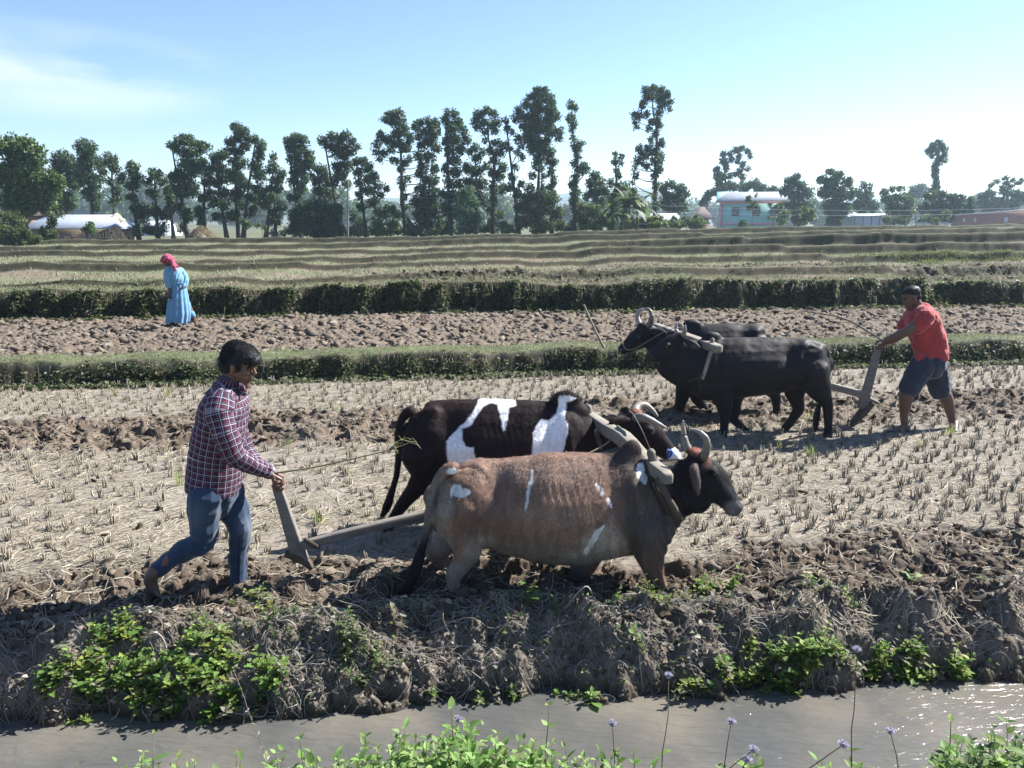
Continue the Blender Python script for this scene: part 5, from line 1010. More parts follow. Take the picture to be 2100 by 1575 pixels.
near_patch('bright green weeds along the bottom edge, centre', [(690, 820, 1545), (800, 960, 1522), (900, 1040, 1508), (1000, 1150, 1545), (560, 700, 1560), (1040, 1130, 1560)], rng, 330, .068, GB)
near_patch('leafy weeds filling the bottom right corner', [(1930, 2010, 1530), (1985, 2100, 1500), (2030, 2110, 1530), (1960, 2060, 1545)], rng, 150, .066, GWd + GW)
near_patch('scattered low weeds at the bottom edge right of centre', [(0, 160, 1556), (230, 330, 1548), (400, 560, 1556), (1160, 1300, 1560), (1280, 1340, 1545), (1500, 1600, 1550), (1690, 1760, 1560), (1190, 1240, 1562), (1380, 1480, 1566), (1780, 1850, 1566)], rng, 190, .058, GB + GW)
def plant(label, px, top, Y, rng, lsize, cols, pairs, branch=1, name='weed_plant', cat='weed plant', flower=None, lean=0., width=.85, bare=False, group=None, hh=None):
    q, h = nroot(px, top, Y); h = hh or max(h, .12); root = Vector(q); e = empty(name, root, label, cat, group); sv, P, D, Nn, S, C = weed_plant(q, h, rng, lsize, cols, lean=np.array([lean, 0]), pairs=pairs, branch=branch, stemw=.0026)
    stems_mesh(sv, (.22, .18, .12) if flower else (.2, .24, .1)).build('stem', M_dry, e)
    if bare: k = (P[:, 2] - q[2]) < h * .5; P, D, Nn, S, C = P[k], D[k], Nn[k], S[k], C[k]
    if len(P):
        V, F, C = leaves(P, D, Nn, S, C, width, rng.uniform(.3, 1.4, len(P))); mesh_np('leaves', V - np.array(root), F, M_green, e, C)
    if flower:
        for (pts, w) in sv[:flower]:
            t = pts[-1]; n = 90; d = rdirs(n, rng); d[:, 2] = np.abs(d[:, 2]) * .8 + .1; Vf, Ff = diamonds(t + d * .014, d, ortho(d, rng), .022, .0045); fm = MB(); fm.add(Vf, Ff, np.repeat(np.array([.80, .76, .90]) * rng.uniform(.8, 1.25, (n, 1)), 4, 0)); V2, F2 = ellipsoid(t + np.array([0, 0, -.002]), (.013, .013, .011), nu=8, nv=6); fm.add(V2, F2, (.55, .5, .66)); fm.build('flower_head', M_dry, e)
    return e
rng = np.random.default_rng(35)
for (px, top, Y, ln, lab, br) in ((873, 1500, 2.95, .0, 'mauve fluffy flower on a short stem in the bottom centre weeds', 1), (1333, 1396, 2.95, .03, 'tall thin stem with a mauve flower before the water, right of centre', 1), (1366, 1428, 2.95, .0, 'budding stem beside the tall mauve flower right of centre', 1), (1545, 1386, 2.9, .25, 'leaning stem topped by a mauve flower over the brightest water', 1), (1458, 1476, 2.9, .1, 'short stem with a pale mauve flower head above the bottom edge, first of two', 1), (1484, 1497, 2.88, .05, 'double-headed low mauve flower beside the leaning stem', 2), (1776, 1358, 2.95, .0, 'very thin tall stem with a small mauve flower in front of the right weeds', 1), (1875, 1487, 2.92, -.05, 'small mauve flower on a hair-thin stem near the bottom right', 1), (1273, 1495, 2.92, .0, 'short pale bud stem left of the tall mauve flower', 1)):
    plant(lab, px - ln * 120, top, Y, rng, .034, GW, 9, br, 'flowering_weed', 'flowering weed', flower=br, lean=ln, bare=True)
for (px, top, lab, ls, pr, c) in ((110, 1534, 'weed with two large bright leaves at the bottom left corner', .105, 3, GB), (40, 1562, 'low weed with a pale bud at the far bottom left', .05, 3, GB), (280, 1530, 'bright weed with an upright tuft of leaves, second from the bottom left', .070, 5, GB), (370, 1548, 'small pointed-leaf weed between two brighter plants at the bottom left', .050, 4, GB), (470, 1546, 'thin yellowish weed at the bottom edge, left of the dry stem', .045, 4, YL + GB), (640, 1500, 'open branching weed right of the dry stem at the bottom edge', .055, 7, GB), (1950, 1492, 'red-stemmed weed with paired leaves at the bottom right', .06, 6, GW), (2035, 1462, 'tallest weed of the bottom right corner', .06, 8, GW), (978, 1470, 'tall pointed bright weed in the middle of the bottom edge', .07, 7, GB), (1132, 1468, 'slim weed with reddish lower leaves at the right end of the bright patch', .05, 7, YL + GB)):
    plant(lab, px, top, 2.85, rng, ls, c, pr, 1, width=1.0)
for (px, py, h, lab, ls, c) in ((1090, 1240, .22, 'single upright weed in front of the brown ox belly', .05, GW), (800, 1205, .26, 'wilting tall weed just behind the brown ox tail', .05, GWd), (1500, 1215, .20, 'bright bushy weed on the crest below the dark muzzle', .045, GW), (1225, 1450, .12, 'broad-leafed weed at the waterline, centre right', .075, GB), (1310, 1330, .20, 'lone trailing weed with heart leaves on the bare bank', .045, GB), (1150, 1262, .16, 'thin weed between the brown ox legs', .035, GW), (1870, 1190, .10, 'small bright weed on the crest at the right', .045, GB), (2010, 1198, .08, 'yellow-green weed on the crest near the right edge', .045, YL + GB)):
    q = hit(px, py); e = empty('weed_plant', q, lab, 'weed plant'); sv, P, D, Nn, S, C = weed_plant(q, h, rng, ls, c, branch=2, lean=np.array([0, -.1])); stems_mesh(sv, (.2, .24, .1)).build('stem', M_dry, e); V, F, C = leaves(P, D, Nn, S, C, 1.0, rng.uniform(.3, 1.4, len(P))); mesh_np('leaves', V - np.array(q), F, M_green, e, C)
q, h = nroot(575, 1385, 2.95); e = empty('dry_stem', Vector(q), 'tall dry seed stalk rising over the canal at the left', 'dry weed'); sv, P, D, Nn, S, C = weed_plant(q, h, rng, .02, DEAD, pairs=16, branch=1); stems_mesh(sv, (.40, .34, .28)).build('stem', M_dry, e); V, F, C = leaves(P, D, Nn, S, C, .6); mesh_np('seed_husks', V - q, F, M_dry, e, C)
# green rice shoots in the stubble
for i, (px, py, h) in enumerate(((590, 905, .16), (368, 985, .20), (652, 1060, .16), (235, 800, .22), (345, 800, .20), (1570, 900, .14), (1662, 925, .16), (1400, 895, .1), (1885, 905, .1), (1660, 850, .14), (1425, 868, .12), (1600, 905, .1), (1950, 880, .14), (1480, 1000, .08), (690, 830, .12), (60, 870, .1))):
    q = hit(px, py + 12); e = empty('rice_shoot', q, 'fresh green rice shoot growing in the stubble', 'rice shoot', 'green rice shoots in the near field'); n = 26
    V, F, C = blades(rng.normal(0, .022, n), rng.normal(0, .022, n), np.full(n, -.01), h * rng.uniform(.5, 1.2, n), .005, .9, rng, cmix(n, rng, [(.34, .46, .12), (.42, .52, .18), (.50, .50, .24)])); mesh_np('blades', V, F, M_green, e, C)
# ================================================================ cattle
def sec(L, Y, power=2.25, n=20, k=3):
    """torso loft: L = (px, top, bottom, half width m[, Y])"""
    pts = []; rad = []
    for s in L:
        yy = s[4] if len(s) > 4 else Y; c = (s[1] + s[2]) / 2; pts.append(at(s[0], c, yy)); rad.append((s[3], (s[2] - s[1]) / 2 * mpp(s[0], c, yy)))
    p, r = smooth_path(pts, rad, k); V, F = tube(p, r, n=n, power=2.05)
    m = len(p) + 4; mid = np.repeat(np.array([p[0].z] * 2 + [q.z for q in p] + [p[-1].z] * 2), n); hh = np.repeat(np.array([r[0][1]] * 2 + [q[1] for q in r] + [r[-1][1]] * 2), n)
    t = np.clip((V[:m * n, 2] - mid) / hh, -1, 1); k_ = np.where(t > 0, 1 - .46 * np.abs(t) ** 1.3, 1 - .10 * t * t) + .05; V[:m * n, 1] = Y + (V[:m * n, 1] - Y) * k_
    return V, F
def limb(L, Y, lat=.85, n=12, k=3, up=None):
    """L = (px, py, radius px[, Y])"""
    pts = []; rad = []
    for s in L:
        yy = s[3] if len(s) > 3 and s[3] is not None else Y; r = s[2] * mpp(s[0], s[1], yy); lf = s[4] if len(s) > 4 else lat
        pts.append(at(s[0], s[1], yy)); rad.append((r * lf, r))
    if up is None: up = (1, 0, 0) if abs(pts[-1].z - pts[0].z) > abs(pts[-1].x - pts[0].x) * 1.2 else (0, 0, 1)
    p, r = smooth_path(pts, rad, k); return tube(p, r, n=n, up=up)
def blob(px, py, rx, ry, Y, lat, tilt=0.0):
    k = mpp(px, py, Y); c, s = math.cos(tilt), math.sin(tilt)
    return ellipsoid(at(px, py, Y), (rx * k, lat, ry * k), rot=((c, 0, s), (0, 1, 0), (-s, 0, c)), nu=20, nv=12)
def coat_mat(name, rough, bumpd, spec=.35, streak=.35, col=(1, 1, 1), sheen=.0):
    m = mat(name, col=col, rough=rough, noise=(60, streak), bump=(150, .6, bumpd * .3), spec=spec, stretch=(1.0, 1.0, .28), sheen=sheen); return m
M_coat = coat_mat('short_coat', .66, .006, .10, .22)
M_coatb = coat_mat('black_coat', .60, .005, .16, .3)
M_horn = mat('horn', rough=.45, noise=(14, .25), bump=(30, .5, .004), spec=.4, stretch=(1, 1, 3)); M_eye = flatmat('wet_eye', (.012, .010, .010), .12, None, spec=.7)
def spots(V, Yc, base, L, seed=0, edge=.25, warp=9):
    """coat colours as laid out along the flank; L=(px,py,rx,ry,tilt,col,strength)"""
    p = V.copy(); p[:, 1] = Yc - np.abs(p[:, 1] - Yc); X, Yp = topix(p)
    wx = (fbm(X / 22, Yp / 22, oct=4, seed=seed) - .5) * 2 * warp; wy = (fbm(X / 22 + 50, Yp / 22, oct=4, seed=seed + 3) - .5) * 2 * warp
    X = X + wx; Yp = Yp + wy; C = np.tile(np.asarray(base, float), (len(V), 1))
    for s in L:
        if s[0] == 'poly':
            P = np.array(s[1], float); ins = np.zeros(len(X), bool); j = len(P) - 1; dmin = np.full(len(X), 1e9)
            for i in range(len(P)):
                xi, yi = P[i]; xj, yj = P[j]
                c = ((yi > Yp) != (yj > Yp)) & (X < (xj - xi) * (Yp - yi) / (yj - yi + 1e-9) + xi); ins ^= c
                t = np.clip(((X - xi) * (xj - xi) + (Yp - yi) * (yj - yi)) / ((xj - xi) ** 2 + (yj - yi) ** 2 + 1e-9), 0, 1)
                dmin = np.minimum(dmin, np.hypot(X - xi - t * (xj - xi), Yp - yi - t * (yj - yi))); j = i
            sd = np.where(ins, dmin, -dmin); w = ss(-s[3], s[3], sd)[:, None]; C = C * (1 - w) + np.asarray(s[2]) * w; continue
        px, py, rx, ry, t, col, st = s[:7]; c, sn = math.cos(math.radians(t)), math.sin(math.radians(t))
        dx = X - px; dy = Yp - py; u = (dx * c + dy * sn) / rx; v = (-dx * sn + dy * c) / ry
        w = (st * (1 - ss(1 - (edge if len(s) < 8 else s[7]), 1 + (edge if len(s) < 8 else s[7]), np.hypot(u, v))))[:, None] if len(s) >= 7 else 0
        C = C * (1 - w) + np.asarray(col) * w
    return C
def anatomy(V, N, Yc, hook, shl, s, d, rb=1.0):
    """bones and hollows under the hide: hook bone and shoulder given in flank pixels, s = pixels per metre, d = +1 facing right"""
    p = V.copy(); p[:, 1] = Yc - np.abs(p[:, 1] - Yc); X, Yp = topix(p); u = (X - hook[0]) * d / s; v = (Yp - hook[1]) / s; side = ss(.12, .45, np.abs(N[:, 1]) + .25); g = lambda a, b, ra, rb, t=0: np.exp(-(((u - a) * math.cos(t) + (v - b) * math.sin(t)) / ra) ** 2 - ((-(u - a) * math.sin(t) + (v - b) * math.cos(t)) / rb) ** 2)
    q = .026 * g(0, 0, .055, .035, .5) - .042 * g(.15, .12, .085, .13) - .018 * g(-.10, .03, .07, .04) + .018 * g(-.20, .02, .04, .05) + .014 * g(-.06, .22, .09, .14) - .015 * g(.02, .42, .03, .14, -.5)
    q = q + .006 * np.maximum(0, 1 - np.abs(v - .045 - .06 * u) / .045) * (u > .05) * (u < .6) * .6
    us = (X - shl[0]) * d / s; vs_ = (Yp - shl[1]) / s; h = lambda a, b, ra, rb, t=0: np.exp(-(((us - a) * math.cos(t) + (vs_ - b) * math.sin(t)) / ra) ** 2 - ((-(us - a) * math.sin(t) + (vs_ - b) * math.cos(t)) / rb) ** 2)
    q = q + .020 * h(.0, .0, .035, .20, -.25) - .026 * h(-.13, .10, .045, .24, -.1) - .016 * h(.10, .05, .04, .14) + .018 * h(.07, .28, .07, .06)
    ribs = np.sin((u - .25 * v) / .052 * 2 * math.pi) * ss(.2, .3, u) * (1 - ss(.62, .75, u)) * ss(.06, .14, v) * (1 - ss(.36, .5, v))
    folds = np.sin((us * .9 - vs_ * .35) / .045 * 2 * math.pi) * ss(.10, .18, us) * (1 - ss(.30, .42, us)) * ss(-.1, 0, vs_)
    return V + N * ((q + .0038 * rb * (.4 + 1.2 * vnoise(u * 9, v * 5, seed=6)) * ribs + .004 * folds) * side)[:, None]
def finish_ox(e, pieces, voxel, Yc, colf, m, fine=None, post=None, smooth_it=12):
    V, F = remesh(pieces, voxel, smooth_it)
    N = vnormals(V, F)
    if post: V = post(V, N)
    C = colf(V, N)
    V2 = V - np.array(e.location); o = mesh_np('body', V2, F, m, e, C, True)
    if fine:
        rng = np.random.default_rng(5); idx = rng.integers(0, len(V), fine); p = V2[idx] + rng.normal(0, voxel * .4, (fine, 3)); n_ = N[idx]
        g = np.array([-.35 if Yc < 7 else .35, 0, -1.]) + rng.normal(0, .28, (fine, 3)); g = g - n_ * (g * n_).sum(1, keepdims=True); g /= np.maximum(np.linalg.norm(g, axis=1, keepdims=True), 1e-6)
        D = g + n_ * .22; D /= np.linalg.norm(D, axis=1, keepdims=True); U = np.cross(D, n_); U /= np.maximum(np.linalg.norm(U, axis=1, keepdims=True), 1e-6)
        Vh, Fh = diamonds(p + n_ * .001, D, U, rng.uniform(.012, .026, fine), .0028); ch = np.repeat(C[idx] * rng.uniform(.6, 1.6, (fine, 1)), 4, 0)
        mesh_np('coat_hair', Vh, Fh, m, e, ch)
    return o
def horn(e, L, Y, cols, n=10):
    pts = []; rad = []
    for s in L: yy = s[3] if len(s) > 3 else Y; pts.append(at(s[0], s[1], yy)); r = s[2] * mpp(s[0], s[1], yy); rad.append((r, r))
    p, r = smooth_path(pts, rad, 5); mb = MB(); V, F = tube(p, r, n=n); q, t = quads_fix(V, F)
    d = np.array([min(range(len(p)), key=lambda i: (Vector(v) - p[i]).length) for v in V]) / (len(p) - 1)
    C = np.array(cols[0]) * (1 - d[:, None]) + np.array(cols[1]) * d[:, None]
    rings = 1 - .18 * (np.sin(d * 60) > .4)[:, None] * (d[:, None] < .5); C = C * rings
    mb.v.append(V); mb.n = len(V); mb.f4.append(q); mb.f3.append(t); mb.c.append(C); return mb.build('horn', M_horn, e, smooth=True)
def ball(e, name, px, py, r, Y, m, sq=(1, 1, 1)):
    k = mpp(px, py, Y); mb = MB(); V, F = ellipsoid(at(px, py, Y), (r * k * sq[0], r * k * sq[1], r * k * sq[2])); mb.add(V, F); return mb.build(name, m, e, smooth=True)
def ox(label, px, py, Y, group='plough oxen'):
    a = at(px, py, Y); return empty('plough_ox', (a.x, a.y, 0), label, 'ox', None)
# ---- brown ox (front)
YB = 5.02; e = ox('brown humped ox with a dark head and upright horns, nearest to the canal bank', 1100, 1200, YB)
P = [sec([(898, 985, 1050, .10), (908, 966, 1085, .17), (930, 952, 1112, .225), (965, 940, 1124, .24), (1005, 936, 1128, .235), (1060, 931, 1143, .265), (1120, 922, 1160, .30), (1180, 922, 1162, .30), (1240, 925, 1150, .275), (1280, 926, 1146, .24), (1320, 938, 1143, .215), (1350, 958, 1130, .18), (1366, 985, 1095, .12)], YB),
     blob(1292, 936, 24, 36, YB, .055, .22), blob(1288, 950, 36, 34, YB, .075, .15), blob(1298, 968, 58, 36, YB, .11, .1),
     # shoulder, haunch masses
     blob(1315, 1055, 50, 88, YB - .10, .13, -.1), blob(1315, 1055, 48, 84, YB + .10, .12, -.1), blob(955, 1040, 60, 84, YB - .10, .13, .1), blob(955, 1040, 58, 84, YB + .10, .12, .1),
     # neck and head
     limb([(1300, 1010, 70, None, 1.0), (1345, 1005, 66, None, .62), (1385, 1000, 62, None, .48), (1415, 994, 56, None, .45)], YB), 
     limb([(1395, 1030, 38, None, .35), (1370, 1062, 20, None, .3), (1350, 1100, 22, None, .4)], YB),
     limb([(1418, 975, 47, None, .62), (1440, 978, 43, None, .66), (1460, 990, 38, None, .66), (1478, 1008, 29, None, .70), (1492, 1024, 22, None, .85), (1503, 1036, 19, None, 1.0), (1507, 1039, 17, None, 1.0)], YB - .02, n=16),
     blob(1430, 932, 22, 13, YB - .02, .07, .3), blob(1464, 968, 12, 9, YB - .10, .035), blob(1464, 968, 12, 9, YB + .07, .035),
     blob(1430, 1028, 30, 26, YB - .04, .055), blob(1500, 1050, 16, 7, YB - .02, .05, .2),
     # near fore, far fore
     limb([(1330, 1080, 46), (1332, 1125, 36), (1338, 1160, 24), (1346, 1186, 18), (1352, 1203, 17), (1356, 1222, 13), (1362, 1245, 14)], YB - .15, .8),
     limb([(1215, 1100, 48), (1200, 1150, 30), (1187, 1180, 23), (1176, 1205, 16), (1168, 1235, 14), (1166, 1262, 15)], YB + .12, .8),
     # near hind, far hind
     limb([(942, 1040, 52), (955, 1095, 42), (958, 1130, 30), (946, 1158, 21), (932, 1178, 19), (930, 1198, 14), (935, 1222, 12.5), (942, 1250, 15)], YB - .15, .72),
     limb([(930, 1060, 45), (918, 1100, 32), (903, 1125, 24), (898, 1140, 20), (915, 1165, 15), (922, 1200, 14), (928, 1225, 15)], YB + .17, .75),
     # tail
     limb([(932, 958, 11), (915, 964, 11), (898, 985, 11), (887, 1015, 10), (881, 1050, 9), (875, 1090, 8.5), (866, 1128, 8)], YB - .12, 1, n=8),
     limb([(866, 1120, 8), (858, 1150, 12), (846, 1182, 13), (835, 1208, 9), (828, 1226, 5)], YB - .12, .8, n=8),
     # near ear (hanging)
     limb([(1422, 950, 9, YB - .12), (1423, 964, 12, YB - .19, .9), (1426, 980, 12, YB - .215, .9), (1429, 997, 9, YB - .22, .9), (1432, 1014, 3, YB - .22, .9)], YB, up=(0, 1, 0)),
     limb([(1420, 950, 8, YB + .09), (1416, 965, 12, YB + .15, .45), (1414, 982, 12, YB + .17, .4), (1412, 1000, 5, YB + .17, .5)], YB)]
BR = (.175, .108, .078); BR2 = (.245, .170, .130); GREY = (.085, .072, .062); BLK = (.018, .016, .017); CRM = (.40, .34, .27); WH = (.74, .72, .69)
def colf(V, N):
    L = [(1120, 965, 150, 30, 0, BR2, .7, .6), (1150, 1060, 90, 60, 0, (.30, .19, .125), .6, .8), (1100, 1145, 150, 30, 0, (.27, .22, .17), .85, .7), (905, 1050, 22, 75, 0, (.30, .25, .20), .8, .5), (980, 1120, 40, 20, -20, CRM, .7, .6), (1010, 1135, 40, 12, 10, CRM, .6, .6),
         (1230, 1120, 45, 32, -30, CRM, .85, .6), (1265, 1128, 30, 25, 0, CRM, .9, .4), (1200, 1150, 60, 14, 0, (.36, .31, .25), .8, .6), (1345, 1050, 62, 130, 0, GREY, .97, .22), (1300, 1085, 22, 50, 0, GREY, .8, .6), (1290, 928, 50, 44, 0, (.045, .035, .032), .95, .35), (1320, 990, 40, 50, 0, (.10, .075, .06), .8, .5),
         (1450, 1000, 85, 100, 0, BLK, 1, .2), (1500, 1043, 15, 17, 0, (.20, .19, .185), .85, .6), (1492, 1000, 6, 26, -38, (.09, .085, .085), .7, .6), (1428, 922, 20, 11, 10, (.22, .085, .06), .85, .6), (1450, 938, 8, 16, 0, (.16, .07, .05), .7, .6),
         (1345, 1170, 30, 50, 0, (.17, .105, .075), .9, .4), (1360, 1130, 40, 25, 0, GREY, .7, .5), (1175, 1215, 30, 55, 0, (.12, .10, .085), .95, .3), (940, 1185, 38, 32, 0, (.28, .235, .20), .85, .5), (947, 1225, 22, 22, 0, (.10, .085, .08), .8, .5), (930, 1110, 40, 40, 0, (.24, .145, .10), .5, .7), (898, 1130, 30, 40, 0, (.30, .26, .22), .9, .4)]
    C = spots(V, YB, BR, L, 5, warp=10)
    W = [(948, 1011, 20, 9, 0, WH, .95, .25), (936, 1002, 9, 9, 0, WH, .8, .4), (1086, 1010, 3.6, 52, 9, WH, .75, .5), (1316, 973, 9, 22, -10, WH, 1, .2), (1232, 1006, 7, 20, -35, WH, .55, .6), (1248, 1032, 4, 13, -20, WH, .65, .5), (1218, 1104, 6, 32, 32, WH, .8, .4), (1206, 1124, 6, 14, 32, WH, .6, .5), (925, 1005, 3, 14, 0, WH, .6, .5)]
    C2 = spots(V, YB, (0, 0, 0), [(w[0], w[1], w[2], w[3], w[4], (1, 1, 1), w[6], w[7]) for w in W], 9, warp=6)[:, :1]; C2 = ss(.35, .65, C2 + .9 * (fbm(V[:, 0] * 60, V[:, 1] * 60, V[:, 2] * 22, oct=3, seed=41)[:, None] - .5) * (C2 > .02)) * .92
    C = C * (1 - C2) + np.array(WH) * C2
    X, Yp = topix(V); t = ((X < 905 - (Yp - 960) * .08) & (X > 800)) & (Yp > 955); tail = ((np.abs(V[:, 1] - (YB - .12)) < .06) & t)[:, None]
    tc = np.array([.17, .145, .12]) * (1 - ss(1060, 1130, Yp))[:, None] + np.array([.02, .018, .018]) * ss(1060, 1130, Yp)[:, None]
    ear = ((V[:, 1] < YB - .165) & (np.abs(X - 1427) < 16) & (Yp < 1018))[:, None]; C = np.where(ear, np.array([.10, .075, .07]), C); C = np.where(tail, tc, C); w = (ss(1.15, .85, np.hypot((X - 927) / 11, (Yp - 966) / 6.5) + .4 * (fbm(X / 5, Yp / 5, seed=2) - .5)) * (V[:, 1] < YB - .05))[:, None]; C = C * (1 - w) + np.array(WH) * w
    C = C * (.60 + .80 * fbm(X / 12, Yp / 34, oct=5, seed=77, gain=.62))[:, None]
    return C
def post(V, N):
    X, Yp = topix(V); s = (N[:, 1] < -.2)
    ribs = np.sin((X + (Yp - 1040) * .25) / 21 * 2 * math.pi) * ss(1075, 1110, X) * (1 - ss(1205, 1235, X)) * ss(955, 990, Yp) * (1 - ss(1080, 1120, Yp))
    d = .012 * (fbm(V[:, 0] * 7, V[:, 2] * 7, V[:, 1] * 7, oct=3, seed=3) - .5) + .004 * (fbm(V[:, 0] * 40, V[:, 2] * 26, V[:, 1] * 40, oct=2, seed=8) - .5)
    return anatomy(V + N * d[:, None], N, YB, (985, 962), (1302, 1010), 305, 1, .5)
finish_ox(e, P, .0085, YB, colf, M_coat, post=post, fine=110000)
horn(e, [(1443, 936, 10, YB - .07), (1449, 920, 8.5, YB - .09), (1449, 902, 6.8, YB - .10), (1439, 889, 5, YB - .09), (1428, 883, 3.4, YB - .07), (1419, 881, 2, YB - .05)], YB, ((.26, .23, .18), (.50, .46, .38)))
horn(e, [(1411, 922, 9, YB + .05), (1405, 905, 7.5, YB + .07), (1402, 888, 5.5, YB + .08), (1400, 874, 3.6, YB + .06), (1401, 864, 2, YB + .05)], YB, ((.30, .26, .2), (.55, .5, .42)))
ball(e, 'eye', 1467, 972, 6.0, YB - .128, M_eye, (1.1, .6, .8)); ball(e, 'nostril', 1511, 1029, 3.2, YB - .055, M_eye, (.7, .8, 1)); 
# ---- black and white ox
YW = 5.92; e = ox('black and white patched ox with forward-curving horns, behind the brown ox', 1000, 1100, YW)
P = [sec([(833, 862, 935, .09), (845, 842, 960, .16), (868, 826, 985, .20), (900, 818, 992, .22), (950, 815, 998, .235), (1010, 815, 1012, .26), (1070, 817, 1018, .27), (1120, 819, 1015, .25), (1160, 822, 1005, .22), (1190, 835, 990, .19), (1212, 862, 965, .13)], YW),
     blob(1160, 827, 34, 27, YW, .06, .1), blob(1175, 850, 34, 30, YW, .08),
     blob(1165, 925, 52, 84, YW - .08, .13, -.1), blob(1165, 925, 52, 84, YW + .08, .12, -.1), blob(878, 912, 54, 78, YW - .08, .13, .1), blob(878, 912, 54, 78, YW + .08, .12, .1),
     limb([(1185, 910, 60, None, .9), (1225, 905, 50, None, .6), (1262, 892, 42, None, .48), (1290, 885, 38, None, .5)], YW),
     limb([(1292, 875, 34, None, .62), (1315, 884, 34, None, .66), (1335, 898, 31, None, .68), (1354, 914, 24, None, .72), (1370, 928, 18, None, .85), (1382, 937, 15, None, 1.0)], YW, n=16),
     blob(1305, 850, 16, 11, YW, .07, .5), blob(1334, 884, 9, 8, YW - .10, .03), 
     limb([(1290, 862, 6, YW - .10), (1275, 860, 10, YW - .16, .5), (1258, 866, 10, YW - .2, .5), (1246, 876, 4, YW - .22, .6)], YW), limb([(1298, 850, 6, YW + .08), (1285, 842, 9, YW + .15, .5), (1272, 840, 4, YW + .2, .6)], YW),
     limb([(866, 930, 46), (872, 965, 34), (862, 990, 24), (843, 1013, 17), (828, 1032, 14), (812, 1055, 11), (800, 1078, 10), (792, 1092, 11), (788, 1102, 12)], YW - .14, .7),
     limb([(868, 940, 44), (880, 985, 30), (892, 1020, 20), (886, 1050, 14), (896, 1080, 12), (905, 1115, 12), (908, 1135, 13)], YW + .14, .75),
     limb([(1150, 960, 42), (1150, 1020, 22), (1150, 1060, 14), (1148, 1110, 13)], YW - .13, .8), limb([(1185, 960, 40), (1195, 1020, 22), (1210, 1060, 14), (1215, 1108, 13)], YW + .13, .8),
     limb([(845, 842, 9), (830, 850, 9), (820, 872, 8.5), (817, 905, 8), (817, 940, 7), (813, 975, 7), (804, 1005, 8), (795, 1035, 9), (784, 1058, 5)], YW - .06, .9, n=8)]
cr = lambda L: [(740 + a / 2.625, 780 + b / 2.625) for a, b in L]
P1 = cr([(630, 105), (720, 95), (830, 97), (838, 130), (800, 150), (778, 272), (764, 272), (752, 190), (735, 130), (700, 118), (655, 140), (600, 235), (550, 262), (548, 325), (565, 355), (610, 362), (618, 460), (470, 490), (458, 330), (520, 262), (590, 195)])
P2 = cr([(1070, 78), (1130, 84), (1165, 92), (1130, 112), (1104, 120), (1100, 200), (1115, 270), (1095, 370), (1060, 420), (925, 420), (928, 280), (965, 208), (1010, 222), (1052, 180)])
BK = (.012, .0095, .011); WW = (.80, .79, .78)
def colf(V, N):
    C = spots(V, YW, BK, [(1500, 800, 1, 1, 0, BK, 0)], 21, warp=1); m = spots(V, YW, (0, 0, 0), [('poly', P1, (1, 1, 1), 1.2), ('poly', P2, (1, 1, 1), 1.2)], 21, warp=3.5)[:, :1]
    C = C * (1 - m) + np.array(WW) * m
    X, Yp = topix(V); w = ((np.hypot((X - 1386) / 16, (Yp - 934) / 16) < 1))[:, None]; C = np.where(w, np.array((.72, .71, .70)), C)
    h = (ss(0, 1, 1.4 - np.hypot((X - 1305) / 14, (Yp - 842) / 12)))[:, None] * .8; C = C * (1 - h) + np.array((.20, .09, .06)) * h
    br = (ss(815, 835, X) * 0 + .5 * fbm(V[:, 0] * 6, V[:, 2] * 6, V[:, 1] * 6, oct=3, seed=4))[:, None] * np.array([.028, .012, .004]) * (C[:, :1] < .1); return C + br
def post(V, N):
    d = .016 * (fbm(V[:, 0] * 6, V[:, 2] * 6, V[:, 1] * 6, oct=3, seed=13) - .5) + .004 * (fbm(V[:, 0] * 40, V[:, 2] * 26, V[:, 1] * 40, oct=2, seed=8) - .5); return anatomy(V + N * d[:, None], N, YW, (893, 842), (1165, 890), 268, 1, .3)
finish_ox(e, P, .010, YW, colf, M_coat, post=post, fine=60000)
horn(e, [(1305, 857, 9.5, YW - .06), (1318, 856, 8.8, YW - .10), (1335, 862, 7, YW - .12), (1350, 869, 4.6, YW - .12), (1366, 877, 2, YW - .11)], YW, ((.30, .27, .23), (.50, .46, .40)))
horn(e, [(1302, 843, 9.5, YW + .04), (1308, 834, 8.6, YW + .08), (1322, 831, 7.4, YW + .10), (1336, 840, 5.4, YW + .10), (1348, 853, 2.5, YW + .08)], YW, ((.50, .42, .36), (.45, .40, .34)))
ball(e, 'eye', 1338, 888, 4.5, YW - .118, M_eye, (1, .6, 1))
tf = MB(); rng = np.random.default_rng(2)
n = 700; X = rng.normal(1160, 17, n); pts = np.array([at(x, 803 + abs(x - 1160) * .35 + rng.uniform(-1, 5), YW + rng.normal(0, .03)) for x in X]); D = np.stack([rng.normal(-.2, .5, n), rng.normal(0, .4, n), np.full(n, 1.)], 1); D /= np.linalg.norm(D, axis=1, keepdims=True)
V, F = diamonds(pts, D, ortho(D, rng), rng.uniform(.03, .065, n), .003); tf.add(V, F, np.repeat(np.array([.03, .025, .022]) * rng.uniform(.7, 2.2, (n, 1)), 4, 0)); tf.build('hump_tuft', M_coatb, e)
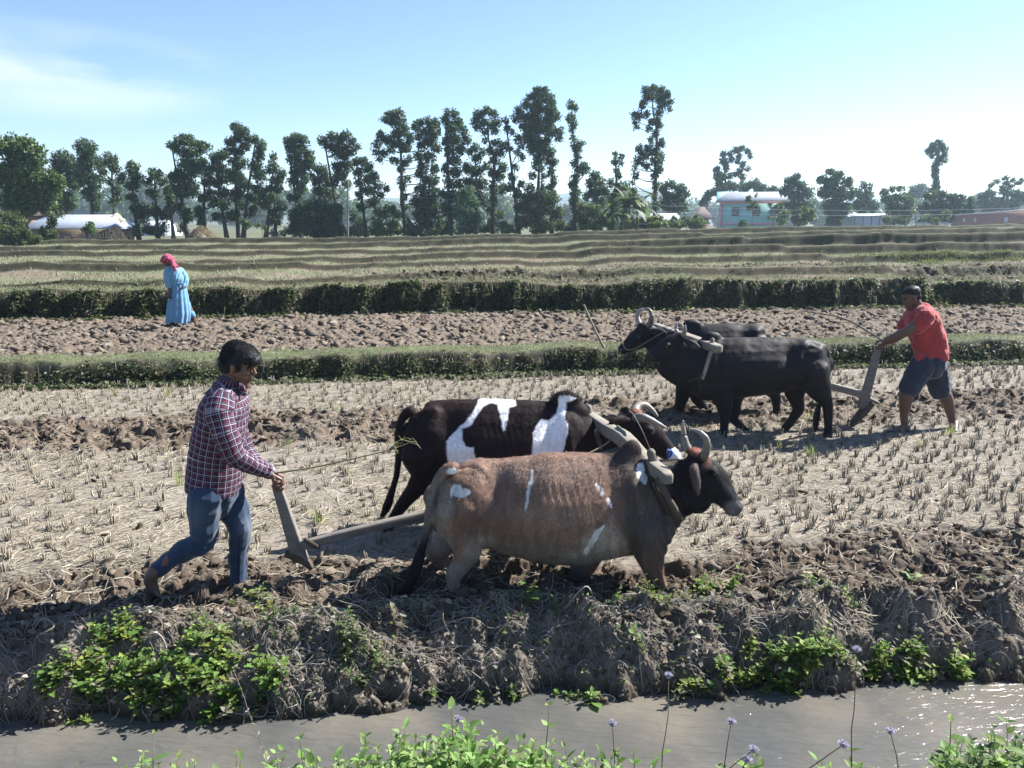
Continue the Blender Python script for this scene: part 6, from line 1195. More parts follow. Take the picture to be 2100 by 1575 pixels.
# blue tie at the muzzle
tie = MB(); rng = np.random.default_rng(8)
for k in range(7):
    p = at(1371, 922, YW - .15) + Vector((rng.uniform(-.01, .02), rng.uniform(-.02, .02), 0)); q = p + Vector((rng.uniform(-.02, .03), rng.uniform(-.02, .02), -rng.uniform(.04, .075)))
    add_tube(tie, [p, p.lerp(q, .5) + Vector((.006, 0, 0)), q], [(.010, .003), (.013, .003), (.007, .003)], n=6, col=(.03, .16, .75) if k < 5 else (.6, .65, .75))
M_cloth = mat('tie_cloth', rough=.7, noise=None, bump=None); tag(tie.build('muzzle_tie', M_cloth), 'bright blue plastic strips tied at the white muzzle of the patched ox', 'tie')
# ---- near black ox of the far team
YN = 8.62; e = ox('black ox with short horns in front, nearer one of the far ploughing pair', 1560, 890, YN)
P = [sec([(1696, 722, 768, .08), (1688, 706, 788, .16), (1665, 697, 798, .21), (1630, 691, 800, .235), (1590, 690, 808, .25), (1545, 690, 814, .275), (1500, 690, 820, .285), (1465, 690, 820, .26), (1435, 694, 812, .22), (1410, 700, 796, .18), (1392, 708, 775, .12)], YN),
     blob(1460, 696, 22, 17, YN, .07), blob(1455, 770, 34, 55, YN - .12, .10), blob(1455, 770, 34, 55, YN + .12, .1), blob(1662, 755, 30, 50, YN - .12, .1), blob(1662, 755, 30, 50, YN + .12, .1),
     limb([(1440, 742, 46, None, .8), (1410, 735, 42, None, .55), (1385, 727, 36, None, .5)], YN), limb([(1425, 790, 18, None, .5), (1392, 780, 14, None, .4), (1365, 762, 14, None, .4), (1352, 750, 10, None, .5)], YN),
     limb([(1392, 706, 25, None, .62), (1376, 714, 26, None, .66), (1360, 722, 22, None, .68), (1346, 728, 16, None, .75), (1336, 732, 12.5, None, .95), (1331, 733, 11, None, 1)], YN - .03, n=16), blob(1395, 688, 12, 8, YN - .03, .06), blob(1369, 708, 6, 5, YN - .12, .03),
     limb([(1402, 696, 5, YN - .12), (1413, 703, 8, YN - .2, .6), (1426, 710, 8.5, YN - .24, .6), (1436, 714, 4, YN - .25, .7)], YN), limb([(1390, 690, 5, YN + .08), (1380, 684, 6, YN + .15, .6), (1368, 684, 3, YN + .2, .6)], YN),
     limb([(1478, 790, 30), (1484, 822, 19), (1487, 848, 13), (1486, 868, 9.5), (1484, 885, 9), (1481, 900, 10.5)], YN - .14, .85),
     limb([(1500, 800, 28), (1506, 835, 15), (1504, 856, 11), (1512, 868, 8.5), (1526, 879, 8), (1538, 889, 8)], YN + .13, .85),
     limb([(1665, 760, 36), (1678, 795, 27), (1690, 818, 17), (1697, 832, 12.5), (1698, 855, 9.5), (1699, 878, 9), (1697, 899, 11)], YN - .14, .75),
     limb([(1640, 765, 36), (1630, 800, 24), (1634, 822, 16), (1638, 838, 12.5), (1626, 858, 9.5), (1611, 878, 8.5), (1600, 895, 10)], YN + .14, .75),
     limb([(1690, 712, 6), (1697, 730, 5.5), (1699, 755, 5), (1694, 790, 5), (1682, 825, 5), (1676, 850, 8), (1673, 872, 7), (1671, 886, 3)], YN - .02, 1, n=8)]
def colk(mid, hf):
    def f(V, N):
        C = np.tile(np.array([.0085, .0085, .011]), (len(V), 1)); X, Yp = topix(V)
        b = fbm(V[:, 0] * 4, V[:, 2] * 4, V[:, 1] * 4, oct=3, seed=14)[:, None]; C = C + b * np.array([.010, .006, .004])
        h = (hf(X, Yp))[:, None]; return C * (1 - h) + np.array([.10, .075, .06]) * h
    return f
def post(V, N):
    d = .022 * (fbm(V[:, 0] * 5, V[:, 2] * 5, V[:, 1] * 5, oct=3, seed=17) - .5) + .004 * (fbm(V[:, 0] * 30, V[:, 2] * 20, V[:, 1] * 30, oct=2, seed=8) - .5); return anatomy(V + N * d[:, None], N, YN, (1648, 708), (1450, 745), 184, -1, .15)
finish_ox(e, P, .013, YN, colk(0, lambda X, Y: .5 * (np.hypot((X - 1425) / 11, (Y - 711) / 5) < 1) + .25 * (np.hypot((X - 1332) / 8, (Y - 733) / 9) < 1) + .35 * (Y > 890)), M_coatb, post=post)
horn(e, [(1402, 687, 5.5, YN - .08), (1404, 678, 4.5, YN - .1), (1405, 668, 2, YN - .1)], YN, ((.40, .33, .26), (.35, .3, .26)))
horn(e, [(1389, 684, 5, YN + .03), (1386, 673, 4, YN + .05), (1388, 662, 1.8, YN + .05)], YN, ((.45, .4, .35), (.55, .5, .45)))
ball(e, 'eye', 1368, 711, 3.0, YN - .135, M_eye, (1, .6, 1))
# ---- far black ox
YF = 9.45
def post(V, N):
    d = .022 * (fbm(V[:, 0] * 5, V[:, 2] * 5, V[:, 1] * 5, oct=3, seed=27) - .5) + .004 * (fbm(V[:, 0] * 30, V[:, 2] * 20, V[:, 1] * 30, oct=2, seed=8) - .5); return anatomy(V + N * d[:, None], N, YF, (1552, 680), (1400, 710), 166, -1, .1)
e = ox('black ox with inward-curled ring of horns, behind the other black ox', 1480, 860, YF)
P = [sec([(1582, 690, 740, .10), (1572, 674, 765, .17), (1545, 664, 775, .22), (1500, 662, 785, .25), (1450, 663, 790, .26), (1410, 668, 790, .22), (1380, 676, 775, .16)], YF), blob(1420, 668, 22, 14, YF, .07),
     limb([(1400, 712, 42, None, .8), (1365, 704, 35, None, .55), (1340, 696, 30, None, .55)], YF),
     limb([(1335, 682, 22, None, .65), (1318, 690, 24, None, .66), (1302, 700, 20, None, .7), (1288, 710, 15, None, .8), (1277, 717, 12, None, .95)], YF, n=16), blob(1320, 668, 14, 8, YF, .08), blob(1312, 690, 6, 5, YF - .11, .03),
     limb([(1333, 678, 6, YF - .1), (1345, 680, 8, YF - .18, .5), (1360, 684, 8, YF - .22, .5), (1370, 690, 3, YF - .22, .6)], YF),
     limb([(1405, 770, 26), (1403, 800, 17), (1394, 830, 11), (1389, 845, 8.5), (1387, 860, 8), (1382, 870, 9.5)], YF - .12, .85),
     limb([(1420, 770, 26), (1426, 806, 15), (1438, 830, 10.5), (1447, 842, 8.5), (1457, 852, 7.5), (1464, 858, 8)], YF + .12, .85),
     limb([(1560, 750, 32), (1575, 790, 20), (1590, 810, 13), (1592, 830, 9), (1594, 848, 9)], YF + .12, .8), limb([(1545, 750, 32), (1525, 790, 20), (1515, 812, 13), (1508, 832, 9), (1503, 850, 9)], YF - .12, .8)]
finish_ox(e, P, .014, YF, colk(0, lambda X, Y: .55 * (np.hypot((X - 1270) / 7, (Y - 722) / 8) < 1) + .3 * (Y > 862)), M_coatb, post=post)
horn(e, [(1331, 668, 7, YF - .07), (1336, 655, 6, YF - .10), (1335, 642, 4.5, YF - .09), (1330, 634, 3, YF - .07), (1322, 632, 1.5, YF - .04)], YF, ((.22, .2, .17), (.30, .27, .22)))
horn(e, [(1311, 664, 6, YF + .04), (1307, 652, 5.5, YF + .07), (1309, 641, 4.5, YF + .07), (1315, 635, 3, YF + .05), (1324, 634, 1.5, YF + .03)], YF, ((.5, .46, .4), (.6, .56, .5)))
ball(e, 'eye', 1311, 692, 2.8, YF - .125, M_eye, (1, .6, 1))
# ================================================================ yokes, ploughs, ropes, sticks
M_timber = mat('worn_timber', rough=.8, noise=(16, .32), bump=(50, .7, .002), spec=.2, stretch=(.25, 1, 1), coords='Object')
def beam(mb, P, rad, col, power=9, n=16, up=(0, 0, 1), cap=False):
    p, r = smooth_path(P, rad, 3); add_tube(mb, p, r, n=n, cap=cap, up=up, power=power, col=col)
TW = (.40, .36, .29); TD = (.16, .125, .095)
A = at(1206, 852, 6.12); B = at(1372, 983, 4.74); e = empty('yoke', A, 'pale squared timber yoke across the necks of the brown and patched oxen', 'yoke')
d = (B - A); m = MB(); beam(m, [A, A + d * .28 + Vector((0, 0, .01)), A + d * .5 + Vector((0, 0, .035)), A + d * .74, A + d * .93, B], [(.036, .036), (.044, .046), (.05, .05), (.044, .046), (.042, .044), (.030, .034)], TW); m.build('beam', M_timber, e)
def peg(e, top, bot, r, col=TW, nm='peg', r2=None):
    m = MB(); add_tube(m, [top, top.lerp(bot, .5), bot], [r, r, r2 or r * .8], n=8, cap=True, col=col); return m.build(nm, M_timber, e, smooth=True)
peg(e, at(1207, 836, 6.08), at(1210, 872, 6.08), .028); peg(e, at(1335, 928, 4.98), at(1345, 962, 4.98), .030, (.30, .27, .22))
peg(e, at(1350, 985, 4.80), at(1392, 1062, 4.80), .024, TD, 'neck_stick', .030); peg(e, at(1341, 992, 4.86), at(1372, 1050, 4.86), .018, TD, 'neck_stick', .02)
peg(e, at(1222, 885, 5.72), at(1232, 920, 5.72), .018, TD, 'neck_stick')
rp = MB()
for k in range(9):
    c = A + d * (.42 + .012 * k); pts = [c + Vector((0, .062 * math.cos(a), .07 * math.sin(a) + .03)) for a in np.linspace(0, 2 * math.pi, 13)]; add_tube(rp, pts, [.006] * 13, n=5, cap=False, col=(.30, .34, .25))
for k in range(6):
    c = A + d * (.43 + .02 * k) + Vector((0, -.06, 0)); add_tube(rp, [c, c + Vector((.02 * (k % 3 - 1), -.01, -.09)), c + Vector((-.05 + .02 * k, 0, -.15 - .02 * (k % 3)))], [.008, .007, .005], n=5, col=(.33, .38, .28))
tag(rp.build('rope_binding', M_timber), 'greenish rope wound round the middle of the near pale yoke', 'rope')
A2 = at(1343, 668, 9.75); B2 = at(1474, 716, 8.30); e2 = empty('yoke', A2, 'flat pale wooden yoke on the two black oxen', 'yoke'); d2 = B2 - A2
m = MB(); beam(m, [A2, A2 + d2 * .35, A2 + d2 * .6, A2 + d2 * .9, B2], [(.04, .035), (.05, .04), (.055, .045), (.058, .045), (.05, .042)], TW); m.build('beam', M_timber, e2)
peg(e2, at(1461, 697, 8.45), at(1459, 722, 8.45), .026); peg(e2, at(1457, 724, 8.30), at(1441, 776, 8.30), .02, (.45, .40, .32), 'neck_stick'); peg(e2, at(1398, 668, 9.2), at(1400, 692, 9.2), .022)
# ploughs
def plough(label, hT, hB, Y, wT, wB, beamP, br, share, tone, tone2):
    e = empty('plough', at(hB[0], hB[1], Y), label, 'plough')
    m = MB(); T_ = at(*hT, Y); B_ = at(*hB, Y); k = mpp(*hB, Y)
    beam(m, [T_, T_.lerp(B_, .3), T_.lerp(B_, .65), B_], [(.018, wT * k), (.022, wT * k * 1.25), (.028, wB * k * .8), (.032, wB * k)], tone, n=14, up=(1, 0, 0), power=6); m.build('handle_post', M_timber, e)
    m = MB(); beam(m, [at(*p) for p in beamP], [(br * .9, br)] * len(beamP), tone2, power=5); m.build('draught_beam', M_timber, e)
    s = MB(); pts = [at(*p[:3]) for p in share]; beam(s, pts, [(p[3] * 1.3, p[3]) for p in share], TD, power=4); s.build('share', M_timber, e); return e
yk = A + d * .48; ykp = topix(np.array(yk))
e = plough('grey wooden plough with a tapering upright and long beam, in the near furrow', (566, 992), (617, 1150), 5.02, 9, 17, [(612, 1120, 5.0), (660, 1108, 5.03), (720, 1092, 5.08), (800, 1072, 5.18), (900, 1047, 5.32), (1050, 1000, 5.42), (float(ykp[0]), float(ykp[1]) + 16, float(yk.y))], .032, [(586, 1134, 5.02, .024), (612, 1142, 5.02, .030), (630, 1154, 5.02, .026), (640, 1166, 5.02, .014)], (.34, .31, .27), (.30, .27, .235))
peg(e, at(650, 1120, 5.0), at(628, 1108, 5.0), .026, TD, 'wedge')
yk2 = A2 + d2 * .5; yp2 = topix(np.array(yk2))
e = plough('wooden plough with a straight upright held by the man in red', (1803, 706), (1768, 838), 8.9, 6.5, 11, [(1782, 812, 8.9), (1735, 800, 8.92), (1690, 788, 8.95), (1600, 762, 8.98), (float(yp2[0]), float(yp2[1]) + 8, float(yk2.y))], .042, [(1790, 826, 8.9, .03), (1772, 842, 8.9, .042), (1756, 860, 8.88, .035), (1746, 874, 8.86, .02)], (.36, .32, .28), (.40, .35, .30))
peg(e, at(1758, 808, 8.9), at(1800, 826, 8.9), .028, (.38, .34, .29), 'wedge')
# sticks
def stick(label, P, r, col, nm='stick', cat='stick'):
    m = MB(); p, q = smooth_path([at(*a) for a in P], [(r * (1 - .6 * i / len(P)),) * 2 for i in range(len(P))], 6); add_tube(m, p, q, n=6, col=col); o = m.build(nm, M_timber, smooth=True); return tag(o, label, cat)
st = stick('thin bending switch held by the man in the checked shirt, pointing at the patched ox', [(548, 972, 4.85), (580, 968, 4.88), (650, 957, 4.98), (740, 937, 5.1), (800, 922, 5.2), (846, 906, 5.3)], .007, (.17, .17, .09))
tw = MB(); rng = np.random.default_rng(12)
for k in range(16):
    t = rng.uniform(0, 1); p = at(790 + 56 * t, 924 - 18 * t, 5.2 + .1 * t); add_tube(tw, [p, p + Vector((rng.uniform(-.03, .06), 0, rng.uniform(-.03, .05))), p + Vector((rng.uniform(-.05, .1), rng.uniform(-.03, .03), rng.uniform(-.06, .09)))], [.003, .003, .001], n=3, col=(.36, .36, .17))
tw = tw.build('frayed_tip', M_straw); tw.parent = st
stick('long curved brown switch held by the man in red', [(1812, 700, 8.7), (1780, 680, 8.75), (1740, 657, 8.8), (1700, 646, 8.85), (1668, 641, 8.9), (1645, 637, 8.95)], .012, (.26, .21, .16))
stick('pale bamboo pole leaning alone at the edge of the middle field', [(1238, 712, 12.3), (1216, 668, 12.1), (1198, 626, 12.0)], .022, (.50, .44, .33), 'pole', 'pole')
stick('pale cord looped round the muzzle of the far black ox', [(1276, 702, YF - .14), (1284, 716, YF - .17), (1300, 716, YF - .19), (1325, 702, YF - .25), (1348, 688, YF - .3), (1372, 676, YF - .32), (1400, 672, 9.1)], .008, (.40, .35, .27), 'rope', 'rope')
stick('thin twisted cord running down the patched ox face', [(1290, 842, YW - .12), (1300, 852, YW - .16), (1318, 885, YW - .19), (1332, 918, YW - .19), (1345, 940, YW - .17)], .004, (.45, .42, .38), 'rope', 'rope')
stick('thin dark neck cord hanging under the near black ox', [(1412, 782, YN - .28), (1425, 778, YN - .32), (1445, 768, YN - .35), (1434, 772, YN - .36), (1436, 805, YN - .33)], .005, (.14, .12, .10), 'rope', 'rope')
stick('yellowish trace cord from the near yoke towards the plough', [(1250, 905, 5.5), (1230, 918, 5.45), (1205, 930, 5.4), (1180, 936, 5.4)], .006, (.45, .40, .30), 'rope', 'rope')
# ================================================================ people
M_skin = mat('skin', rough=.5, noise=(30, .10), bump=(120, .3, .0008), spec=.35); M_hair = mat('black_hair', col=(.012, .011, .012), attr=False, rough=.5, noise=(60, .4), bump=(90, .8, .001), spec=.35, stretch=(1, 1, .3))
def cloth_mat(name, bump=.0012, rough=.85, **k): return mat(name, rough=rough, noise=(18, .12), bump=(90, .5, bump), spec=.15, sheen=.2, **k)
M_jean = cloth_mat('denim'); M_cot = cloth_mat('cotton')
# plaid woven from the cloth's own lengthwise / round-the-body measure
M_plaid = bpy.data.materials.new('plaid_cloth'); M_plaid.use_nodes = True; _n = M_plaid.node_tree.nodes; _l = M_plaid.node_tree.links; _b = _n['Principled BSDF']; _b.inputs['Roughness'].default_value = .85; _b.inputs['Specular IOR Level'].default_value = .15
_at = _n.new('ShaderNodeAttribute'); _at.attribute_name = 'uvw'; _sx = _n.new('ShaderNodeSeparateXYZ'); _l.new(_at.outputs['Vector'], _sx.inputs[0])
def _m(op, a, b=None):
    q = _n.new('ShaderNodeMath'); q.operation = op
    for i, s in enumerate((a, b)):
        if s is None: continue
        if isinstance(s, (int, float)): q.inputs[i].default_value = s
        else: _l.new(s, q.inputs[i])
    return q.outputs[0]
def _band(t, period, c, hw): return _m('LESS_THAN', _m('ABSOLUTE', _m('SUBTRACT', _m('FRACT', _m('MULTIPLY', t, 1 / period)), c)), hw)
_rgb = _n.new('ShaderNodeRGB'); _rgb.outputs[0].default_value = (.020, .018, .042, 1); _cur = _rgb.outputs[0]
for (ax, per, c, hw, col, f) in (('X', .042, .5, .11, (.11, .012, .018, 1), .55), ('Y', .042, .5, .11, (.11, .012, .018, 1), .55), ('X', .042, .06, .048, (.62, .58, .62, 1), .42), ('Y', .042, .06, .048, (.62, .58, .62, 1), .42), ('X', .042, .78, .022, (.42, .38, .43, 1), .35), ('Y', .042, .78, .022, (.42, .38, .43, 1), .35)):
    mx = _n.new('ShaderNodeMixRGB'); mx.inputs['Color2'].default_value = col; _l.new(_m('MULTIPLY', _band(_sx.outputs[ax], per, c, hw), f), mx.inputs['Fac']); _l.new(_cur, mx.inputs['Color1']); _cur = mx.outputs[0]
_l.new(_cur, _b.inputs['Base Color'])
def uv_bones(V, bones):
    """bones = list of polylines (pts, radius) ; returns (along, round) measure of the nearest"""
    best = np.full(len(V), 1e9); U = np.zeros((len(V), 3))
    for bi, (pts, rad) in enumerate(bones):
        acc = 0
        for a, b in zip(pts[:-1], pts[1:]):
            a = np.array(a); b = np.array(b); d = b - a; L = np.linalg.norm(d); t = np.clip(((V - a) @ d) / L ** 2, 0, 1); q = a + t[:, None] * d; r = V - q; dist = np.linalg.norm(r, axis=1) / rad; m = dist < best
            x = np.array([1., 0, 0]) if abs(d[0]) < .8 * L else np.array([0, 0, 1.]); dn = d / L; x = x - dn * (x @ dn); x /= np.linalg.norm(x); y = np.cross(dn, x); an = np.arctan2(r @ y, -(r @ x))
            U[m, 0] = (acc + t * L)[m]; U[m, 1] = (an * rad * .95)[m]; U[m, 2] = bi; best = np.where(m, dist, best); acc += L
    return U
def rings(st, center, M, s):
    V = []; F = []; n = 24
    for (z, xf, xb, w) in st:
        for k in range(n):
            th = 2 * math.pi * k / n; c, q = math.cos(th), math.sin(th); hx = (xf - xb) / 2; x = (xf + xb) / 2 + hx * math.copysign(abs(c) ** .85, c); y = w * math.copysign(abs(q) ** .95, q) * (1 - .10 * max(0, c)); V.append((x * s, y * s, z * s))
    m = len(st)
    for i in range(m - 1):
        for k in range(n): F.append((i * n + k, i * n + (k + 1) % n, (i + 1) * n + (k + 1) % n, (i + 1) * n + k))
    V.append((.5 * (st[0][1] + st[0][2]) * s, 0, st[0][0] * s)); V.append((.5 * (st[-1][1] + st[-1][2]) * s, 0, st[-1][0] * s)); b = len(V) - 2
    for k in range(n): F.append((b, (k + 1) % n, k, k)); F.append((b + 1, (m - 1) * n + k, (m - 1) * n + (k + 1) % n, (m - 1) * n + (k + 1) % n))
    return np.array(V) @ np.array(M) + np.array(center), np.array(F)
SKULL = [(-.122, .070, .030, .018), (-.115, .084, .018, .030), (-.100, .090, .002, .040), (-.078, .089, -.012, .049), (-.052, .088, -.035, .056), (-.025, .083, -.062, .063), (0, .081, -.084, .068), (.022, .078, -.094, .071), (.042, .088, -.100, .073), (.070, .084, -.101, .074), (.095, .068, -.092, .066), (.115, .036, -.066, .045), (.122, .0, -.035, .02)]
def head_frame(fwd_deg, pitch, yaw=0):
    """rows: forward, left, up"""
    y = math.radians(yaw); p = math.radians(pitch); f = Vector((math.cos(y) * (1 if fwd_deg == 0 else -1), math.sin(y), 0)); lt = Vector((0, 0, 1)).cross(f).normalized(); f2 = f * math.cos(p) + Vector((0, 0, -math.sin(p))); up = f2.cross(lt).normalized(); return [tuple(f2), tuple(lt), tuple(up)]
def head(center, M, s):
    L = lambda x, y, z: Vector(center) + Vector(tuple(np.array([x, y, z]) * s @ np.array(M))); P = [rings(SKULL, center, M, s)]
    R3 = np.array(M).T
    def el(x, y, z, r): return ellipsoid(L(x, y, z), tuple(q * s for q in r), rot=R3)
    P += [tube([L(.080, 0, .035), L(.094, 0, .012), L(.106, 0, -.010), L(.100, 0, -.018)], [(.007 * s, .008 * s), (.009 * s, .010 * s), (.014 * s, .012 * s), (.013 * s, .008 * s)], n=10), el(.090, .011, -.016, (.010, .008, .007)), el(.090, -.011, -.016, (.010, .008, .007)),
          el(.090, 0, -.042, (.010, .022, .007)), el(.088, 0, -.054, (.010, .020, .008)), el(.084, 0, .043, (.010, .055, .008)), el(.074, 0, -.098, (.020, .022, .016)), el(.058, .040, -.008, (.028, .022, .022)), el(.058, -.040, -.008, (.028, .022, .022))]
    for q in (1, -1):
        P.append(el(-.004, q * .074, .006, (.019, .009, .030))); P.append(el(-.002, q * .076, -.020, (.010, .007, .012)))
    return P, L
def hand(wrist, f, s_, n, k=1.0):
    """fist-like grip: f wrist->knuckles, s_ spread (index to little finger), n towards the thing held"""
    w = Vector(wrist); f = Vector(f).normalized(); s_ = Vector(s_); s_ = (s_ - f * s_.dot(f)).normalized(); n_ = f.cross(s_).normalized()
    if n_.dot(Vector(n)) < 0: n_ = -n_
    P = [tube([w - f * .02 * k, w + f * .02 * k, w + f * .055 * k, w + f * .088 * k], [(.024 * k, .019 * k), (.034 * k, .018 * k), (.041 * k, .016 * k), (.040 * k, .013 * k)], n=12, up=tuple(n_))]
    for i, ln in enumerate((.95, 1.05, 1.0, .82)):
        b = w + f * (.085 - .004 * abs(i - 1)) * k + s_ * (i - 1.5) * .0205 * k; pts = [b - f * .02 * k]; pts.append(b); a = 0
        for (L, da) in ((.042, 38), (.026, 62), (.021, 42)):
            a += math.radians(da + 3 * i); d = f * math.cos(a) + n_ * math.sin(a); pts.append(pts[-1] + d * L * ln * k)
        P.append(tube(pts, [.0095 * k, .0098 * k, .009 * k, .0082 * k, .0068 * k], n=8))
    b = w + f * .028 * k - s_ * .030 * k; P.append(tube([w + f * .01 * k - s_ * .014 * k, b, b + (f * .5 - s_ * .35 + n_ * .5) * .036 * k, b + (f * .75 - s_ * .1 + n_ * 1.05) * .050 * k, b + (f * .95 + s_ * .35 + n_ * 1.25) * .056 * k], [.015 * k, .0135 * k, .0115 * k, .0105 * k, .008 * k], n=8))
    return P
def merge(name, parts, m, e, cols):
    mb = MB()
    for (V, F), c in zip(parts, cols):
        mb.add(V, F, c)
    return mb.build(name, m, e, smooth=True)
def skincol(V, base, seed=3): 
    n = fbm(V[:, 0] * 14, V[:, 1] * 14, V[:, 2] * 14, oct=3, seed=seed)[:, None]; return np.array(base) * (.85 + .3 * n)
def cloth(name, pieces, voxel, m, e, col, bones=None, wr=.006, it=6, seed=1, dirt=None, freq=(16, 5), flat=False):
    V, F = remesh(pieces, voxel, it); N = vnormals(V, F); U = uv_bones(V, bones) if bones else None
    if U is not None and not flat: d = (fbm(U[:, 0] * freq[0] + U[:, 1] * 6, U[:, 1] * freq[1] + U[:, 2] * 9, oct=3, seed=seed) - .5) * 2
    else: d = (fbm(V[:, 0] * 10, V[:, 1] * 10, V[:, 2] * 10, oct=3, seed=seed) - .5) * 2
    d = np.sign(d) * np.abs(d) ** .8 * wr * 1.6; V = V + N * d[:, None]
    C = np.array(col) * (.9 + .2 * fbm(V[:, 0] * 9, V[:, 1] * 9, V[:, 2] * 9, oct=3, seed=seed + 4)[:, None])
    if dirt is not None: C = dirt(V, C, N)
    return mesh_np(name, V - np.array(e.location), F, m, e, C, True, U)
def foot(heel, toe, k=1.0, up=.05):
    h = Vector(heel); t = Vector(toe); d = (t - h); P = [tube([h + Vector((0, 0, .035 * k)), h.lerp(t, .3) + Vector((0, 0, .038 * k)), h.lerp(t, .65) + Vector((0, 0, .024 * k)), h.lerp(t, .88) + Vector((0, 0, .014 * k))], [(.030 * k, .034 * k), (.034 * k, .036 * k), (.042 * k, .022 * k), (.040 * k, .013 * k)], n=12)]
    dn = d.normalized(); s = dn.cross(Vector((0, 0, 1))).normalized()
    for i in range(5):
        b = h.lerp(t, .86) + s * (i - 2) * .017 * k + Vector((0, 0, .012 * k)); P.append(tube([b, b + dn * (.036 - .004 * i) * k], [.0105 * k * (1.25 if i == 0 else 1)] * 2, n=8))
    return P
def hair_mesh(e, pieces, center, M, s, seed, n, L, voxel=.006, low=(-1, 0)):
    V, F = remesh(pieces, voxel, 2); N = vnormals(V, F); V = V + N * (.022 * L / .04 * (fbm(V[:, 0] * 34, V[:, 1] * 34, V[:, 2] * 20, oct=3, seed=seed)[:, None] - .5)); mesh_np('hair', V - np.array(e.location), F, M_hair, e, None, True)
    rng = np.random.default_rng(seed); idx = rng.integers(0, len(V), n); p = V[idx]; nn = N[idx]; f = np.array(M[0]); g = f * .8 + np.array([0, 0, -.7]) + rng.normal(0, .6, (n, 3)); g = g - nn * (g * nn).sum(1, keepdims=True); g /= np.maximum(np.linalg.norm(g, axis=1, keepdims=True), 1e-6)
    D = g + nn * rng.uniform(.1, .6, (n, 1)); D /= np.linalg.norm(D, axis=1, keepdims=True); U = np.cross(D, nn); U /= np.maximum(np.linalg.norm(U, axis=1, keepdims=True), 1e-6); Vh, Fh = diamonds(p + nn * .004, D, U, rng.uniform(.5, 1.2, n) * L, .0038); mesh_np('hair_strands', Vh - np.array(e.location), Fh, M_hair, e)
def eyes(e, L, s, col=(.02, .015, .012)):
    for q in (1, -1):
        m = MB(); V, F = ellipsoid(L(.073, q * .031, .020), (.010 * s, .012 * s, .010 * s)); m.add(V, F); m.build('eye', M_eye, e, smooth=True)
        m = MB(); add_tube(m, [L(.088, q * .014, .040), L(.089, q * .032, .045), L(.074, q * .052, .040)], [.0035 * s, .0045 * s, .002 * s], n=6, col=(1, 1, 1)); m.build('eyebrow', M_hair, e)
U1 = (1, 0, 0)
SK = (.29, .155, .105)
# ---------------------------------------------------------------- near ploughman
Y = 4.92; b0 = at(460, 1225, Y); e = empty('person', (b0.x, Y, -.05), 'young man in a checked shirt and blue jeans striding barefoot behind the near plough', 'person')
hc = at(489, 751, Y); M = head_frame(0, 19, -4); s = 1.10; P, L = head(hc, M, s)
P += [limb([(478, 770, 20, None, .95), (468, 795, 20, None, 1.0), (462, 815, 22, None, 1.2)], Y, up=U1), limb([(436, 1000, 40), (462, 830, 30)], Y, lat=1, up=U1),
      limb([(520, 955, 11, Y - .14), (550, 966, 9, Y - .06), (556, 968, 9, Y - .04)], Y), limb([(530, 962, 11, Y + .16), (556, 974, 9, Y + .10), (560, 975, 9, Y + .09)], Y),
      limb([(350, 1145, 12), (330, 1165, 10.5), (318, 1176, 10.5)], Y - .12, lat=1), limb([(489, 1150, 13), (488, 1195, 11), (490, 1216, 11)], Y + .08, lat=1, up=U1)]
hl = at(312, 1170, Y - .12); tl = at(326, 1226, Y - .12); dv = (tl - hl).normalized()
P += [limb([(318, 1172, 13), (309, 1184, 13.5), (312, 1202, 11), (320, 1217, 8)], Y - .12, lat=1.35, up=U1)]
for i in range(5): q0 = at(319, 1216, Y - .12 + (i - 2) * .017); P.append(tube([q0, q0 + Vector((.012, 0, -.022)), q0 + Vector((.03, 0, -.030))], [.010, .010, .008], n=7))
hf = at(484, 1226, Y + .08); P += foot(hf + Vector((0, 0, -.01)), hf + Vector((.23, -.03, -.03)))
V, F = remesh(P, .0055, 3)
C = skincol(V, SK); X, Yp = topix(V); mud = (ss(1165, 1195, Yp))[:, None]; C = C * (1 - .8 * mud) + np.array([.20, .155, .12]) * .8 * mud
dd = lambda a, b, r: (np.linalg.norm(V - np.array(L(*a)), axis=1) < r)[:, None]
C = np.where(dd((.094, 0, -.048), 0, .018), C * np.array([.85, .55, .55]), C)
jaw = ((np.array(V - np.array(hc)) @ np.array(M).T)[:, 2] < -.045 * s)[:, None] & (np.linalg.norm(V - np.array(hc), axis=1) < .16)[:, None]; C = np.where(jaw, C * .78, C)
P2 = []
P2 += hand(at(553, 967, Y - .05), (.75, .28, -.50), (.0, 1, .1), (0, 0, -1), 1.02); P2 += hand(at(557, 976, Y + .09), (.80, -.12, -.45), (.0, 1, -.1), (0, 0, -1), 1.0)
Vh, Fh = remesh(P2, .0032, 3); Ch = skincol(Vh, (.30, .165, .115)); merge('body', [(V, F), (Vh, Fh)], M_skin, e, [C, Ch]); eyes(e, L, s)
HR = [(-.030, -.015, -.088, .062), (-.005, .000, -.100, .070), (.020, .034, -.110, .078), (.045, .070, -.110, .078), (.070, .094, -.112, .079), (.093, .096, -.108, .077), (.115, .078, -.093, .066), (.132, .045, -.068, .045), (.139, .01, -.04, .022)]
HP = [rings(HR, hc, M, s), ellipsoid(L(.074, 0, .078), tuple(np.array((.034, .064, .034)) * s), rot=np.array(M).T), ellipsoid(L(.082, -.03, .064), tuple(np.array((.018, .026, .024)) * s), rot=np.array(M).T), ellipsoid(L(-.062, 0, -.012), tuple(np.array((.046, .066, .048)) * s), rot=np.array(M).T), ellipsoid(L(.022, .068, .020), tuple(np.array((.012, .007, .028)) * s), rot=np.array(M).T), ellipsoid(L(.022, -.068, .020), tuple(np.array((.012, .007, .028)) * s), rot=np.array(M).T)]
hair_mesh(e, HP, hc, M, s, 5, 16000, .040)
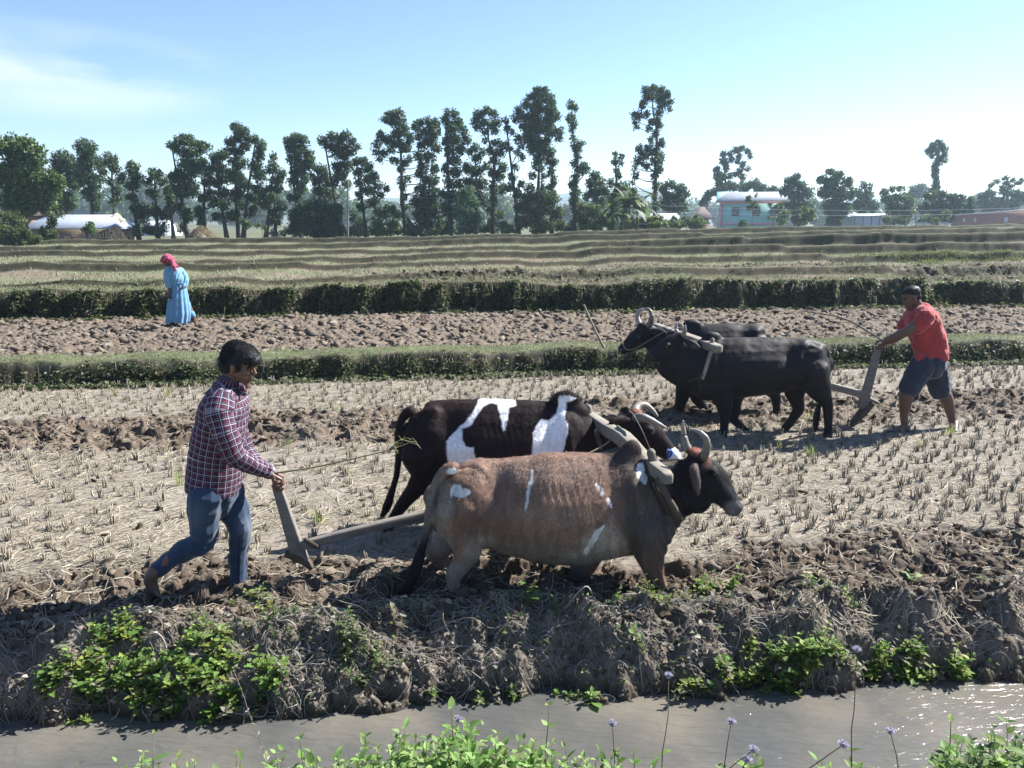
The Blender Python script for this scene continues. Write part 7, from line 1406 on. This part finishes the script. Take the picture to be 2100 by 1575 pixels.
# shirt
tor = [(437, 1006, 51, .185), (439, 985, 53, .188), (441, 950, 53, .180), (444, 924, 52, .178), (450, 893, 51, .182), (456, 863, 49, .195), (461, 835, 46, .212), (464, 815, 40, .205), (468, 797, 29, .150), (473, 783, 21, .088), (477, 773, 20, .068)]
pts = []; rad = []
for q in tor: pts.append(at(q[0], q[1], Y)); rad.append((q[3], q[2] * mpp(q[0], q[1], Y)))
sp, sr = smooth_path(pts, rad, 3); T1 = tube(sp, sr, n=26, up=U1, cap=False, power=2.25)
near_sl = [(455, 822, 27, Y - .16), (450, 845, 29, Y - .20), (460, 885, 27, Y - .225), (474, 920, 25, Y - .225), (487, 938, 23, Y - .21), (512, 951, 19, Y - .165), (535, 961, 16, Y - .11), (549, 966, 14.5, Y - .07)]
far_sl = [(470, 825, 26, Y + .16), (472, 850, 27, Y + .20), (486, 890, 25, Y + .22), (500, 925, 22, Y + .22), (520, 948, 18, Y + .18), (545, 966, 14, Y + .12), (552, 971, 13.5, Y + .105)]
bn = [([sp[i] for i in range(0, len(sp), 4)], .17), ([at(q[0], q[1], q[3]) for q in near_sl], .072), ([at(q[0], q[1], q[3]) for q in far_sl], .07)]
collar = [tube([at(466, 796, Y), at(472, 781, Y)], [(.098, .082), (.085, .075)], n=20, up=U1, cap=False), limb([(500, 806, 7, Y - .05), (497, 797, 8, Y - .06), (490, 790, 8, Y - .075)], Y), limb([(500, 806, 7, Y + .05), (497, 797, 8, Y + .06), (490, 790, 8, Y + .075)], Y)]
cloth('shirt', [T1, limb(near_sl, Y, lat=1), limb(far_sl, Y, lat=1), limb([(455, 822, 30, Y - .13), (468, 815, 28, Y), (470, 822, 30, Y + .13)], Y, lat=1, up=U1)] + collar, .0065, M_plaid, e, (1, 1, 1), bn, .0055, 5, 3)
m = MB()
for i in range(5): V, F = ellipsoid(at(505 - i * 2.2, 830 + i * 36, Y - .03), (.004, .006, .006), nu=8, nv=6); m = MB(); m.add(V, F, (.6, .6, .62)); m.build('button', M_cot, e)
# jeans
jn = [limb([(438, 1000, 50, None, 1.0), (440, 1020, 48, None, 1.0)], Y, up=U1), limb([(426, 1012, 40), (420, 1045, 35), (418, 1080, 29), (420, 1103, 25), (405, 1117, 24), (378, 1130, 23), (350, 1148, 19), (328, 1165, 16.5), (322, 1170, 16)], Y - .10, lat=1.0, up=U1),
      limb([(462, 1012, 40), (476, 1040, 33), (490, 1075, 26), (491, 1100, 22), (489, 1130, 20), (488, 1165, 18), (488, 1198, 18), (489, 1208, 18)], Y + .08, lat=1.0, up=U1)]
jb = [([at(426, 1012, Y - .1), at(420, 1103, Y - .1), at(325, 1168, Y - .1)], .08), ([at(462, 1012, Y + .08), at(491, 1100, Y + .08), at(489, 1208, Y + .08)], .08)]
def dirt(V, C, N):
    X, Yp = topix(V); w = (.8 * np.exp(-((X - 505) ** 2 + (Yp - 1082) ** 2) / 18 ** 2) + .5 * np.exp(-(((X - 445) / 7) ** 2 + ((Yp - 1048) / 10) ** 2)) + .35 * np.exp(-((X - 400) ** 2 / 26 ** 2 + (Yp - 1060) ** 2 / 34 ** 2)))[:, None]; C = C * (1 - .75 * w) + np.array([.36, .43, .50]) * .75 * w
    fly = ((np.abs(X - 474) < 6) & (np.abs(Yp - 1020) < 12))[:, None]; C = np.where(fly, C * 1.5, C); seam = ((np.abs(X - 490 + (Yp - 1100) * .02) < 1.2) & (Yp > 1100))[:, None]; C = np.where(seam, C * .35, C); mud = ss(1185, 1212, Yp)[:, None]; return C * (1 - .6 * mud) + np.array([.2, .16, .13]) * .6 * mud
cloth('jeans', jn, .0065, M_jean, e, (.040, .082, .16), jb, .006, 6, 7, dirt)
# ---------------------------------------------------------------- far ploughman
Y = 8.78; b0 = at(1890, 880, Y); e = empty('person', (b0.x, Y, 0), 'man in a red T-shirt and dark knee shorts pushing the far plough', 'person')
hc = at(1869, 611, Y); M = head_frame(1, 22, 3); s = 1.0; P, L = head(hc, M, s)
P += [limb([(1878, 618, 9.5, None, 1), (1883, 630, 11, None, 1.1), (1886, 640, 12, None, 1.2)], Y, up=U1), limb([(1905, 735, 20), (1888, 645, 16)], Y, lat=1, up=U1),
      limb([(1897, 648, 13, Y - .19), (1883, 662, 11.5, Y - .21), (1866, 676, 10, Y - .21), (1848, 685, 9.5, Y - .15), (1825, 694, 6.5, Y - .07), (1818, 696, 6, Y - .05)], Y, lat=1), limb([(1878, 650, 13, Y + .19), (1862, 668, 11, Y + .2), (1850, 684, 9.5, Y + .2), (1832, 696, 8, Y + .14), (1818, 701, 6, Y + .08)], Y, lat=1),
      limb([(1868, 778, 15), (1861, 796, 14.5), (1858, 815, 14), (1856, 832, 11.5), (1854, 852, 8), (1855, 866, 7.8)], Y - .08, lat=1, up=U1), limb([(1925, 780, 15), (1933, 800, 14), (1941, 818, 13), (1947, 836, 10.5), (1951, 855, 7.8), (1953, 864, 7.8)], Y + .12, lat=1, up=U1)]
h1 = at(1862, 881, Y - .08); P += foot(h1 + Vector((0, 0, -.01)), h1 + Vector((-.25, -.02, -.01))); h2 = at(1961, 873, Y + .12); P += foot(h2, h2 + Vector((-.13, -.17, -.03)))
V, F = remesh(P, .0075, 3); C = skincol(V, (.23, .125, .09)); X, Yp = topix(V); mud = ss(855, 880, Yp)[:, None]; C = C * (1 - .6 * mud) + np.array([.26, .21, .17]) * .6 * mud
P2 = hand(at(1817, 696, Y - .05), (-.85, .2, -.2), (0, 1, .0), (0, 0, -1), 1.05) + hand(at(1817, 702, Y + .08), (-.85, -.1, -.15), (0, 1, 0), (0, 0, -1), 1.05)
Vh, Fh = remesh(P2, .0042, 3); merge('body', [(V, F), (Vh, Fh)], M_skin, e, [C, skincol(Vh, (.24, .13, .095))]); eyes(e, L, s)
HR2 = [(.030, .020, -.108, .076), (.055, .060, -.110, .079), (.080, .082, -.108, .079), (.100, .074, -.100, .072), (.120, .045, -.075, .052), (.130, .005, -.04, .022)]
hair_mesh(e, [rings(HR2, hc, M, s), ellipsoid(L(-.062, 0, 0), (.042, .066, .05), rot=np.array(M).T)], hc, M, s, 8, 3500, .016, .008)
tor = [(1910, 737, 31, .18), (1908, 715, 32, .178), (1902, 692, 31.5, .176), (1895, 670, 32, .185), (1888, 652, 31, .205), (1885, 640, 27, .20), (1883, 631, 19, .13), (1881, 625, 13, .080)]
pts = []; rad = []
for q in tor: pts.append(at(q[0], q[1], Y)); rad.append((q[3], q[2] * mpp(q[0], q[1], Y)))
sp, sr = smooth_path(pts, rad, 3); T1 = tube(sp, sr, n=26, up=U1, cap=False, power=2.3)
sl1 = [(1897, 640, 16, Y - .16), (1897, 652, 18, Y - .205), (1891, 662, 18, Y - .215), (1886, 668, 18, Y - .215)]; sl2 = [(1878, 642, 16, Y + .16), (1870, 655, 17, Y + .205), (1858, 666, 16, Y + .21), (1854, 669, 16, Y + .21)]
bn = [([sp[i] for i in range(0, len(sp), 4)] + [sp[-1]], .18), ([at(q[0], q[1], q[3]) for q in sl1], .09), ([at(q[0], q[1], q[3]) for q in sl2], .09)]
def dirt(V, C, N):
    X, Yp = topix(V); w = (.6 * np.exp(-(((X - 1877) / 6) ** 2 + ((Yp - 692) / 10) ** 2)) * (fbm(X / 2, Yp / 2, seed=4) > .5))[:, None]; return C * (1 - w) + np.array([.12, .03, .03]) * w
cloth('shirt', [T1, limb(sl1, Y, lat=1), limb(sl2, Y, lat=1), limb([(1893, 640, 15, Y - .14), (1886, 638, 14, Y), (1880, 640, 15, Y + .14)], Y, lat=1, up=U1), limb([(1884, 741, 6, Y - .15), (1886, 730, 12, Y - .12)], Y, lat=.6)], .009, M_cot, e, (.62, .085, .085), bn, .012, 4, 9, dirt, flat=True)
cloth('shorts', [limb([(1908, 732, 33, None, 1.0), (1906, 748, 33, None, 1.0)], Y, up=U1), limb([(1893, 748, 27), (1881, 768, 25), (1870, 786, 23.5), (1867, 796, 23.5)], Y - .08, lat=.85, up=U1), limb([(1918, 750, 27), (1922, 772, 25), (1925, 790, 23), (1927, 801, 22)], Y + .10, lat=.85, up=U1)], .009, M_cot, e, (.055, .068, .105), [([at(1893, 748, Y - .08), at(1865, 796, Y - .08)], .13), ([at(1918, 750, Y + .1), at(1926, 801, Y + .1)], .13)], .010, 4, 11, flat=True)
for (a, b, c) in ((h1 + Vector((.03, 0, -.012)), h1 + Vector((-.27, -.02, -.012)), (.13, .10, .085)), (h2 + Vector((.03, .03, -.006)), h2 + Vector((-.15, -.19, -.036)), (.62, .62, .62))):
    m = MB(); add_tube(m, [a, a.lerp(b, .3), a.lerp(b, .7), b], [(.036, .010), (.040, .010), (.050, .010), (.042, .009)], n=12, col=c); q = a.lerp(b, .62)
    sd_ = (b - a).normalized().cross(Vector((0, 0, 1))) * .052
    for k in (-.02, .0, .02): o_ = (b - a).normalized() * k; add_tube(m, [q - sd_ + o_, q + Vector((0, 0, .052)) + o_, q + sd_ + o_], [.008] * 3, n=6, col=(.75, .75, .76) if k and c[0] > .5 else (.14, .12, .13))
    m.build('sandal', M_cot, e, smooth=True)
# ---------------------------------------------------------------- woman in blue
Y = 15.5; g0 = gpt(float(at(368, 665, Y).x), Y); e = empty('person', g0, 'woman in a long light blue dress and pink head wrap walking in the middle field', 'person')
hc = at(344, 537, Y); M = head_frame(1, 28, 20); s = 1.0; P, L = head(hc, M, s)
P += [limb([(348, 543, 5), (354, 552, 6)], Y, lat=1, up=U1), limb([(356, 555, 12), (364, 580, 9), (366, 610, 14)], Y, lat=1, up=U1), limb([(344, 586, 3.6, Y - .12), (348, 595, 3.2, Y - .16), (347, 601, 3.0, Y - .18)], Y, lat=1), limb([(380, 584, 3.6), (374, 590, 3)], Y, lat=1),
      limb([(386, 630, 7), (393, 644, 6), (398, 656, 4.4), (402, 668, 3.8)], Y + .1, lat=1, up=U1), limb([(356, 640, 7), (354, 655, 5), (353, 667, 4)], Y - .1, lat=1, up=U1)]
q1 = at(404, 672, Y + .1); P += foot(q1, q1 + Vector((-.2, .02, -.02))); q1 = at(355, 671, Y - .1); P += foot(q1, q1 + Vector((-.21, .05, -.02)))
P += hand(at(347, 600, Y - .18), (-.2, 0, -1), (0, 1, 0), (1, 0, 0), 1.0) + hand(at(374, 590, Y - .1), (-.9, 0, -.3), (0, 1, 0), (0, 0, -1), 1.0)
V, F = remesh(P, .009, 2); mesh_np('body', V - np.array(e.location), F, M_skin, e, skincol(V, (.20, .11, .08)), True)
def lo(st, Y_, up=U1, n=30):
    pts = []; rad = []
    for q in st: pts.append(at(q[0], q[1], Y_)); rad.append((q[3], q[2] * mpp(q[0], q[1], Y_)))
    p, r = smooth_path(pts, rad, 3); return p, tube(p, r, n=n, up=up, cap=False)
p1, B1 = lo([(367, 583, 14.5, .14), (364, 574, 16, .16), (361, 565, 14.5, .15), (358, 556, 13.5, .14), (355, 550, 10, .09), (352, 547, 7, .07)], Y)
V, F = remesh([B1, limb([(346, 553, 7.5, Y - .06), (343, 563, 7.5, Y - .12), (343, 574, 7, Y - .14), (346, 583, 7, Y - .13), (348, 588, 6.5, Y - .12)], Y, lat=1), limb([(370, 555, 7, Y + .04), (377, 564, 7, Y + .04), (380, 574, 7, Y + .02), (379, 582, 7, Y), (376, 586, 6, Y - .05)], Y, lat=1)], .010, 2)
N = vnormals(V, F); X, Yp = topix(V); V = V + N * ((.004 * np.sin(X * .9 + Yp * .25)) * ss(548, 556, Yp) + .020 * (fbm(V[:, 0] * 12, V[:, 1] * 12, V[:, 2] * 9, oct=3, seed=3) - .5))[:, None]
BLU = (.30, .58, .80); mesh_np('blouse', V - np.array(e.location), F, M_cot, e, np.tile(BLU, (len(V), 1)), True)
# skirt with pleats
st = [(366, 579, 12, .13), (366, 586, 13.5, .15), (366, 598, 16, .16), (366, 612, 18.5, .18), (366, 628, 21, .195), (366, 643, 22.5, .21), (365, 654, 22, .22), (364.5, 660, 21.5, .225)]
pts = []; rad = []
for q in st: pts.append(at(q[0], q[1], Y)); rad.append((q[3], q[2] * mpp(q[0], q[1], Y)))
sp, sr = smooth_path(pts, rad, 4); V = []; n = 96
for i, (p, r) in enumerate(zip(sp, sr)):
    t = i / (len(sp) - 1)
    for k in range(n):
        th = 2 * math.pi * k / n; pl = 1 + (.02 + .055 * t) * math.sin(th * 13 + .8 * math.sin(t * 3)) + .04 * t * math.sin(th * 5 + 1); V.append((p.x + r[1] * pl * math.cos(th) + (.035 * t * math.exp(-((th - .2) % 6.28) ** 2 * 2) * (t > .5)), p.y + r[0] * pl * math.sin(th), p.z + .02 * math.sin(th * 3) * t))
F = [(i * n + k, i * n + (k + 1) % n, (i + 1) * n + (k + 1) % n, (i + 1) * n + k) for i in range(len(sp) - 1) for k in range(n)]
o = mesh_np('skirt', np.array(V) - np.array(e.location), np.array(F), M_cot, e, np.tile((.24, .50, .76), (len(V), 1)), True); sm = o.modifiers.new('thickness', 'SOLIDIFY'); sm.thickness = .008
m = MB(); add_tube(m, [at(352.5, 581, Y - .03), at(366, 582, Y - .15), at(380, 581, Y - .02)], [.02, .022, .02], n=8, col=(.12, .36, .70)); m.build('waistband', M_cot, e, smooth=True)
m = MB(); add_tube(m, [at(386, 636, Y + .1), at(392, 643, Y + .1), at(396, 651, Y + .1)], [.075, .07, .06], n=12, cap=False, col=(.22, .5, .78)); m.build('trouser_leg', M_cot, e, smooth=True)
PK = (.72, .12, .22); WP = [ellipsoid(L(-.005, 0, .070), (.125, .100, .080), rot=np.array(M).T), ellipsoid(L(-.075, 0, .010), (.075, .080, .085), rot=np.array(M).T), tube([L(.10, .05, .060), L(.02, .105, .05), L(-.10, .06, .02), L(-.125, -.03, .0)], [.026, .03, .034, .034], n=8), tube([L(.10, -.05, .060), L(.02, -.105, .05), L(-.10, -.06, .02)], [.026, .03, .034], n=8), tube([L(.11, .04, .075), L(.115, 0, .08), L(.11, -.04, .075)], [.024, .026, .024], n=8),
      tube([L(-.10, -.02, -.02), at(357, 548, Y - .14), at(361, 556, Y - .15)], [.038, .045, .012], n=8), tube([L(-.10, .0, -.02), at(362, 546, Y - .1), at(367, 549, Y - .1)], [.03, .03, .012], n=8)]
V, F = remesh(WP, .009, 2); N = vnormals(V, F); lv = (V - np.array(hc)) @ np.array(M).T; V = V + N * (.006 * np.sin(lv[:, 2] * 130 + lv[:, 0] * 40))[:, None]; C = np.tile(PK, (len(V), 1)) * (.7 + .6 * (np.sin(lv[:, 2] * 130 + lv[:, 0] * 40) > .2)[:, None]); mesh_np('head_wrap', V - np.array(e.location), F, M_cot, e, C, True)
# ================================================================ air
hz_ = MB(); V, F = box((0, 1600, 17.5), (16000, 3600, 55)); hz_.add(V, F); hz_o = hz_.build('haze', None)
M_haze = bpy.data.materials.new('haze'); M_haze.use_nodes = True; _n = M_haze.node_tree.nodes; _l = M_haze.node_tree.links
_n.remove(_n['Principled BSDF']); _v = _n.new('ShaderNodeVolumePrincipled'); _v.inputs['Color'].default_value = (.66, .84, 1, 1); _v.inputs['Density'].default_value = .00055; _v.inputs['Anisotropy'].default_value = .35
_l.new(_v.outputs[0], _n['Material Output'].inputs['Volume']); hz_o.data.materials.append(M_haze); tag(hz_o, kind='stuff')
